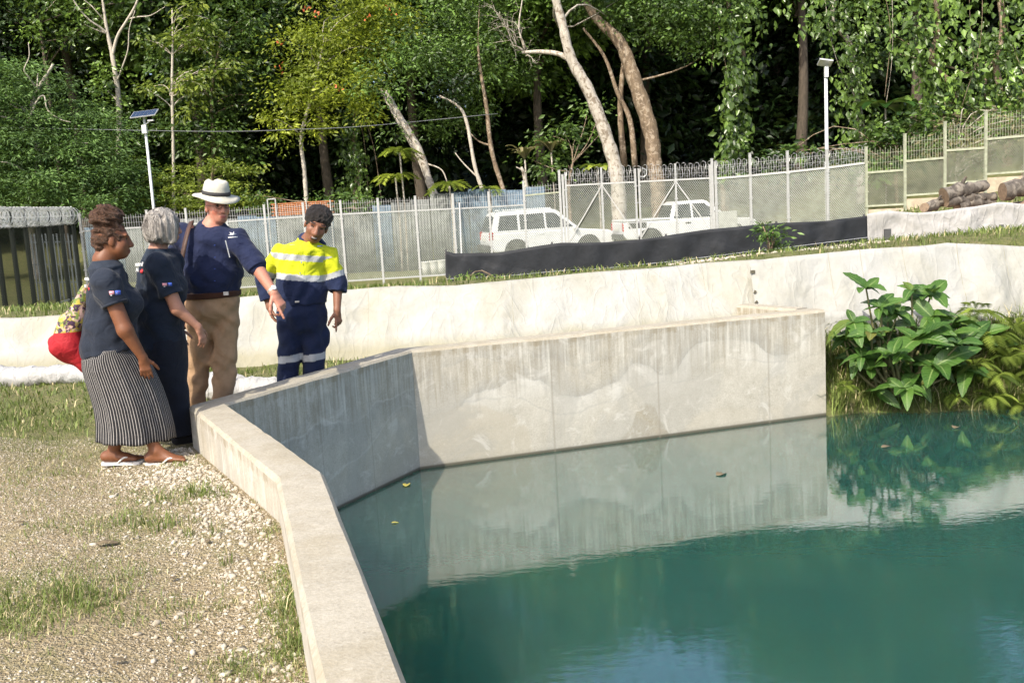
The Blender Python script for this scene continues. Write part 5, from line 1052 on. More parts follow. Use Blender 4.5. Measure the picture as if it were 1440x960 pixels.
def fern(name, x, y, Y, n, L, label, leafm=L_FERN, z0=None, cat='fern'):
    g = np.random.default_rng(int(x * 3 + y)); c = at(x, y, Y); zb = float(ground_z(c[0], c[1])); base = np.array([c[0], c[1], min(zb, c[2])]); t = thing(name, base, label, cat); V = []; F = []; T = []; nv = 0
    for i in range(n):
        a = 2 * np.pi * i / n + g.normal() * .3; d = nrm((math.cos(a), math.sin(a) - .5, .5 + g.random() * .8)); l = L * g.uniform(.6, 1.15); s = np.linspace(0, 1, 12)[:, None]; p = c + d * l * s + np.array([0, 0, -.75 * l]) * s ** 2.2
        tg = np.gradient(p, axis=0); tg /= np.linalg.norm(tg, axis=1)[:, None]; sd_ = nrm(np.cross(d, (0, 0, 1)))
        for sg in (1, -1):
            q = np.repeat(p, 2, 0)[1:]; q[::2] += np.repeat(np.gradient(p, axis=0), 2, 0)[1:][::2] * .5; tt = np.linspace(0, 1, len(q)); A = np.repeat(tg, 2, 0)[1:] * .55 + sg * sd_ + np.array([0, 0, -.15]); ll = l * .30 * np.sin(np.pi * np.clip(.12 + tt * .9, 0, 1)) ** .8 + .01
            v, f = leaf_quads(q, A, np.tile([0, 0, 1.], (len(q), 1)), ll, ll * .15); V.append(v); F.append(f + nv); nv += len(v); T += [g.random()] * len(f)
    obj('fronds', mesh_np('fronds', np.concatenate(V) - base, np.concatenate(F), [leafm], False, fattr=np.array(T)), t); return t
for i, (x, y, Y, n, L, lab) in enumerate([(1418, 505, 10.2, 9, .36, 'tall yellow green fern at the right edge of the bank'), (1372, 440, 10.7, 8, .42, 'fern standing up behind the big leaves'), (1395, 560, 9.98, 10, .34, 'bright fern hanging over the water at the right'), (1432, 570, 10.0, 8, .32, 'bright fern lowest in the right corner of the bank'), (1345, 560, 10.05, 7, .2, 'small fern at the water below the big leaves'), (1425, 460, 10.6, 9, .36, 'fern at the right edge below the white liner'), (1460, 530, 10.1, 9, .4, 'fern cut by the right edge of the picture'), (1370, 515, 10.2, 8, .3, 'fern in the middle of the right bank'), (1440, 500, 10.35, 10, .4, 'fern behind the lowest fern at the right edge'), (1392, 475, 10.5, 10, .42, 'large fern between the big leaves and the right edge'), (1400, 530, 10.05, 10, .36, 'fern just above the bright hanging fern'), (1190, 545, 10.05, 8, .2, 'small fern at the end of the long wall')]): fern('fern', x, y, Y, n, L, lab)
# small shrubs by the silt fence
tree('roadside_shrub', [(1085, 362), (1086, 345)], 14.8, [.02, .012], [(1070, 335, 14.8, .22, .12), (1100, 338, 14.8, .24, .12), (1085, 325, 14.8, .2, .1), (1085, 348, 14.7, .3, .12)], 'young green shrub in front of the black silt fence', L_MID, B_BROWN, dens=90, per=40, cr_=.12, lL=.09, lW=.03, droop=.15, flat=.5, cat='shrub', up=1)
tree('roadside_shrub', [(650, 402), (650, 392)], 14.6, [.012, .008], [(648, 390, 14.6, .14, .1), (662, 396, 14.6, .2, .06), (690, 398, 14.6, .25, .05)], 'small weed at the left end of the black silt fence', L_VINE, B_BROWN, dens=90, per=30, cr_=.1, lL=.07, lW=.035, cat='shrub')

# ------------------------------------------------------------------ grass, gravel, fallen leaves
def blades(P, h, wd, g, lean=.5):
    n = len(P); a = g.random(n) * 6.28; d = np.stack([np.cos(a), np.sin(a), np.zeros(n)], 1); s = np.stack([-np.sin(a), np.cos(a), np.zeros(n)], 1)
    h = (h * (.5 + .9 * g.random(n)))[:, None]; le = lean * (.3 + g.random(n))[:, None]; wd = (wd * (.7 + .6 * g.random(n)))[:, None]
    m_ = P + np.array([0, 0, 1.]) * h * .55 + d * h * le * .3; tip = P + np.array([0, 0, 1.]) * h * (1 - .25 * le) + d * h * le
    V = np.stack([P - s * wd * .5, P + s * wd * .5, m_ + s * wd * .42, m_ - s * wd * .42, tip], 1).reshape(-1, 3); i = np.arange(n)[:, None] * 5
    F4 = i + np.array([[0, 1, 2, 3]]); F3 = i + np.array([[3, 2, 4]]); F = np.concatenate([np.concatenate([F4[:, :3], F4[:, [0, 2, 3]]], 1).reshape(-1, 3), F3]); return V, F, n
def grass(name, P, h, wd, label, seed, mat=L_GRASS, mat2=L_STRAW, f2=.3, lean=.6):
    g = np.random.default_rng(seed); P = np.array(P); P[:, 2] = ground_z(P[:, 0], P[:, 1]) - .004; V, F, n = blades(P, np.broadcast_to(h, (len(P),)), np.broadcast_to(wd, (len(P),)), g, lean)
    tone = .3 + .7 * g.random(n); mi = (g.random(n) < f2).astype(int); o = obj(name, mesh_np(name, V, F, [mat, mat2], False, np.concatenate([mi.repeat(2), mi]), fattr=np.concatenate([tone.repeat(2), tone]))); tag(o, label, 'grass', None, 'stuff'); return o
g = np.random.default_rng(23)
def px_patch(x, y, rx, ry, n, clump=0.0):
    """points on the ground inside a patch seen in the photograph at (x, y)"""
    q = g.normal(size=(n, 2)) * .5 * np.array([rx, ry]) + np.array([x, y]); P = np.array([onz(a, max(b, 480), -.28) for a, b in q])
    if clump: k = max(1, n // 14); c = P[g.integers(0, n, k)]; P = c[g.integers(0, k, n)] + g.normal(size=(n, 3)) * np.array([clump, clump, 0])
    return P
def keep(P):
    P = P[(P[:, 1] < 10.6)]; ok = ~in_poly(P[:, 0], P[:, 1], [tuple(p) for p in outer] + [(24, 9), (26, -8), (float(outer[0][0]), -8.0)]); return P[ok]
nearP = np.concatenate([px_patch(90, 850, 130, 55, 2600, .05), px_patch(10, 890, 60, 40, 900, .05), px_patch(160, 740, 110, 28, 900, .045), px_patch(210, 700, 60, 16, 350, .04), px_patch(275, 700, 40, 16, 500, .04), px_patch(345, 655, 50, 10, 200, .03), px_patch(380, 717, 9, 7, 130, .02), px_patch(420, 900, 25, 70, 1500, .04), px_patch(395, 860, 40, 50, 450, .04), px_patch(340, 945, 70, 20, 500, .04), px_patch(385, 765, 12, 10, 80, .03), px_patch(250, 860, 50, 40, 220, .04), px_patch(310, 862, 12, 8, 70, .02), px_patch(60, 610, 120, 45, 1700, .06), px_patch(180, 690, 200, 90, 500, .07), px_patch(40, 690, 60, 40, 500, .06), px_patch(332, 672, 5, 5, 70, .015), px_patch(410, 832, 10, 15, 200, .03), px_patch(250, 650, 30, 12, 250, .04)])
nearP = keep(nearP); grass('near_grass', nearP, .034, .0032, 'thin patchy grass and straw growing through the gravel', 1, f2=.22, lean=1.0)
tuf = keep(np.concatenate([px_patch(90, 850, 90, 40, 160, .03), px_patch(190, 735, 70, 16, 120, .03), px_patch(275, 700, 30, 10, 90, .03), px_patch(420, 900, 20, 60, 220, .03), px_patch(330, 650, 5, 4, 40, .015), px_patch(380, 715, 8, 5, 60, .015), px_patch(245, 790, 70, 60, 60, .02), px_patch(60, 580, 90, 20, 300, .05)])); grass('grass_tufts', tuf, .085, .0042, 'taller green grass tufts scattered on the gravel', 2, f2=.15, lean=.8)
xs = g.uniform(-9, -1.3, 9000); ys = g.uniform(7.4, 10.7, 9000); P = keep(np.stack([xs, ys, xs * 0], 1)); P = P[(P[:, 1] < linerY(P[:, 0]) - .05) & (g.random(len(P)) < np.interp(P[:, 1], [7.4, 8.0, 8.7], [.05, .35, 1.0]) + .5 * (P[:, 0] > -2.6))]; grass('strip_grass', P, .07, .011, 'grass strip between the fabric roll and the lined bank', 3, f2=.12, lean=.8)
xs = g.uniform(-9, -2.6, 9000); ys = g.uniform(5.2, 9.0, 9000); P = keep(np.stack([xs, ys, xs * 0], 1)); mk = np.array([mn.noise(Vector((p[0] * 1.3, p[1] * 1.3, 9.1))) for p in P]); P = P[mk * 1.2 + np.interp(P[:, 1], [5.2, 6.8, 8.2], [-.45, -.1, .3]) + g.normal(size=len(P)) * .18 > 0]; grass('field_grass', P, .032, .0045, 'short worn grass left of the group', 8, f2=.4, lean=.9)
tt = g.random(1500); c = P3 + (P4 - P3) * tt[:, None]; nD = nrm(np.array([-(P4 - P3)[1], (P4 - P3)[0]])); off = TW + .03 + .35 * g.random(1500) ** 1.5; P = np.column_stack([c + nD * off[:, None], tt * 0]); grass('wall_top_grass', P, .11, .007, 'dry tufts of grass along the back of the long wall', 4, mat=L_GRASS, f2=.5, lean=.5)
xs = g.uniform(-9, 10, 9000); ys = np.array(linerY(xs)) + .42 + g.random(9000) ** 1.3 * 4.0; P = np.stack([xs, ys, xs * 0], 1); P = P[g.random(9000) < np.interp(P[:, 0], [-9, 0, 2, 3.5, 5, 10], [1, .8, .35, .4, 1, 1])]; grass('berm_grass', P, .085, .012, 'grass on top of the bank behind the liners', 5, f2=.12, lean=.7)
xs = g.uniform(-14, 12, 14000); ys = g.uniform(14.5, 31, 14000); P = np.stack([xs, ys, xs * 0], 1); grass('meadow_grass', P, .11, .025, 'mown grass between the bank and the security fence', 6, f2=.1, lean=.8)
xs = g.uniform(P4[0] + .04, 9, 9000); ys = bankY(xs) + .1 + g.random(9000) * .95; P = np.stack([xs, ys, xs * 0], 1); grass('bank_grass', P, .26, .010, 'rank grass and fern litter on the right bank', 7, mat=L_GRASS, f2=.12, lean=1.1)
def stones(name, P, s, label, mat, seed):
    g = np.random.default_rng(seed); n = len(P); ico = bmesh.new(); (bmesh.ops.create_icosphere(ico, subdivisions=1, radius=1.0) if n < 8000 else bmesh.ops.create_cone(ico, cap_ends=True, segments=4, radius1=1.0, radius2=.5, depth=1.5)); bv = np.array([v.co for v in ico.verts]); bmesh.ops.triangulate(ico, faces=ico.faces[:]); bf = np.array([[v.index for v in f.verts] for f in ico.faces]); ico.free(); var = []
    for _ in range(12): r_ = bv * (1 + g.normal(size=(len(bv), 1)) * .28); var.append(r_ * g.uniform(.5, 1.3, 3) * np.array([1, 1, .6]))
    var = np.array(var); a = g.random(n) * 6.28; ca, sa = np.cos(a)[:, None], np.sin(a)[:, None]; B = var[g.integers(0, 12, n)] * s[:, None, None]
    V = np.stack([B[..., 0] * ca - B[..., 1] * sa, B[..., 0] * sa + B[..., 1] * ca, B[..., 2]], -1); P = P.copy(); P[:, 2] = ground_z(P[:, 0], P[:, 1]) + s * .15; V = V + P[:, None]
    F = (np.arange(n)[:, None, None] * len(bv) + bf[None]).reshape(-1, 3); o = obj(name, mesh_np(name, V.reshape(-1, 3), F, [mat], False, fattr=np.repeat(g.random(n), len(bf)))); tag(o, label, 'gravel', None, 'stuff'); return o
def stone_mat():
    m, nt, b = new_mat('limestone_gravel'); a = N(nt, 'Attribute', attribute_name='rnd'); c = ramp(nt, a.outputs['Fac'], [(0, (.32, .26, .165)), (.35, (.43, .36, .24)), (.75, (.50, .43, .31)), (1, (.58, .51, .39))]); c = mixc(nt, .25, c, ramp(nt, noise(nt, 60, 4, .6), [(.3, .2), (.7, .75)])); nt.links.new(c, b.inputs['Base Color']); b.inputs['Roughness'].default_value = .9; return m
M_STONE = stone_mat(); x = g.uniform(-5.0, -.2, 95000); y = 2.2 + g.random(95000) ** 1.3 * 5.4; P = keep(np.stack([x, y, x * 0], 1))
msk = np.array([mn.noise(Vector((p[0] * 1.1, p[1] * 1.1, 3.3))) for p in P]); P = P[msk + g.normal(size=len(P)) * .25 > -.18]; s = .003 + .005 * g.random(len(P)) ** 2.8
stones('gravel', P, s, 'pale limestone gravel scattered over the near ground', M_STONE, 3)
tt = g.random(3600); i = np.where(g.random(3600) < .62, 1, 0); oa = np.array(outer); c = oa[i] + (oa[i + 1] - oa[i]) * np.where(i == 1, tt, 1 - tt * .55)[:, None]; dd = np.abs(g.normal(size=3600)) * .28 + .03
nn = np.array([nrm(np.array([-(inner[k + 1] - inner[k])[1], (inner[k + 1] - inner[k])[0]])) for k in (0, 1)])[i]; P = keep(np.column_stack([c + nn * dd[:, None], tt * 0])); stones('gravel', P, .005 + .014 * g.random(len(P)) ** 2.4, 'coarser broken stones heaped along the foot of the near wall', M_STONE, 5)
x = np.interp(g.random(900), [0, 1], [940, 1250]); P = np.array([at(a, np.interp(a, [640, 1000, 1110, 1250], [402, 372, 360, 346]) , 12.6 + g.random() * 2.4) for a in x]); stones('gravel', P, .012 + .03 * g.random(len(P)) ** 2, 'stones lying along the foot of the black silt fence', M_STONE, 6)
M_DLEAF = simple('dead_leaf', (.17, .13, .075), .8, 0, .3, 30, .3); M_YLEAF = simple('yellow_leaf', (.42, .36, .08), .6, 0, .2, 30, .2)
def flat_leaf(p, L, rz, mat, name, label, group):
    V, F = blade_leaf(L, L * .5, .12, 6); V = V - np.array([L / 2, 0, 0]); o = obj(name, mesh_np(name, V, F, [mat], True), None, p, rz); s = o.modifiers.new('s', 'SOLIDIFY'); s.thickness = .002; tag(o, label, 'leaf', group)
for (x, y, L, a, lab) in ((153, 771, .11, .3, 'curled dark dead leaf on the gravel in the middle left'), (245, 822, .05, 1.2, 'small brown dead leaf below the curled dark one'), (293, 774, .05, 2.0, 'small dead leaf near the gravel beside the wall'), (30, 742, .06, .6, 'small dead leaf at the left edge of the gravel'), (170, 953, .05, .4, 'small dead leaf at the bottom edge')):
    p = onz(x, y, -.28); p[2] = float(ground_z(p[0], p[1])) + .02; flat_leaf(p, L, a, M_DLEAF, 'dead_leaf', lab, 'dead leaves on the gravel')
for (x, y, L, lab) in ((1015, 666, .16, 'floating leaf in the reflection of the long wall'), (1248, 628, .14, 'floating leaf in front of the big leaved shrub'), (1345, 600, .16, 'floating leaf near the right bank'), (556, 735, .06, 'tiny yellow floating leaf near the wall corner'), (572, 681, .14, 'floating straw leaf against the side wall')):
    p = onz(x, y, WZ); p[2] = WZ + .006; flat_leaf(p, L, g.random() * 3, M_YLEAF if 'yellow' in lab or 'straw' in lab else M_DLEAF, 'floating_leaf', lab, 'leaves floating on the pond')

# ------------------------------------------------------------------ people: bodies and clothes grown from blended shapes (one closed surface each)
class Sdf:
    def __init__(s, vox): s.p = []; s.vox = vox
    def cone(s, a, b, ra, rb, k=.02, cuts=(), side=None, fa=1., fb=1.):
        """tapered limb from a to b; radii ra, rb across, times fa, fb along the depth axis 'side x axis'"""
        s.p.append(('c', np.asarray(a, float), np.asarray(b, float), ra, rb, k, cuts, None if side is None else np.asarray(side, float), fa, fb)); return s
    def ball(s, c, r, axes=None, k=.02, cuts=()):
        s.p.append(('b', np.asarray(c, float), np.asarray(r, float) * np.ones(3), np.eye(3) if axes is None else np.asarray(axes), k, cuts)); return s
    def mesh(s, disp=None, relax=1):
        lo = np.full(3, 1e9); hi = -lo
        for p in s.p:
            if p[0] == 'c': m_ = max(p[3], p[4]) * max(1, p[8], p[9]); lo = np.minimum(lo, np.minimum(p[1], p[2]) - m_); hi = np.maximum(hi, np.maximum(p[1], p[2]) + m_)
            else: m_ = p[2].max(); lo = np.minimum(lo, p[1] - m_); hi = np.maximum(hi, p[1] + m_)
        v = s.vox; lo -= 4 * v; hi += 4 * v; n = np.ceil((hi - lo) / v).astype(int) + 1
        D = np.full(n, .06, np.float32)
        for p in s.p:
            if p[0] == 'c':
                _, a, b, ra, rb, k, cuts, side, fa, fb = p; m_ = max(ra * max(1, fa), rb * max(1, fb)) + k + 2 * v; l = np.minimum(a, b) - m_; h = np.maximum(a, b) + m_
            else:
                _, c, r, ax, k, cuts = p; m_ = r.max() + k + 2 * v; l = c - m_; h = c + m_
            i0 = np.maximum(((l - lo) / v).astype(int), 0); i1 = np.minimum(np.ceil((h - lo) / v).astype(int) + 1, n)
            g3 = [lo[q] + v * np.arange(i0[q], i1[q]) for q in range(3)]; P = np.stack(np.meshgrid(*g3, indexing='ij'), -1).astype(np.float32)
            if p[0] == 'c':
                u = b - a; L = np.linalg.norm(u) + 1e-9; u = u / L; q = P - a.astype(np.float32); t = np.clip(q @ u.astype(np.float32) / L, 0, 1); q = q - (t * L)[..., None] * u
                rr = ra + (rb - ra) * t
                if side is None: d = np.sqrt((q * q).sum(-1)) - rr
                else:
                    sv = nrm(side - u * (side @ u)); wv_ = np.cross(u, sv); ff = fa + (fb - fa) * t
                    x1 = q @ sv / rr; x2 = q @ wv_ / (rr * ff); x3 = q @ u / np.minimum(rr, rr * ff)
                    k0 = np.sqrt(x1 * x1 + x2 * x2 + x3 * x3) + 1e-6; k1 = np.sqrt((x1 / rr) ** 2 + (x2 / (rr * ff)) ** 2 + (x3 / np.minimum(rr, rr * ff)) ** 2) + 1e-6; d = k0 * (k0 - 1) / k1
            else:
                q = (P - c.astype(np.float32)) @ ax.T.astype(np.float32); k0 = np.sqrt(((q / r) ** 2).sum(-1)) + 1e-6; k1 = np.sqrt(((q / r ** 2) ** 2).sum(-1)) + 1e-6; d = k0 * (k0 - 1) / k1
            for pt, nn in cuts: d = np.maximum(d, (P - np.asarray(pt, np.float32)) @ nrm(nn).astype(np.float32))
            sl = tuple(slice(i0[q], i1[q]) for q in range(3)); A = D[sl]
            if k > 0: hh = np.clip(.5 + .5 * (A - d) / k, 0, 1); D[sl] = A * (1 - hh) + d * hh - k * hh * (1 - hh)
            else: D[sl] = np.minimum(A, d)
        if disp is not None:
            near = np.argwhere(np.abs(D) < .03); Pn = lo + near * v; D[tuple(near.T)] += disp(Pn).astype(np.float32)
        return surface_nets(D, lo, v, relax)
def surface_nets(D, lo, v, relax=1):
    S = D < 0; n = np.array(D.shape); c = np.zeros(n - 1, np.int8)
    off = [(i, j, k) for i in (0, 1) for j in (0, 1) for k in (0, 1)]
    for i, j, k in off: c += S[i:n[0] - 1 + i, j:n[1] - 1 + j, k:n[2] - 1 + k]
    act = (c > 0) & (c < 8); cells = np.argwhere(act); idx_ = np.full(n - 1, -1, np.int64); idx_[act] = np.arange(len(cells))
    acc = np.zeros((len(cells), 3)); cnt = np.zeros(len(cells))
    for a in off:
        for ax in range(3):
            if a[ax]: continue
            b = list(a); b[ax] = 1
            da = D[tuple((cells + a).T)]; db = D[tuple((cells + b).T)]; cr_ = (da < 0) != (db < 0)
            t = np.where(cr_, da / (da - db + 1e-12), 0); p = np.tile(np.array(a, float), (len(cells), 1)); p[:, ax] += t; acc += p * cr_[:, None]; cnt += cr_
    V = lo + v * (cells + acc / cnt[:, None]); F = []
    for ax in range(3):
        o = [q for q in range(3) if q != ax]; sa = [slice(None)] * 3; sb = [slice(None)] * 3; sa[ax] = slice(0, -1); sb[ax] = slice(1, None)
        X = S[tuple(sa)] != S[tuple(sb)]; e = np.argwhere(X); e = e[(e[:, o[0]] > 0) & (e[:, o[1]] > 0) & (e[:, o[0]] < n[o[0]] - 1) & (e[:, o[1]] < n[o[1]] - 1)]
        q = []
        for d0, d1 in ((-1, -1), (0, -1), (0, 0), (-1, 0)):
            w_ = e.copy(); w_[:, o[0]] += d0; w_[:, o[1]] += d1; q.append(idx_[tuple(w_.T)])
        q = np.stack(q, 1); flip = S[tuple(e.T)] if ax != 1 else ~S[tuple(e.T)]; q[~flip] = q[~flip][:, ::-1]; F.append(q)
    F = np.concatenate(F)
    for _ in range(relax):
        A = np.zeros_like(V); C = np.zeros(len(V))
        for i in range(4): np.add.at(A, F[:, i], V[F[:, (i + 1) % 4]] + V[F[:, i - 1]]); np.add.at(C, F[:, i], 2)
        V = V * .5 + .5 * A / np.maximum(C, 1)[:, None]
    return V, F

def skin_mat(name, rough=.5):
    m, nt, b = new_mat(name); a = N(nt, 'Attribute', attribute_name='Col'); n = noise(nt, 55, 4, .6, obj_co(nt)); n2 = noise(nt, 9, 3, .5, obj_co(nt))
    c = mixc(nt, .16, a.outputs['Color'], ramp(nt, n, [(.3, .25), (.7, .75)]), 'OVERLAY'); c = mixc(nt, .12, c, ramp(nt, n2, [(.3, .3), (.7, .7)]), 'OVERLAY')
    nt.links.new(c, b.inputs['Base Color']); b.inputs['Roughness'].default_value = rough; b.inputs['Specular IOR Level'].default_value = .4
    b.inputs['Subsurface Weight'].default_value = .08; b.inputs['Subsurface Radius'].default_value = (.01, .004, .002); b.inputs['Subsurface Scale'].default_value = .6; bump(nt, b, n, .12, .004); return m
def fabric_mat(name, rough=.85, wr=.5, weave=380, sheen=.15, wscale=9):
    m, nt, b = new_mat(name); a = N(nt, 'Attribute', attribute_name='Col'); co = obj_co(nt); n = noise(nt, wscale, 3, .45, co, 1.6); n2 = noise(nt, 30, 3, .5, co); n3 = noise(nt, weave, 2, .5, co)
    c = mixc(nt, .25, a.outputs['Color'], ramp(nt, n2, [(.3, .35), (.7, .65)]), 'OVERLAY'); nt.links.new(c, b.inputs['Base Color']); b.inputs['Roughness'].default_value = rough
    b.inputs['Sheen Weight'].default_value = sheen * .6; b.inputs['Specular IOR Level'].default_value = .2
    bump(nt, b, math_(nt, 'ADD', n, math_(nt, 'ADD', math_(nt, 'MULTIPLY', n2, .12), math_(nt, 'MULTIPLY', n3, .03))), wr, .03); return m
M_SKIN = skin_mat('skin'); M_FAB = fabric_mat('cotton_cloth'); M_FABT = fabric_mat('trouser_cloth', wr=.5, wscale=6)
def hair_mat(name, a, c, stretch=(60, 60, 14), bs=.9):
    m, nt, b = new_mat(name); n = noise(nt, 1, 4, .65, obj_co(nt), 1.0, stretch); nt.links.new(ramp(nt, n, [(.3, a), (.68, c)]), b.inputs['Base Color']); b.inputs['Roughness'].default_value = .55; bump(nt, b, n, bs, .03); return m
H_BROWN = hair_mat('hair_brown_curls', (.028, .014, .008), (.16, .075, .038), (75, 75, 75)); H_GREY = hair_mat('hair_grey_bob', (.10, .09, .08), (.52, .48, .43), (42, 42, 9)); H_BLACK = hair_mat('hair_black_curls', (.006, .005, .005), (.04, .03, .025), (110, 110, 110))
class P:
    """one person: frame f (facing), r (their right), u (up)"""
    def __init__(s, name, label, base, f):
        s.base = np.asarray(base, float); s.f = nrm((*f, 0)); s.u = np.array([0, 0, 1.]); s.r = np.cross(s.f, s.u); s.t = thing('person', s.base, label, 'person')
    def add(s, name, VF, mat, col, smooth=True, parent=None):
        V, F = VF; c = np.asarray(col, float); c = np.tile(c, (len(V), 1)) if c.ndim == 1 else c; return obj(name, mesh_np(name, V - s.base, F, [mat], smooth, vcol=c), parent or s.t)
def head(B, c, f, u, sc=1.0, jaw=1.0, nose=1.0, k=.014, mouth_open=0):
    r = np.cross(f, u); ax = np.stack([r, f, u]); h = lambda a, b, d: c + sc * (a * r + b * f + d * u)
    B.ball(h(0, -.018, .032), sc * np.array([.076, .096, .088]), ax, k); B.ball(h(0, .02, -.03), sc * np.array([.064, .072, .078]), ax, .02)
    B.ball(h(0, .048, -.085), sc * np.array([.034 * jaw, .034, .026]), ax, .03); 
    for sg in (-1, 1):
        B.ball(h(sg * .036, .052, -.018), sc * np.array([.026, .026, .024]), ax, .02)
        B.ball(h(sg * .031, .069, .036), sc * np.array([.03, .015, .010]), ax, .02); B.ball(h(sg * .077, -.012, -.008), sc * np.array([.010, .02, .032]), ax, .008)
        B.ball(h(sg * .013, .094 * 1.0, -.028), sc * np.array([.012, .012, .010]) * nose, ax, .008)
    B.cone(h(0, .082, .022), h(0, .104, -.024), sc * .010, sc * .015 * nose, .012); B.ball(h(0, .086, -.058), sc * np.array([.026, .013, .008]), ax, .008); B.ball(h(0, .083, -.071), sc * np.array([.022, .013, .009]), ax, .008)
    return h
def face_cols(V, base, h, f, sc, lip, brow, eyewhite=(.5, .47, .43), iris=(.02, .012, .008), smile=0):
    r = None; col = np.tile(np.asarray(base, float), (len(V), 1))
    def near(p, rad, ax=None): return np.linalg.norm((V - p) / np.asarray(rad), axis=1) < 1
    return col, near
def hand(B, w_, d, pn, th, sc=1.0, curls=(.35, .4, .45, .5), thumb=.4, spread=.10, kk=.008):
    """w_ wrist, d towards the fingers, pn out of the back of the hand, th side of the thumb; curls in radians per joint"""
    d = nrm(d); pn = nrm(pn - d * (pn @ d)); th = nrm(th - d * (th @ d) - pn * (th @ pn))
    B.cone(w_ - d * .01, w_ + d * .03 * sc, .024 * sc, .028 * sc, .02, side=th, fa=.75, fb=.62); B.cone(w_ + d * .03 * sc, w_ + d * .082 * sc, .034 * sc, .036 * sc, .014, side=th, fa=.45, fb=.36)
    for i, (o, L, cu) in enumerate(zip((.028, .009, -.010, -.028), (.076, .084, .079, .062), curls)):
        p = w_ + d * (.088 - .004 * abs(i - 1)) * sc + th * o * sc; a = 0.; q = nrm(d + th * (1.5 - i) * spread * .6)
        for j, fr in enumerate((.45, .31, .26)):
            a += cu * (1 if j else .8); dir_ = q * math.cos(a) - pn * math.sin(a); e = p + dir_ * L * fr * sc; B.cone(p, e, (.0098 - .0008 * j) * sc, (.0092 - .0012 * j) * sc, kk if j == 0 else .003); p = e
    p = w_ + d * .022 * sc + th * .026 * sc - pn * .006; 
    for j, (L, r_) in enumerate(((.042, .013), (.034, .011), (.028, .0095))):
        a = .75 - thumb * j * .55; dir_ = nrm(d * math.cos(a) + th * math.sin(a) - pn * (.25 + .3 * thumb * j)); e = p + dir_ * L * sc; B.cone(p, e, r_ * sc, r_ * .9 * sc, .008); p = e
def folds(amp, seed, sc=1.0, vert=.5):
    g = np.random.default_rng(seed); K = [(nrm(g.normal(size=3) * np.array([1, 1, vert])) * g.uniform(14, 42) * sc, g.random() * 6.28, g.uniform(.3, 1)) for _ in range(9)]
    def fn(Pn):
        d = np.zeros(len(Pn))
        for kv, ph, a in K: d += a * np.sin(Pn @ kv + ph + 1.2 * np.sin(Pn @ (kv[[1, 2, 0]] * .35)))
        return d * amp / 2.2
    return fn
def lo_loft(rings, nseg=40, close_top=False):
    """rings: (centre, axis a, radius a, axis b, radius b, pinch) -> verts, quads, uv (u around in metres at ring 0)"""
    a = np.linspace(0, 2 * np.pi, nseg, endpoint=False); V = []; 
    for c, A, ra, Bx, rb, pin in rings: V.append(c + np.outer(np.cos(a) * ra, A) + np.outer(np.sin(a) * rb * (1 - pin * np.cos(a) ** 2), Bx))
    n = len(rings); V = np.concatenate(V); i = np.arange(n * nseg).reshape(n, nseg); F = np.stack([i[:-1], np.roll(i[:-1], -1, 1), np.roll(i[1:], -1, 1), i[1:]], -1).reshape(-1, 4); return V, F, a
def decal(p, nrm_out, right, up, polys, parent, base, off=.006, name='print'):
    """flat printed marks as thin cut shapes on the cloth: polys = (outline [(x,y)..], material)"""
    for out, m_ in polys:
        V = np.array([p + right * x + up * y + nrm_out * off for x, y in out]); o = obj(name, mesh_np(name, V - base, np.arange(len(V))[None], [m_]), parent); s = o.modifiers.new('s', 'SOLIDIFY'); s.thickness = .002; s.offset = 1
M_PRW = simple('print_white', (.75, .75, .75), .7, 0, .05, 50, 0); M_PRR = simple('print_red', (.6, .04, .05), .7, 0, .05, 50, 0); M_PRB = simple('print_blue', (.03, .08, .4), .7, 0, .05, 50, 0); M_PRP = simple('print_pink', (.75, .35, .4), .7, 0, .05, 50, 0)
def text_mesh(s, size, mat, mtx, parent, name='lettering', bold=0.0):
    cu = bpy.data.curves.new(name, 'FONT'); cu.body = s; cu.size = size; cu.extrude = .001; cu.offset = bold; cu.align_x = 'CENTER'; cu.resolution_u = 2
    tmp = bpy.data.objects.new('tmp', cu); COL.objects.link(tmp); dg = bpy.context.evaluated_depsgraph_get(); me_ = bpy.data.meshes.new_from_object(tmp.evaluated_get(dg)); bpy.data.objects.remove(tmp); bpy.data.curves.remove(cu)
    me_.materials.clear(); me_.materials.append(mat); o = obj(name, me_, parent); o.matrix_local = mtx; return o
def mtx(p, rt, up, base):
    rt = nrm(rt); up = nrm(up - rt * (up @ rt)); n = np.cross(rt, up); return Matrix(((rt[0], up[0], n[0], p[0] - base[0]), (rt[1], up[1], n[1], p[1] - base[1]), (rt[2], up[2], n[2], p[2] - base[2]), (0, 0, 0, 1)))

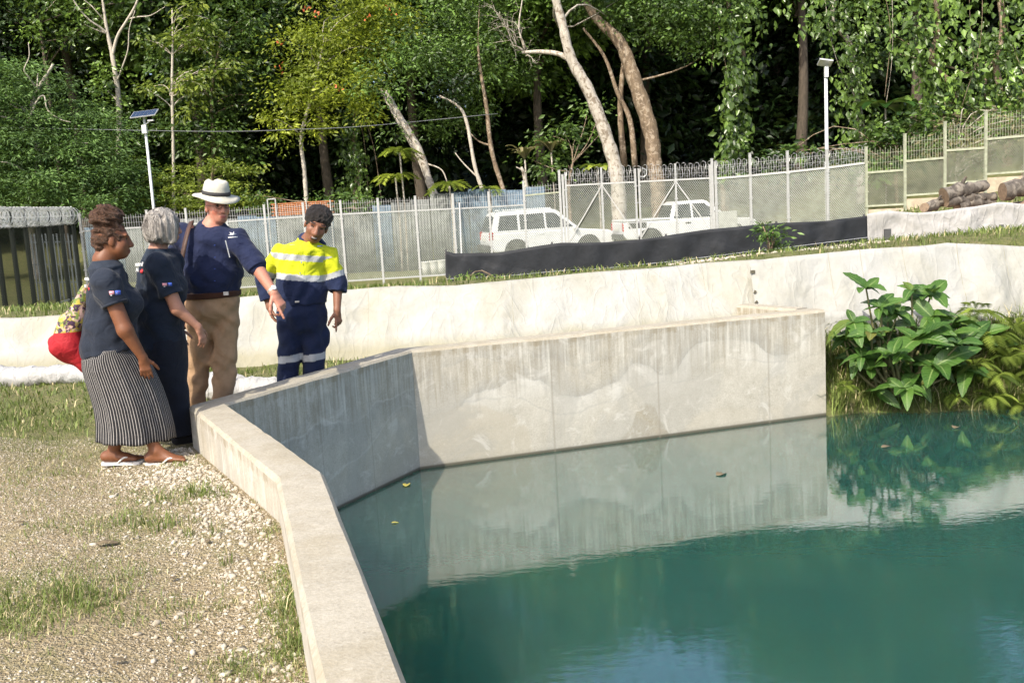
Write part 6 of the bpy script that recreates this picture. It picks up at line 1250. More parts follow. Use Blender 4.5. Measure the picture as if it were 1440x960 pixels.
# =================================================================== woman with the red bag (facing right, seen from her right side)
def woman_bag():
    Y = 6.5; pt = lambda x, y, d=0.0: at(x, y, Y + d)
    b0 = pt(190, 655); b0[2] = float(ground_z(b0[0], b0[1])); W = P('person', 'woman in striped skirt and navy polo with hair in a puff', b0, (.93, .36)); f, r, u = W.f, W.r, W.u
    SK = np.array([.19, .075, .035])
    sh_r, sh_l = pt(148, 391, -.17), pt(160, 387, .19); el = pt(176, 464, -.19); wr = pt(201, 503, -.14); neck = pt(148, 363); hc = pt(160, 338, .01)
    hf = nrm(f + np.array([.05, 0, -.12])); hu = nrm(u - hf * (u @ hf))
    B = Sdf(.0055); h = head(B, hc, hf, hu, 1.06, 1.35, .95)
    for sg in (-1, 1): B.ball(h(sg * .045, .035, -.05), (.034, .034, .036), None, .03)
    B.cone(neck, hc + hf * -.02 - hu * .05, .062, .056, .02); B.cone(neck - u * .02 - f * .01, (sh_r + sh_l) / 2 - u * .01, .07, .09, .04)
    B.cone(sh_r - u * .035, sh_l - u * .035, .055, .055, .05); B.cone(sh_r - u * .035 - r * .01, el, .052, .05, .03); B.cone(el, wr, .05, .028, .02); 
    hand(B, wr, nrm(pt(207, 530, -.13) - wr), r, nrm(f * 1.0 + u * .2), .98, (.3, .35, .4, .45), .3)
    el2 = pt(166, 452, .25); wr2 = pt(176, 490, .20); B.cone(sh_l - u * .02, el2, .06, .048, .03); B.cone(el2, wr2, .046, .028, .02); hand(B, wr2, nrm(f * .4 - u), -r, f, .95)
    ch, be, hp = pt(153, 425), pt(152, 468), pt(160, 520); B.cone(ch, be, .13, .13, .05, side=r, fa=.75, fb=.85); B.cone(be, hp, .14, .15, .05, side=r, fa=.85, fb=.85)
    legs = []
    for (kx, ky, ax_, ay_, dd) in ((172, 585, 158, 640, .04), (200, 580, 219, 634, -.06)):
        hpj = hp + r * (-.09 if dd > 0 else .09); kn = pt(kx, ky, dd); an = pt(ax_, ay_, dd); B.cone(hpj, kn, .09, .065, .04); B.cone(kn, an, .062, .036, .03); legs.append(an)
    for an, toe in zip(legs, (pt(202, 653, .02), pt(270, 641, -.08))):
        zg = b0[2] + .022; heel = np.array([an[0], an[1], 0]) - nrm((toe - an) * (1, 1, 0)) * .045; heel[2] = zg + .035; td = nrm((toe - an) * (1, 1, 0)); toe_ = heel + td * .215; toe_[2] = zg + .018; B.cone(an, heel, .036, .034, .025); B.cone(heel, toe_, .036, .04, .02, side=np.cross(td, u), fa=.9, fb=.45); B.cone(an + td * .02, toe_ - td * .07 + u * .005, .034, .03, .025)
        sd_ = np.cross(td, u)
        for j, o_ in enumerate((.028, .012, -.003, -.017, -.029)): B.cone(toe_ - td * .01 + sd_ * o_ * (1 if an is legs[1] else -1), toe_ + td * (.035 - .006 * j) + sd_ * o_ * (1 if an is legs[1] else -1) - u * .004, .011 - .0008 * j, .010 - .001 * j, .006)
    VF = B.mesh(); V = VF[0]; col = np.tile(SK, (len(V), 1)); near = lambda p, rad: np.linalg.norm((V - p) / np.asarray(rad), axis=1) < 1
    for sg in (-1, 1): col[near(h(sg * .034, .078, .014), .009)] = (.02, .012, .01); col[near(h(sg * .034, .08, .040), (.02, .02, .004))] = (.05, .02, .012)
    col[near(h(0, .092, -.064), (.03, .03, .016))] = (.17, .05, .035); col[V[:, 2] < b0[2] + .10] *= .95
    W.add('body', VF, M_SKIN, col)
    # hair: swept up with a round curly puff
    H = Sdf(.006); ax = np.stack([np.cross(hf, hu), hf, hu]); ct = lambda b, d: (h(0, .052 + b, d), hf - hu * .55)
    H.ball(h(0, -.026, .036), np.array([.085, .098, .088]) * 1.04, ax, .01, [(h(0, .06, .055), nrm(hf * 1.0 - hu * .30)), (h(0, .0, -.045), nrm(-hu + hf * .9))]); H.ball(h(0, -.08, -.01), np.array([.062, .05, .07]), ax, .03)
    pc = pt(150, 306, 0.0); H.ball(pc, (.098, .09, .07), None, .02); H.ball(pc + f * .035 + u * .015, (.055, .06, .055), None, .02); H.ball(pc - f * .05 - u * .005, (.05, .055, .05), None, .02); H.ball(pc - f * .015 + u * .045, .045, None, .02)
    g = np.random.default_rng(3); K = [(g.normal(size=3) * 90, g.random() * 6.28) for _ in range(14)]
    W.add('hair', H.mesh(lambda Q: sum(np.sin(Q @ kv + ph) for kv, ph in K) * .0024, 0), H_BROWN, (.05, .03, .02))
    # curly flyaways
    n = 900; q = unit(n, g); P0 = np.where((g.random(n) < .7)[:, None], pc + q * np.array([.09, .09, .08]), h(0, -.03, .05) + q * np.array([.088, .10, .09])); okf = ((P0 - h(0, .04, .05)) @ nrm(hf - hu * .3) < 0) & ((P0 - h(0, -.02, -.03)) @ nrm(-hu + hf * .7) < 0); P0 = P0[okf]; q = q[okf]
    Vc, Fc = leaf_quads(P0 - q * .01, q + g.normal(size=q.shape) * .8, unit(len(q), g), .03, .004); obj('hair_wisps', mesh_np('hair_wisps', Vc - W.base, Fc, [H_BROWN]), W.t)
    # polo
    NV = (.018, .024, .038); S = Sdf(.007); hem = [(pt(150, 494), -u + f * .12)]
    S.cone(pt(152, 418) - f * .0, pt(152, 468), .178, .178, .06, hem, r, .76, .82); S.ball(pt(170, 428, 0) + f * .02, (.165, .12, .12), np.stack([r, f, u]), .05); S.cone(pt(154, 465), pt(159, 512), .185, .205, .05, hem, r, .86, .90); S.ball(pt(133, 492), (.15, .095, .10), np.stack([r, f, u]), .05, hem)
    S.cone(sh_r - u * .045, sh_l - u * .045, .085, .085, .06, (), f, 1, 1); S.cone(neck - u * .075, neck - u * .03, .11, .07, .05, [(neck - u * .022, u + f * .15)])
    cuff = sh_r + (el - sh_r) * .50; S.cone(sh_r - u * .025 - r * .012, el + (el - sh_r) * .1, .077, .078, .045, [(cuff, el - sh_r)]); cuff2 = sh_l + (el2 - sh_l) * .5; S.cone(sh_l - u * .02, el2, .085, .08, .035, [(cuff2, el2 - sh_l)])
    W.add('polo_shirt', S.mesh(folds(.0055, 5, 1.6), 1), M_FAB, NV)
    C = Sdf(.006); C.cone(neck - u * .058 - f * .005, neck - u * .004 - f * .008, .112, .070, .01, [(neck - u * .006, u + f * .05)]); W.add('collar', C.mesh(), M_FAB, (.026, .034, .05))
    C = Sdf(.006); C.cone(cuff - nrm(el - sh_r) * .016, cuff + nrm(el - sh_r) * .03, .0805, .0805, .004, [(cuff + nrm(el - sh_r) * .004, el - sh_r), (cuff - nrm(el - sh_r) * .012, sh_r - el)]); W.add('sleeve_cuff', C.mesh(), M_FAB, NV)
    # print on the back and the sleeve patch
    bp_ = pt(116, 402, -.10); no = nrm(np.array([-.75, -.62, .1])); rt = nrm(np.cross(np.array([0, 0, 1.]), no)); upv = np.cross(no, rt)
    text_mesh('ustralia', .030, M_PRW, mtx(pt(122, 394, -.175) + no * .0, rt, upv + rt * .25, W.base), W.t, bold=.0006); text_mesh('Aid', .028, M_PRW, mtx(pt(120, 404, -.17), rt, upv + rt * .25, W.base), W.t, bold=.0006)
    decal(pt(125, 406, -.18), no, rt, upv, [([(-.01, -.012), (.014, -.008), (.016, .006), (0, .01), (-.012, .004)], M_PRR)], W.t, W.base, 0)
    sp_ = pt(162, 412, -.275); so_ = nrm(np.array([.12, -1, -.05])); rt = nrm(np.cross(np.array([0, 0, 1.]), so_)); upv = np.cross(so_, rt)
    decal(sp_, so_, rt, upv, [([(-.036, -.008), (-.006, -.008), (-.006, .014), (-.036, .014)], M_PRP), ([(.0, -.012), (.034, -.012), (.034, .016), (.0, .016)], M_PRB), ([(-.03, -.016), (-.02, -.016), (-.02, -.010), (-.03, -.010)], M_PRW), ([(.006, -.008), (.014, -.008), (.012, .002), (.006, 0)], M_PRW), ([(.02, .0), (.028, .004), (.024, .012), (.018, .008)], M_PRR)], W.t, W.base, .0, 'sleeve_patch')
    # striped maxi skirt
    m, nt, b = new_mat('striped_skirt'); uv = N(nt, 'UVMap'); s = sepz(nt, uv.outputs[0]); fr = math_(nt, 'FRACT', math_(nt, 'ADD', s[0], math_(nt, 'MULTIPLY', math_(nt, 'SUBTRACT', noise(nt, 6, 2, .5, obj_co(nt)), .5), .25)))
    nt.links.new(mixc(nt, ramp(nt, fr, [(.74, 0), (.79, 1), (.93, 1), (.98, 0)]), (.009, .009, .012), (.42, .40, .38)), b.inputs['Base Color']); b.inputs['Roughness'].default_value = .85; bump(nt, b, noise(nt, 10, 4, .5, obj_co(nt), 1.0), .35, .03)
    prof = [(488, 133, 180), (494, 123, 191), (501, 118, 200), (514, 119, 208), (530, 124, 216), (548, 130, 224), (568, 136, 231), (588, 139, 237), (602, 140, 241), (612, 140, 243)]; rings = []
    for i, (y, xa, xb) in enumerate(prof):
        t_ = i / (len(prof) - 1); c = pt((xa + xb) / 2, y + (6 * (t_) if i == len(prof) - 1 else 0), .0); wdt = np.linalg.norm(pt(xa, y) - pt(xb, y)) / 2; rings.append((c, f * .96 - r * .0, wdt / .95, r, .205 * (1 - .12 * t_), .10 + .22 * t_))
    n = 96; V, F, a = lo_loft(rings, n); V = V.reshape(len(rings), n, 3)
    for i in range(len(rings)):
        t_ = i / (len(rings) - 1); V[i] += (np.outer(np.cos(a), f) + np.outer(np.sin(a), r)) * ((.007 * np.sin(9 * a + 1.3) + .006 * np.sin(17 * a + 3 * t_)) * t_ ** .7)[:, None]
        if i >= len(rings) - 2: V[i][:, 2] += .006 * np.sin(2 * a + .6) + .005 * np.sin(7 * a) - .022 * np.cos(a)
    # denser rows for smooth stripes
    tt = np.linspace(0, len(rings) - 1, 40); i0 = np.minimum(tt.astype(int), len(rings) - 2); fr_ = (tt - i0)[:, None, None]; VV = V[i0] * (1 - fr_) + V[i0 + 1] * fr_; ii = np.arange(40 * n).reshape(40, n); i2 = np.concatenate([ii, ii[:, :1]], 1)
    me_ = bpy.data.meshes.new('striped_skirt'); FF = np.stack([ii[:-1], np.roll(ii[:-1], -1, 1), np.roll(ii[1:], -1, 1), ii[1:]], -1).reshape(-1, 4)
    me_ = mesh_np('striped_skirt', VV.reshape(-1, 3) - W.base, FF, [m], True); l = me_.uv_layers.new(name='UVMap'); lp = np.zeros((len(FF), 4, 2), np.float32); col_i = np.tile(np.arange(n), 39); row_i = np.repeat(np.arange(39), n)
    NS = 82; lp[:, 0, 0] = col_i / n * NS; lp[:, 1, 0] = (col_i + 1) / n * NS; lp[:, 2, 0] = (col_i + 1) / n * NS; lp[:, 3, 0] = col_i / n * NS; lp[:, :2, 1] = row_i[:, None]; lp[:, 2:, 1] = row_i[:, None] + 1; l.data.foreach_set('uv', lp.ravel())
    o = obj('striped_skirt', me_, W.t); so2 = o.modifiers.new('s', 'SOLIDIFY'); so2.thickness = .006
    # sandals
    M_SAN = simple('white_rubber', (.72, .70, .68), .5)
    for an, toe, sg in zip(legs, (pt(202, 653, .02), pt(270, 641, -.08)), (-1, 1)):
        td = nrm((toe - an) * (1, 1, 0)); sd_ = np.cross(td, u); heel = np.array([an[0], an[1], b0[2]]) - td * .045; out = []
        for t_, w_ in ((-.035, .0), (-.03, .022), (0, .036), (.1, .034), (.2, .046), (.245, .036), (.262, .012)): out.append((t_, w_))
        ol = [heel + td * t_ + sd_ * w_ for t_, w_ in out] + [heel + td * t_ - sd_ * w_ for t_, w_ in out[::-1]]; n_ = len(ol); mb = MB(); mb.add([p - W.base for p in ol] + [p + u * .02 - W.base for p in ol], [tuple(range(n_))[::-1], tuple(range(n_, 2 * n_))] + [(i, (i + 1) % n_, n_ + (i + 1) % n_, n_ + i) for i in range(n_)]); sn = mb.build('sandal', M_SAN, W.t)
        mb = MB(); k0 = heel + td * .205 + sd_ * .006 + u * .022
        for q in (1, -1): e = heel + td * .10 + sd_ * q * .040 + u * .02; mb.tube(poly_path([k0 + u * .006, (k0 + e) / 2 + u * .034 + sd_ * q * .014, e], 4) - W.base, .0065, 6)
        mb.build('strap', M_SAN, sn, smooth=True)
    return W, pt, r, f, u
W1 = woman_bag()

# red shoulder bag behind her (a thing of its own)
def bag():
    pt = lambda x, y, d=0: at(x, y, 6.52 + d); b0 = pt(100, 512); t = thing('shoulder_bag', b0, 'red bag with patterned yellow top hanging behind the striped skirt', 'bag')
    B = Sdf(.007); B.cone(pt(106, 455), pt(98, 484), .085, .115, .05, (), np.array([0, 1., 0]), 1, 1.05); B.cone(pt(122, 405), pt(108, 450), .03, .085, .04, (), np.array([0, 1., 0]), 1, .95); B.ball(pt(98, 484), (.125, .10, .085), np.array(Matrix.Rotation(-.5, 3, 'Y')), .05); B.cone(pt(95, 488), pt(122, 506), .075, .07, .06)
    V, F = B.mesh(folds(.016, 9, 1.1, .15), 1)
    m, nt, b = new_mat('bag_cloth'); pos = geo_pos(nt); z = sepz(nt, pos)[2]; zb = float(pt(100, 465)[2]); v = N(nt, 'TexVoronoi'); v.inputs['Scale'].default_value = 38; nt.links.new(pos, v.inputs['Vector']); n = noise(nt, 26, 4, .6, pos, 1)
    pat = mixc(nt, ramp(nt, v.outputs['Color'], [(.4, 0), (.5, 1)]), (.45, .36, .05), (.05, .02, .05)); pat = mixc(nt, ramp(nt, n, [(.5, 0), (.6, 1)]), pat, (.55, .36, .30)); pat = mixc(nt, ramp(nt, noise(nt, 18, 2, .5, pos, 2), [(.56, 0), (.62, .9)]), pat, (.14, .22, .04))
    nt.links.new(mixc(nt, ramp(nt, math_(nt, 'MULTIPLY_ADD', math_(nt, 'SUBTRACT', z, zb), 20, .5, True), [(.45, 0), (.55, 1)]), (.36, .006, .014), pat), b.inputs['Base Color']); b.inputs['Roughness'].default_value = .75; bump(nt, b, noise(nt, 14, 4, .5, pos, 1), .5, .03)
    obj('pouch', mesh_np('pouch', V - b0, F, [m], True), t); mb = MB(); q = poly_path([pt(123, 415) - b0, pt(126, 404, -.06) - b0, pt(132, 392, -.1) - b0, pt(148, 385, -.10) - b0, pt(165, 392, -.03) - b0, pt(172, 400, .05) - b0], 5)
    V = []; 
    for i in range(len(q) - 1): mb.bar(q[i], q[i + 1], .03, .006)
    mb.build('strap', m, t); return t
bag()
# =================================================================== woman with the grey bob
def woman_grey():
    Y = 7.0; pt = lambda x, y, d=0.0: at(x, y, Y + d)
    b0 = pt(240, 622); b0[2] = float(ground_z(b0[0], b0[1])); W = P('person', 'grey haired woman in navy polo and dark trousers reaching forward', b0, (.86, .50)); f, r, u = W.f, W.r, W.u
    SK = np.array([.42, .21, .14]); NV = (.014, .021, .036); BK = (.010, .013, .022)
    sh_r, sh_l = pt(221, 366, -.17), pt(240, 362, .18); el = pt(249, 434, -.16); wr = pt(279, 460, -.10); neck = pt(222, 350); hc = pt(232, 320, .0); hf = nrm(f + np.array([.1, .1, -.12])); hu = nrm(u - hf * (u @ hf))
    B = Sdf(.0058); h = head(B, hc, hf, hu, 1.0); B.cone(neck, hc - hf * .02 - hu * .05, .058, .052, .02); B.cone(neck - u * .03, (sh_r + sh_l) / 2 - u * .03, .06, .08, .04); B.cone(sh_r - u * .02, sh_l - u * .02, .06, .06, .05)
    B.cone(sh_r - u * .02, el, .056, .045, .03); B.cone(el, wr, .045, .026, .02); hand(B, wr, nrm(pt(286, 478, -.08) - wr), nrm(r * .8 + f * .5 + u * .2), nrm(f * .3 + u * .9 - r * .3), .98, (.35, .3, .35, .4), .3, .14)
    el2 = pt(246, 425, .24); wr2 = pt(250, 462, .16); B.cone(sh_l - u * .02, el2, .055, .044, .03); B.cone(el2, wr2, .044, .026, .02); hand(B, wr2, nrm(f * .2 - u), -r, f, .9)
    ch, be, hp = pt(225, 395), pt(226, 440), pt(226, 490); B.cone(ch, be, .13, .13, .05, side=r, fa=.7, fb=.8); B.cone(be, hp, .13, .14, .05, side=r, fa=.8, fb=.8)
    legs = []
    for (kx, ky, ax_, ay_, dd, sg) in ((232, 550, 236, 602, .05, -1), (244, 550, 254, 606, -.05, 1)): kn = pt(kx, ky, dd); an = pt(ax_, ay_, dd); B.cone(hp + r * .08 * sg, kn, .085, .058, .04); B.cone(kn, an, .055, .034, .03); legs.append(an)
    for an in legs: B.cone(an, an - u * .05 - f * .02, .034, .032, .02); B.cone(an - u * .055 - f * .02, an - u * .065 + f * .15, .032, .028, .02)
    VF = B.mesh(); V = VF[0]; col = np.tile(SK, (len(V), 1)); W.add('body', VF, M_SKIN, col)
    H = Sdf(.006); ax = np.stack([np.cross(hf, hu), hf, hu]); H.ball(h(0, -.02, .035), (.108, .118, .105), ax, .02, [(h(0, .085, .02), nrm(hf - hu * .15))]); H.ball(h(0, -.045, -.035), (.108, .10, .095), ax, .05, [(h(0, .04, 0), hf), (h(0, 0, -.115), nrm(-hu - hf * .15))]); H.ball(h(.085, .02, -.03), (.032, .05, .085), ax, .03)
    g = np.random.default_rng(8); K = [(np.array([g.normal() * 70, g.normal() * 70, g.normal() * 14]), g.random() * 6.28) for _ in range(10)]; W.add('hair', H.mesh(lambda Q: sum(np.sin(Q @ kv + ph + .8 * np.sin(Q[:, 2] * 30)) for kv, ph in K) * .0016, 0), H_GREY, (.3, .3, .3))
    n = 1500; q = unit(n, g); P0 = h(0, -.03, .0) + q * np.array([.104, .106, .108]); ok = (P0 - h(0, .06, 0)) @ hf < 0; P0 = P0[ok]; q = q[ok]; A = np.cross(np.cross(q, hu), q) * -1 + q * .08 + g.normal(size=q.shape) * .10; Vc, Fc = leaf_quads(P0, A, q, .075, .0032); obj('hair_strands', mesh_np('hair_strands', Vc - W.base, Fc, [H_GREY]), W.t)
    S = Sdf(.0075); hem = [(pt(225, 492), -u)]
    S.cone(pt(222, 388), pt(224, 440), .18, .185, .06, (), r, .78, .88); S.ball(pt(238, 404) + f * .01, (.155, .11, .12), np.stack([r, f, u]), .06); S.cone(pt(224, 438), pt(226, 500), .185, .20, .05, hem, r, .88, .92)
    S.cone(sh_r - u * .04, sh_l - u * .04, .082, .082, .06); S.cone(neck - u * .07, neck - u * .02, .105, .07, .05, [(neck - u * .012, u + f * .1)])
    cuff = sh_r + (el - sh_r) * .70; S.cone(sh_r - u * .025 - r * .01, el + (el - sh_r) * .1, .076, .078, .045, [(cuff, el - sh_r)]); cf2 = sh_l + (el2 - sh_l) * .65; S.cone(sh_l - u * .02, el2, .084, .08, .035, [(cf2, el2 - sh_l)]); W.add('polo_shirt', S.mesh(folds(.0065, 15, 1.6), 1), M_FAB, NV)
    C = Sdf(.006); C.cone(neck - u * .05 - f * .005, neck + u * .004 - f * .008, .108, .07, .01, [(neck + u * .004, u + f * .05)]); W.add('collar', C.mesh(), M_FAB, (.02, .03, .048))
    T = Sdf(.008); top = [(pt(226, 476), u)]; T.cone(pt(226, 465), pt(227, 512), .185, .195, .05, top, r, .88, .92)
    for an, kn, sg in zip(legs, (pt(232, 550, .05), pt(244, 550, -.05)), (-1, 1)): a_ = an - u * .035; T.cone(hp + r * .075 * sg - u * .03, kn, .125, .098, .07); T.cone(kn, a_ - u * .02, .098, .085, .04, [(a_, kn * 0 - u)])
    W.add('trousers', T.mesh(folds(.005, 16, 1, .3), 1), M_FABT, BK)
    for an in legs: B = Sdf(.007); B.cone(an - u * .055 - f * .03, an - u * .065 + f * .16, .042, .036, .02, [(an - u * .10, -u)]); W.add('shoe', B.mesh(), M_FAB, (.012, .012, .014))
    no = nrm(np.array([-.62, -.77, .1])); rt = nrm(np.cross(np.array([0, 0, 1.]), no)); upv = np.cross(no, rt); bp_ = pt(197, 374, -.155)
    text_mesh('ustralia', .042, M_PRW, mtx(bp_, rt, upv - rt * .1, W.base), W.t, bold=.0008); text_mesh('Ai', .040, M_PRW, mtx(pt(193, 382, -.155), rt, upv, W.base), W.t, bold=.0008)
    decal(pt(199, 381, -.165), no, rt, upv, [([(-.018, -.01), (-.002, -.018), (.016, -.012), (.02, .004), (.010, .016), (-.004, .006), (-.014, .006)], M_PRR)], W.t, W.base, 0)
    sp_ = pt(236, 400, -.262); so_ = nrm(np.array([.15, -1, -.05])); rt = nrm(np.cross(np.array([0, 0, 1.]), so_)); upv = np.cross(so_, rt)
    decal(sp_, so_, rt, upv, [([(-.036, -.006), (-.006, -.008), (-.006, .010), (-.036, .012)], M_PRP), ([(.0, -.012), (.028, -.012), (.028, .012), (.0, .012)], M_PRB), ([(-.028, -.014), (-.018, -.014), (-.018, -.009), (-.028, -.009)], M_PRW), ([(.004, -.008), (.012, -.008), (.01, .002), (.004, 0)], M_PRW)], W.t, W.base, .0, 'sleeve_patch')
woman_grey()

# =================================================================== man with the hat, pointing down
def man_hat():
    Y = 7.5; pt = lambda x, y, d=0.0: at(x, y, Y + d)
    b0 = pt(290, 602); b0[2] = float(ground_z(b0[0], b0[1])); W = P('person', 'man in brimmed hat and navy shirt pointing down at the pond', b0, (.40, -.92)); f, r, u = W.f, W.r, W.u; l = -r
    SK = np.array([.50, .225, .155]); NV = np.array([.014, .020, .055]); KH = np.array([.37, .235, .135])
    sh_r, sh_l = pt(256, 323, .03), pt(332, 331, -.04); el = pt(361, 375, -.16); wr = pt(385, 412, -.24); neck = pt(298, 315); hc = pt(306, 291, -.02); hf = nrm(np.array([.62, -.76, -.10])); hu = nrm(u + hf * .05 - hf * (u @ hf))
    B = Sdf(.0058); h = head(B, hc, hf, hu, 1.06, 1.15, 1.0); B.cone(neck - u * .01, hc - hf * .02 - hu * .06, .066, .06, .02); B.cone(neck - u * .04, (sh_r + sh_l) / 2 - u * .05, .07, .09, .05); B.cone(sh_r - u * .03, sh_l - u * .03, .07, .07, .05)
    B.cone(sh_l - u * .02, el, .06, .052, .03); B.cone(el, wr, .054, .032, .02)
    hd = nrm(pt(405, 444, -.26) - wr); hand(B, wr, hd, nrm(np.array([.55, -.5, .66])), nrm(np.array([-.75, -.35, -.2])), 1.25, (.05, .75, .9, .95), .5, .06)
    el2 = pt(243, 385, .05); wr2 = pt(250, 430, -.02); B.cone(sh_r - u * .02, el2, .06, .05, .03); B.cone(el2, wr2, .05, .03, .02); hand(B, wr2, -u, r, f, 1.05)
    ch, be, hp = pt(297, 352), pt(299, 395), pt(299, 432); B.cone(ch, be, .16, .17, .05, side=r, fa=.65, fb=.75); B.cone(be, hp, .17, .15, .05, side=r, fa=.75, fb=.75)
    legs = []
    for (kx, ky, ax_, ay_, dd, sg) in ((281, 508, 266, 588, .03, 1), (316, 505, 310, 590, -.02, -1)): kn = pt(kx, ky, dd); an = pt(ax_, ay_, dd); B.cone(hp + r * .09 * sg, kn, .095, .066, .04); B.cone(kn, an, .062, .04, .03); legs.append((kn, an, sg)); B.cone(an - u * .03, an - u * .05 + f * .15, .035, .03, .02)
    VF = B.mesh(); V = VF[0]; col = np.tile(SK, (len(V), 1)); near = lambda p, rad: np.linalg.norm((V - p) / np.asarray(rad), axis=1) < 1
    for sg in (-1, 1): col[near(h(sg * .033, .078, .014), .010)] = (.03, .02, .015); col[near(h(sg * .034, .082, .040), (.022, .02, .005))] = (.16, .08, .05); col[near(h(sg * .045, .06, -.03), .024)] = SK * np.array([1.1, .85, .8])
    col[near(h(0, .09, -.064), (.026, .026, .010))] = (.36, .11, .09); ss = np.linalg.norm(V - hc, axis=1) < .13; col[near(h(0, -.04, .02), (.09, .075, .09))] = (.11, .08, .055); W.add('body', VF, M_SKIN, col)
    # glasses
    mb = MB(); M_GL = simple('glasses_metal', (.08, .07, .06), .3, .6); 
    for sg in (-1, 1):
        c = h(sg * .033, .098, .012) - W.base; rr_ = np.cross(hf, hu); mb.tube([c + rr_ * .024 * math.cos(a) + hu * .017 * math.sin(a) for a in np.linspace(0, 6.283, 15)], .0022, 5, False); mb.tube([h(sg * .058, .096, .018) - W.base, h(sg * .082, .04, .016) - W.base, h(sg * .083, -.01, .014) - W.base], .002, 5)
    mb.tube([h(-.010, .100, .014) - W.base, h(.010, .100, .014) - W.base], .002, 5); mb.build('glasses', M_GL, W.t)
    # shirt
    S = Sdf(.0075); hem = [(pt(300, 411.5), -u)]; S.cone(pt(296, 350), pt(299, 398), .205, .205, .07, hem, r, .68, .84); S.ball(pt(302, 385) + f * .03, (.20, .15, .12), np.stack([r, f, u]), .06, hem); S.cone(sh_r - u * .05, sh_l - u * .05, .088, .088, .07); S.ball(pt(280, 352) + f * .03, (.11, .09, .09), None, .06); S.ball(pt(318, 352) + f * .03, (.11, .09, .09), None, .06); S.cone(neck - u * .11, neck - u * .012, .15, .082, .06, [(neck - u * .005 , u + f * .5)])
    cuff = el + (wr - el) * .03; S.cone(sh_l - u * .025, el, .085, .072, .035); S.cone(el, wr, .072, .066, .02, [(cuff, wr - el)]); S.cone(sh_r - u * .025, el2, .085, .07, .035); S.cone(el2, wr2, .068, .055, .02, [(el2 + (wr2 - el2) * .3, wr2 - el2)]); W.add('navy_shirt', S.mesh(folds(.0075, 25, 1.7, .9), 1), M_FAB, NV)
    C = Sdf(.006); C.cone(neck - u * .055 - f * .01, neck + u * .018 - f * .012, .142, .084, .01, [(neck + u * .014 , u + f * .38), (neck + f * .055 + l * .0, f * 1.0 - u * .2)]); W.add('collar', C.mesh(), M_FAB, NV * 1.25)
    C = Sdf(.006); d_ = nrm(wr - el); C.cone(cuff - d_ * .04, cuff + d_ * .02, .076, .075, .004, [(cuff + d_ * .005, d_), (cuff - d_ * .045, -d_)]); W.add('rolled_cuff', C.mesh(folds(.003, 5)), M_FAB, NV * 1.1)
    dn = np.array([f[0], f[1], -.1]); fr = lambda x, y, d: pt(x, y, d)
    mb = MB(); mb.bar(fr(317, 338, -.262) - W.base, fr(323, 362, -.265) - W.base, .007, .004, f); mb.build('pocket_zip', M_GALV, W.t)
    # chest emblem: small winged mark and a line of type
    rt = nrm(np.cross(np.array([0, 0, 1.]), f)); upv = nrm(np.cross(f, rt) + f * 0); pe = fr(327, 330, -.215); decal(pe, f, rt, upv, [([(-.03, .0), (-.012, .006), (-.02, .022), (.0, .008), (.012, .024), (.012, .006), (.03, .004), (.004, -.006)], M_PRW)], W.t, W.base, .0, 'emblem'); decal(pe - upv * .018, f, rt, upv, [([(-.034, -.005), (.034, -.005), (.034, .003), (-.034, .003)], M_PRW)], W.t, W.base, .0, 'emblem')
    for y in (345, 362, 378, 395): mb = MB(); mb.lathe([(.006, 0), (.006, .003)], 8, fr(302, y, -.245 if y > 350 else -.225) - W.base); mb.build('button', M_PRB, W.t)
    # belt, trousers, shoes
    T = Sdf(.0085); top = [(pt(300, 409), u)]; T.cone(pt(299, 405), pt(299, 432), .195, .19, .05, top, r, .80, .84)
    for kn, an, sg in legs: a_ = an - u * .045; T.cone(hp + r * .085 * sg - u * .02, kn, .118, .086, .03); T.cone(kn, a_ - u * .02, .086, .082, .03, [(a_, -u)])
    W.add('khaki_trousers', T.mesh(folds(.0085, 26, 1.7, 1.5), 1), M_FABT, KH)
    C = Sdf(.007); C.cone(pt(299, 406), pt(299, 424), .214, .212, .004, [(pt(299, 409.5), u), (pt(299, 418), -u)], r, .81, .82); bl = W.add('belt', C.mesh(), M_FAB, (.055, .022, .012)); mb = MB(); mb.box(pt(318, 412.5, -.2) - W.base, (.035, .02, .026)); mb.build('buckle', M_RIM, bl)
    for kn, an, sg in legs: C = Sdf(.007); C.cone(an - u * .05 - f * .04, an - u * .06 + f * .19, .046, .042, .02, [(an - u * .105, -u)]); W.add('shoe', C.mesh(), M_FAB, (.06, .035, .02))
    # wristwatch
    C = Sdf(.004); d_ = nrm(wr - el); C.cone(wr - d_ * .035, wr - d_ * .012, .038, .036, .002, [(wr - d_ * .012, d_), (wr - d_ * .034, -d_)]); wt_ = W.add('wristwatch', C.mesh(), simple('watch_steel', (.6, .58, .5), .3, .5), (.6, .6, .5))
    mb = MB(); nW = nrm(np.array([.5, -.6, .6])); mb.lathe([(.02, 0), (.02, .006), (.016, .009)], 14, wr - d_ * .024 + nW * .035 - W.base, np.array(Vector(nW).to_track_quat('Z', 'Y').to_matrix())); mb.build('watch_dial', M_PRW, wt_)
    # hat
    tp = nrm(hu + hf * .02 + np.array([.04, 0, 0])); rx = np.cross(hf, tp); hatc = h(0, -.016, .082); ax_ = np.stack([rx, np.cross(tp, rx), tp], 1); mb = MB(); n = 40; a = np.linspace(0, 2 * np.pi, n, endpoint=False); rows = []
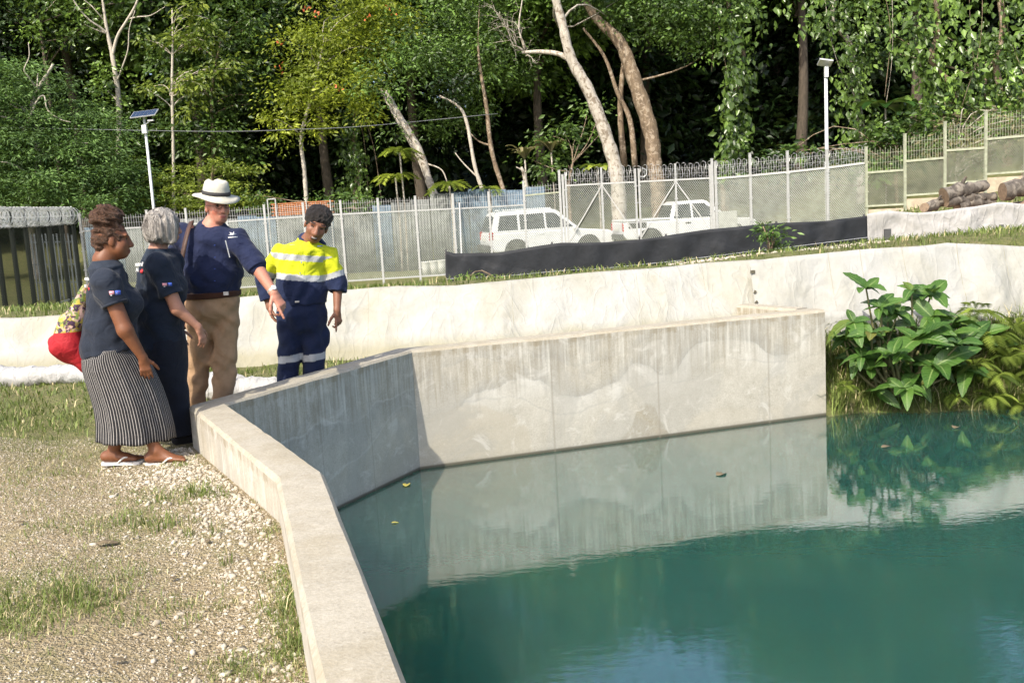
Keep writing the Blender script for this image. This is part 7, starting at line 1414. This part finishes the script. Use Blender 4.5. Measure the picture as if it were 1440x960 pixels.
    for rad, z, dip in ((.088, .0, 0), (.105, -.006, 0), (.14, -.014, .012), (.168, -.020, .026), (.172, -.016, .026), (.14, -.008, .012), (.102, .004, 0), (.099, .02, 0), (.094, .06, 0), (.084, .098, 0), (.066, .112, 0), (.04, .106, 0), (.012, .098, 0)):
        el_ = 1.12 if rad > .05 else 1.3
        rows.append(np.stack([rad * np.cos(a), rad * el_ * np.sin(a), z - dip * np.sin(a) ** 2 * (np.sin(a) > 0) * .8 + dip * .35 * np.abs(np.cos(a)) + .0025 * np.sin(5 * a) - (.014 * np.exp(-(np.cos(a) / .3) ** 2) if .03 < rad < .08 and z > .09 else 0)], 1))
    V = np.concatenate(rows) @ ax_.T + hatc; F = [(i * n + j, i * n + (j + 1) % n, (i + 1) * n + (j + 1) % n, (i + 1) * n + j) for i in range(len(rows) - 1) for j in range(n)] + [tuple((len(rows) - 1) * n + j for j in range(n))]
    mb.add(V - W.base, F); ht = mb.build('hat', simple('hat_canvas', (.50, .48, .40), .9, 0, .1, 25, .3), W.t, smooth=True)
    mb = MB(); mb.lathe([(.1035, .006), (.1025, .034)], 40, hatc - W.base, ax_ @ np.diag([1, 1.12, 1]), caps=False); o = mb.build('hat_band', simple('hat_band_dark', (.035, .033, .035), .8), ht, smooth=True); s = o.modifiers.new('s', 'SOLIDIFY'); s.thickness = .004
    return pt
mpt = man_hat()
# his shoulder bag strap and satchel (its own thing)
def satchel():
    pt = mpt; b0 = pt(248, 440, .12); t = thing('shoulder_satchel', b0, 'brown leather strap over the hat wearer\'s shoulder with its satchel', 'bag'); M_L = simple('strap_leather', (.075, .038, .025), .6, 0, .2, 25, .3)
    q = poly_path([pt(246, 425, .06), pt(252, 388, -.17), pt(257, 360, -.20), pt(262, 335, -.165), pt(267, 318, -.075), pt(270, 312, .02), pt(266, 330, .14), pt(256, 390, .17)], 6) - b0; mb = MB(); V = []; sd_ = np.array([.9, -.2, .25]); sd_ = nrm(sd_)
    V = np.concatenate([q - sd_ * .02, q + sd_ * .02]); n = len(q); F = np.array([(i, i + 1, n + i + 1, n + i) for i in range(n - 1)]); o = obj('strap', mesh_np('strap', V, F, [M_L], True), t); s = o.modifiers.new('s', 'SOLIDIFY'); s.thickness = .006
    mb = MB(); mb.box((0, .06, -.02), (.10, .30, .22), np.array(Matrix.Rotation(.3, 3, 'Z'))); mb.build('pouch', M_L, t, bevel=.02)
satchel()

# =================================================================== man in the high visibility shirt
def man_hivis():
    Y = 8.4; pt = lambda x, y, d=0.0: at(x, y, Y + d)
    b0 = pt(425, 590); b0[2] = float(ground_z(b0[0], b0[1])); W = P('person', 'laughing man in yellow and navy high visibility shirt looking down', b0, (.16, -.98)); f, r, u = W.f, W.r, W.u; l = -r
    SK = np.array([.24, .105, .06]); YL = np.array([.60, .63, .02]); NV = np.array([.014, .022, .06]); GR = np.array([.42, .43, .44])
    sh_r, sh_l = pt(394, 353, .02), pt(461, 357, .0); el = pt(475, 398, .0); wr = pt(474, 437, -.10); neck = pt(434, 335, -.03); hc = pt(445, 318, -.10); hf = nrm(np.array([.16, -.92, -.30])); hu = nrm(u * .93 + np.array([.36, 0, 0]) - hf * ((u * .93 + np.array([.36, 0, 0])) @ hf))
    B = Sdf(.0058); h = head(B, hc, hf, hu, 1.17, 1.25, 1.25); B.cone(neck - u * .02 + f * -.02, hc - hf * .02 - hu * .05, .064, .058, .02); B.cone(neck - u * .05 - f * .03, (sh_r + sh_l) / 2 - u * .04, .07, .09, .05); B.cone(sh_r - u * .03, sh_l - u * .03, .07, .07, .05)
    B.cone(sh_l - u * .02, el, .056, .046, .03); B.cone(el, wr, .046, .029, .02); hand(B, wr, nrm(pt(478, 466, -.12) - wr), nrm(np.array([.75, -.6, .1])), nrm(np.array([-.5, -.8, 0])), 1.08, (.06, .75, .85, .9), .5, .06)
    el2 = pt(371, 392, .08); wr2 = pt(379, 432, .02); B.cone(sh_r - u * .02, el2, .056, .046, .03); B.cone(el2, wr2, .046, .029, .02); hand(B, wr2, nrm(pt(386, 455, 0) - wr2), r, f, 1.05, (.4, .5, .5, .5))
    ch, be, hp = pt(427, 365), pt(426, 405), pt(424, 440); B.cone(ch, be, .14, .145, .05, side=r, fa=.65, fb=.75); B.cone(be, hp, .15, .15, .05, side=r, fa=.75, fb=.75)
    legs = []
    for (kx, ky, ax_, ay_, dd, sg) in ((407, 502, 400, 575, .0, 1), (441, 500, 440, 575, .03, -1)): kn = pt(kx, ky, dd); an = pt(ax_, ay_, dd); B.cone(hp + r * .09 * sg, kn, .09, .062, .04); B.cone(kn, an, .06, .038, .03); legs.append((kn, an, sg)); B.cone(an - u * .03, an - u * .05 + f * .15, .035, .03, .02)
    VF = B.mesh(); V = VF[0]; col = np.tile(SK, (len(V), 1)); near = lambda p, rad: np.linalg.norm((V - p) / np.asarray(rad), axis=1) < 1; rr_ = np.cross(hf, hu)
    def boxn(p, a_, b_): q = V - p; return (np.abs(q @ rr_) < a_) & (np.abs(q @ hu) < b_) & ((q @ hf) > -.02)
    for sg in (-1, 1): col[boxn(h(sg * .034, .08, .014), .013, .0055)] = (.012, .008, .006); col[boxn(h(sg * .036, .082, .043), .02, .005)] = (.015, .008, .006)
    col[boxn(h(0, .09, -.066), .029, .015)] = (.12, .035, .028); col[boxn(h(0, .09, -.064), .023, .009)] = (.03, .008, .007); col[boxn(h(0, .09, -.060), .020, .0052)] = (.50, .47, .43); W.add('body', VF, M_SKIN, col)
    H = Sdf(.006); ax = np.stack([rr_, hf, hu]); H.ball(h(0, -.026, .05), (.111, .123, .104), ax, .01, [(h(0, .07, .058), nrm(hf * 1.0 - hu * .45)), (h(0, -.02, -.04), nrm(-hu + hf * .8))]); H.ball(h(0, -.02, .082), (.106, .106, .078), ax, .03, [(h(0, .07, .058), nrm(hf * 1.0 - hu * .45))]); g = np.random.default_rng(5); K = [(g.normal(size=3) * 110, g.random() * 6.28) for _ in range(12)]; W.add('hair', H.mesh(lambda Q: sum(np.sin(Q @ kv + ph) for kv, ph in K) * .0016, 0), H_BLACK, (.01, .01, .01))
    S = Sdf(.0065); hem = [(pt(424, 426), -u)]; S.cone(pt(427, 362), pt(425, 400), .205, .212, .06, hem, r, .68, .80); S.cone(pt(425, 398), pt(424, 430), .212, .205, .05, hem, r, .80, .84); S.cone(sh_r - u * .035, sh_l - u * .035, .08, .08, .06); S.cone(neck - u * .11 - f * .015, neck - u * .012 - f * .025, .15, .08, .06, [(neck - u * .010, u + f * .5)])
    S.cone(sh_l - u * .025, el, .083, .074, .035); cL = el + (wr - el) * .32; S.cone(el, wr, .074, .066, .02, [(cL, wr - el)]); S.cone(sh_r - u * .025, el2, .083, .074, .035); cR = el2 + (wr2 - el2) * .75; S.cone(el2, wr2, .07, .06, .02, [(cR, wr2 - el2)])
    VF = S.mesh(folds(.007, 35, 1.7, .9), 1); V = VF[0]; col = np.tile(YL, (len(V), 1))
    # bands follow the tilted torso: height above the belt along the body axis, sleeves along the arm
    def seg_t(a, b): d = b - a; L = np.linalg.norm(d); return np.clip(((V - a) @ d) / L ** 2, -.3, 1.4), np.linalg.norm(V - (a + np.clip(((V - a) @ d) / L ** 2, 0, 1)[:, None] * d), axis=1)
    z1 = pt(424, 362, -.14)[2]; z2 = pt(424, 390, -.14)[2]; tl = V[:, 2] + (V[:, 0] - pt(424, 380)[0]) * .13
    tor = tl; hb_ = .026; col[tor < z2 + .01] = NV; col[np.abs(tor - z2) < hb_] = GR; col[np.abs(tor - z1) < hb_] = GR
    dT = np.linalg.norm((V - pt(426, 385)) * np.array([1, 1, 0]), axis=1)
    for a, e, w_, sg in ((sh_l, el, wr, 1), (sh_r, el2, wr2, -1)):
        t1, d1 = seg_t(a, e); t2, d2 = seg_t(e, w_); side = ((V - pt(426, 385)) @ r) * -sg; arm = (side > .18) & (np.minimum(d1, d2) < .105) & ((t1 > .15) | (d2 < .1)); cc = np.tile(YL, (len(V), 1)); cc[t1 > .62] = GR; cc[t1 > .80] = NV; cc[d2 < d1 - .0] = np.where((t1[d2 < d1] > .80)[:, None], NV, cc[d2 < d1]); col[arm] = cc[arm]
    fq = (V - pt(426, 380)) @ f > .05; lx = (V - pt(426, 380)) @ l
    for x, y in ((407, 350), (446, 353)):
        c = pt(x, y, -.15); dx = np.abs((V - c) @ l); dz = V[:, 2] - c[2]; ln_ = fq & (((dx < .056) & (np.abs(dz + .012 - .012 * (dx / .05)) < .0045)) | ((np.abs(dx - .055) < .004) & (dz < .0) & (dz > -.10))); col[ln_ & (col[:, 0] > .5)] = (.36, .42, .01)
    pl = fq & (np.abs(np.abs(lx + .0) - .018) < .0035) & (col[:, 0] > .5); col[pl] = (.42, .49, .012)
    W.add('hi_vis_shirt', VF, M_FAB, col)
    C = Sdf(.006); C.cone(neck - u * .055 - f * .03, neck + u * .016 - f * .032, .142, .086, .01, [(neck + u * .012, u + f * .40), (neck + f * .045, f - u * .25)]); W.add('collar', C.mesh(), M_FAB, NV * 1.3)
    for x, y, d in ((424, 352, -.155), (424, 369, -.17), (422, 384, -.178)): mb = MB(); mb.lathe([(.006, 0), (.006, .004)], 8, pt(x, y, d) - W.base, np.array(Matrix.Rotation(R(90), 3, 'X'))); mb.build('button', M_PRB, W.t)
    decal(pt(450, 346, -.172), f, l, u, [([(-.022, -.003), (.022, -.003), (.022, .003), (-.022, .003)], M_PRB)], W.t, W.base, .002, 'emblem'); decal(pt(411, 344, -.172), f, l, u, [([(-.02, -.003), (.02, -.003), (.02, .002), (-.02, .002)], M_PRB)], W.t, W.base, .002, 'emblem')
    T = Sdf(.008); top = [(pt(424, 422), u)]; T.cone(pt(424, 418), pt(424, 442), .20, .205, .05, top, r, .80, .82)
    for kn, an, sg in legs: a_ = an - u * .04; T.cone(hp + r * .085 * sg - u * .02, kn, .125, .098, .03); T.cone(kn, a_ - u * .02, .098, .092, .03, [(a_, -u)])
    T.ball(legs[1][0] + u * .17 + l * .10, (.05, .07, .09), None, .03); VF = T.mesh(folds(.0085, 36, 1.7, 1.5), 1); V = VF[0]; col = np.tile(NV * .9, (len(V), 1))
    for kn, an, sg in legs:
        m_ = ((V - pt(424, 480)) @ r) * sg > -.005; zz = kn[2] - .005 + (V[:, 0] - kn[0]) * .08; col[m_ & (np.abs(V[:, 2] - zz) < .030)] = GR
    W.add('work_trousers', VF, M_FABT, col); mb = MB(); mb.box(pt(418, 424, -.17) - W.base, (.035, .02, .014)); mb.build('buckle', M_RIM, W.t)
    for kn, an, sg in legs: C = Sdf(.008); C.cone(an - u * .05 - f * .04, an - u * .06 + f * .19, .05, .046, .02, [(an - u * .105, -u)]); W.add('boot', C.mesh(), M_FAB, (.03, .02, .015))
man_hivis()
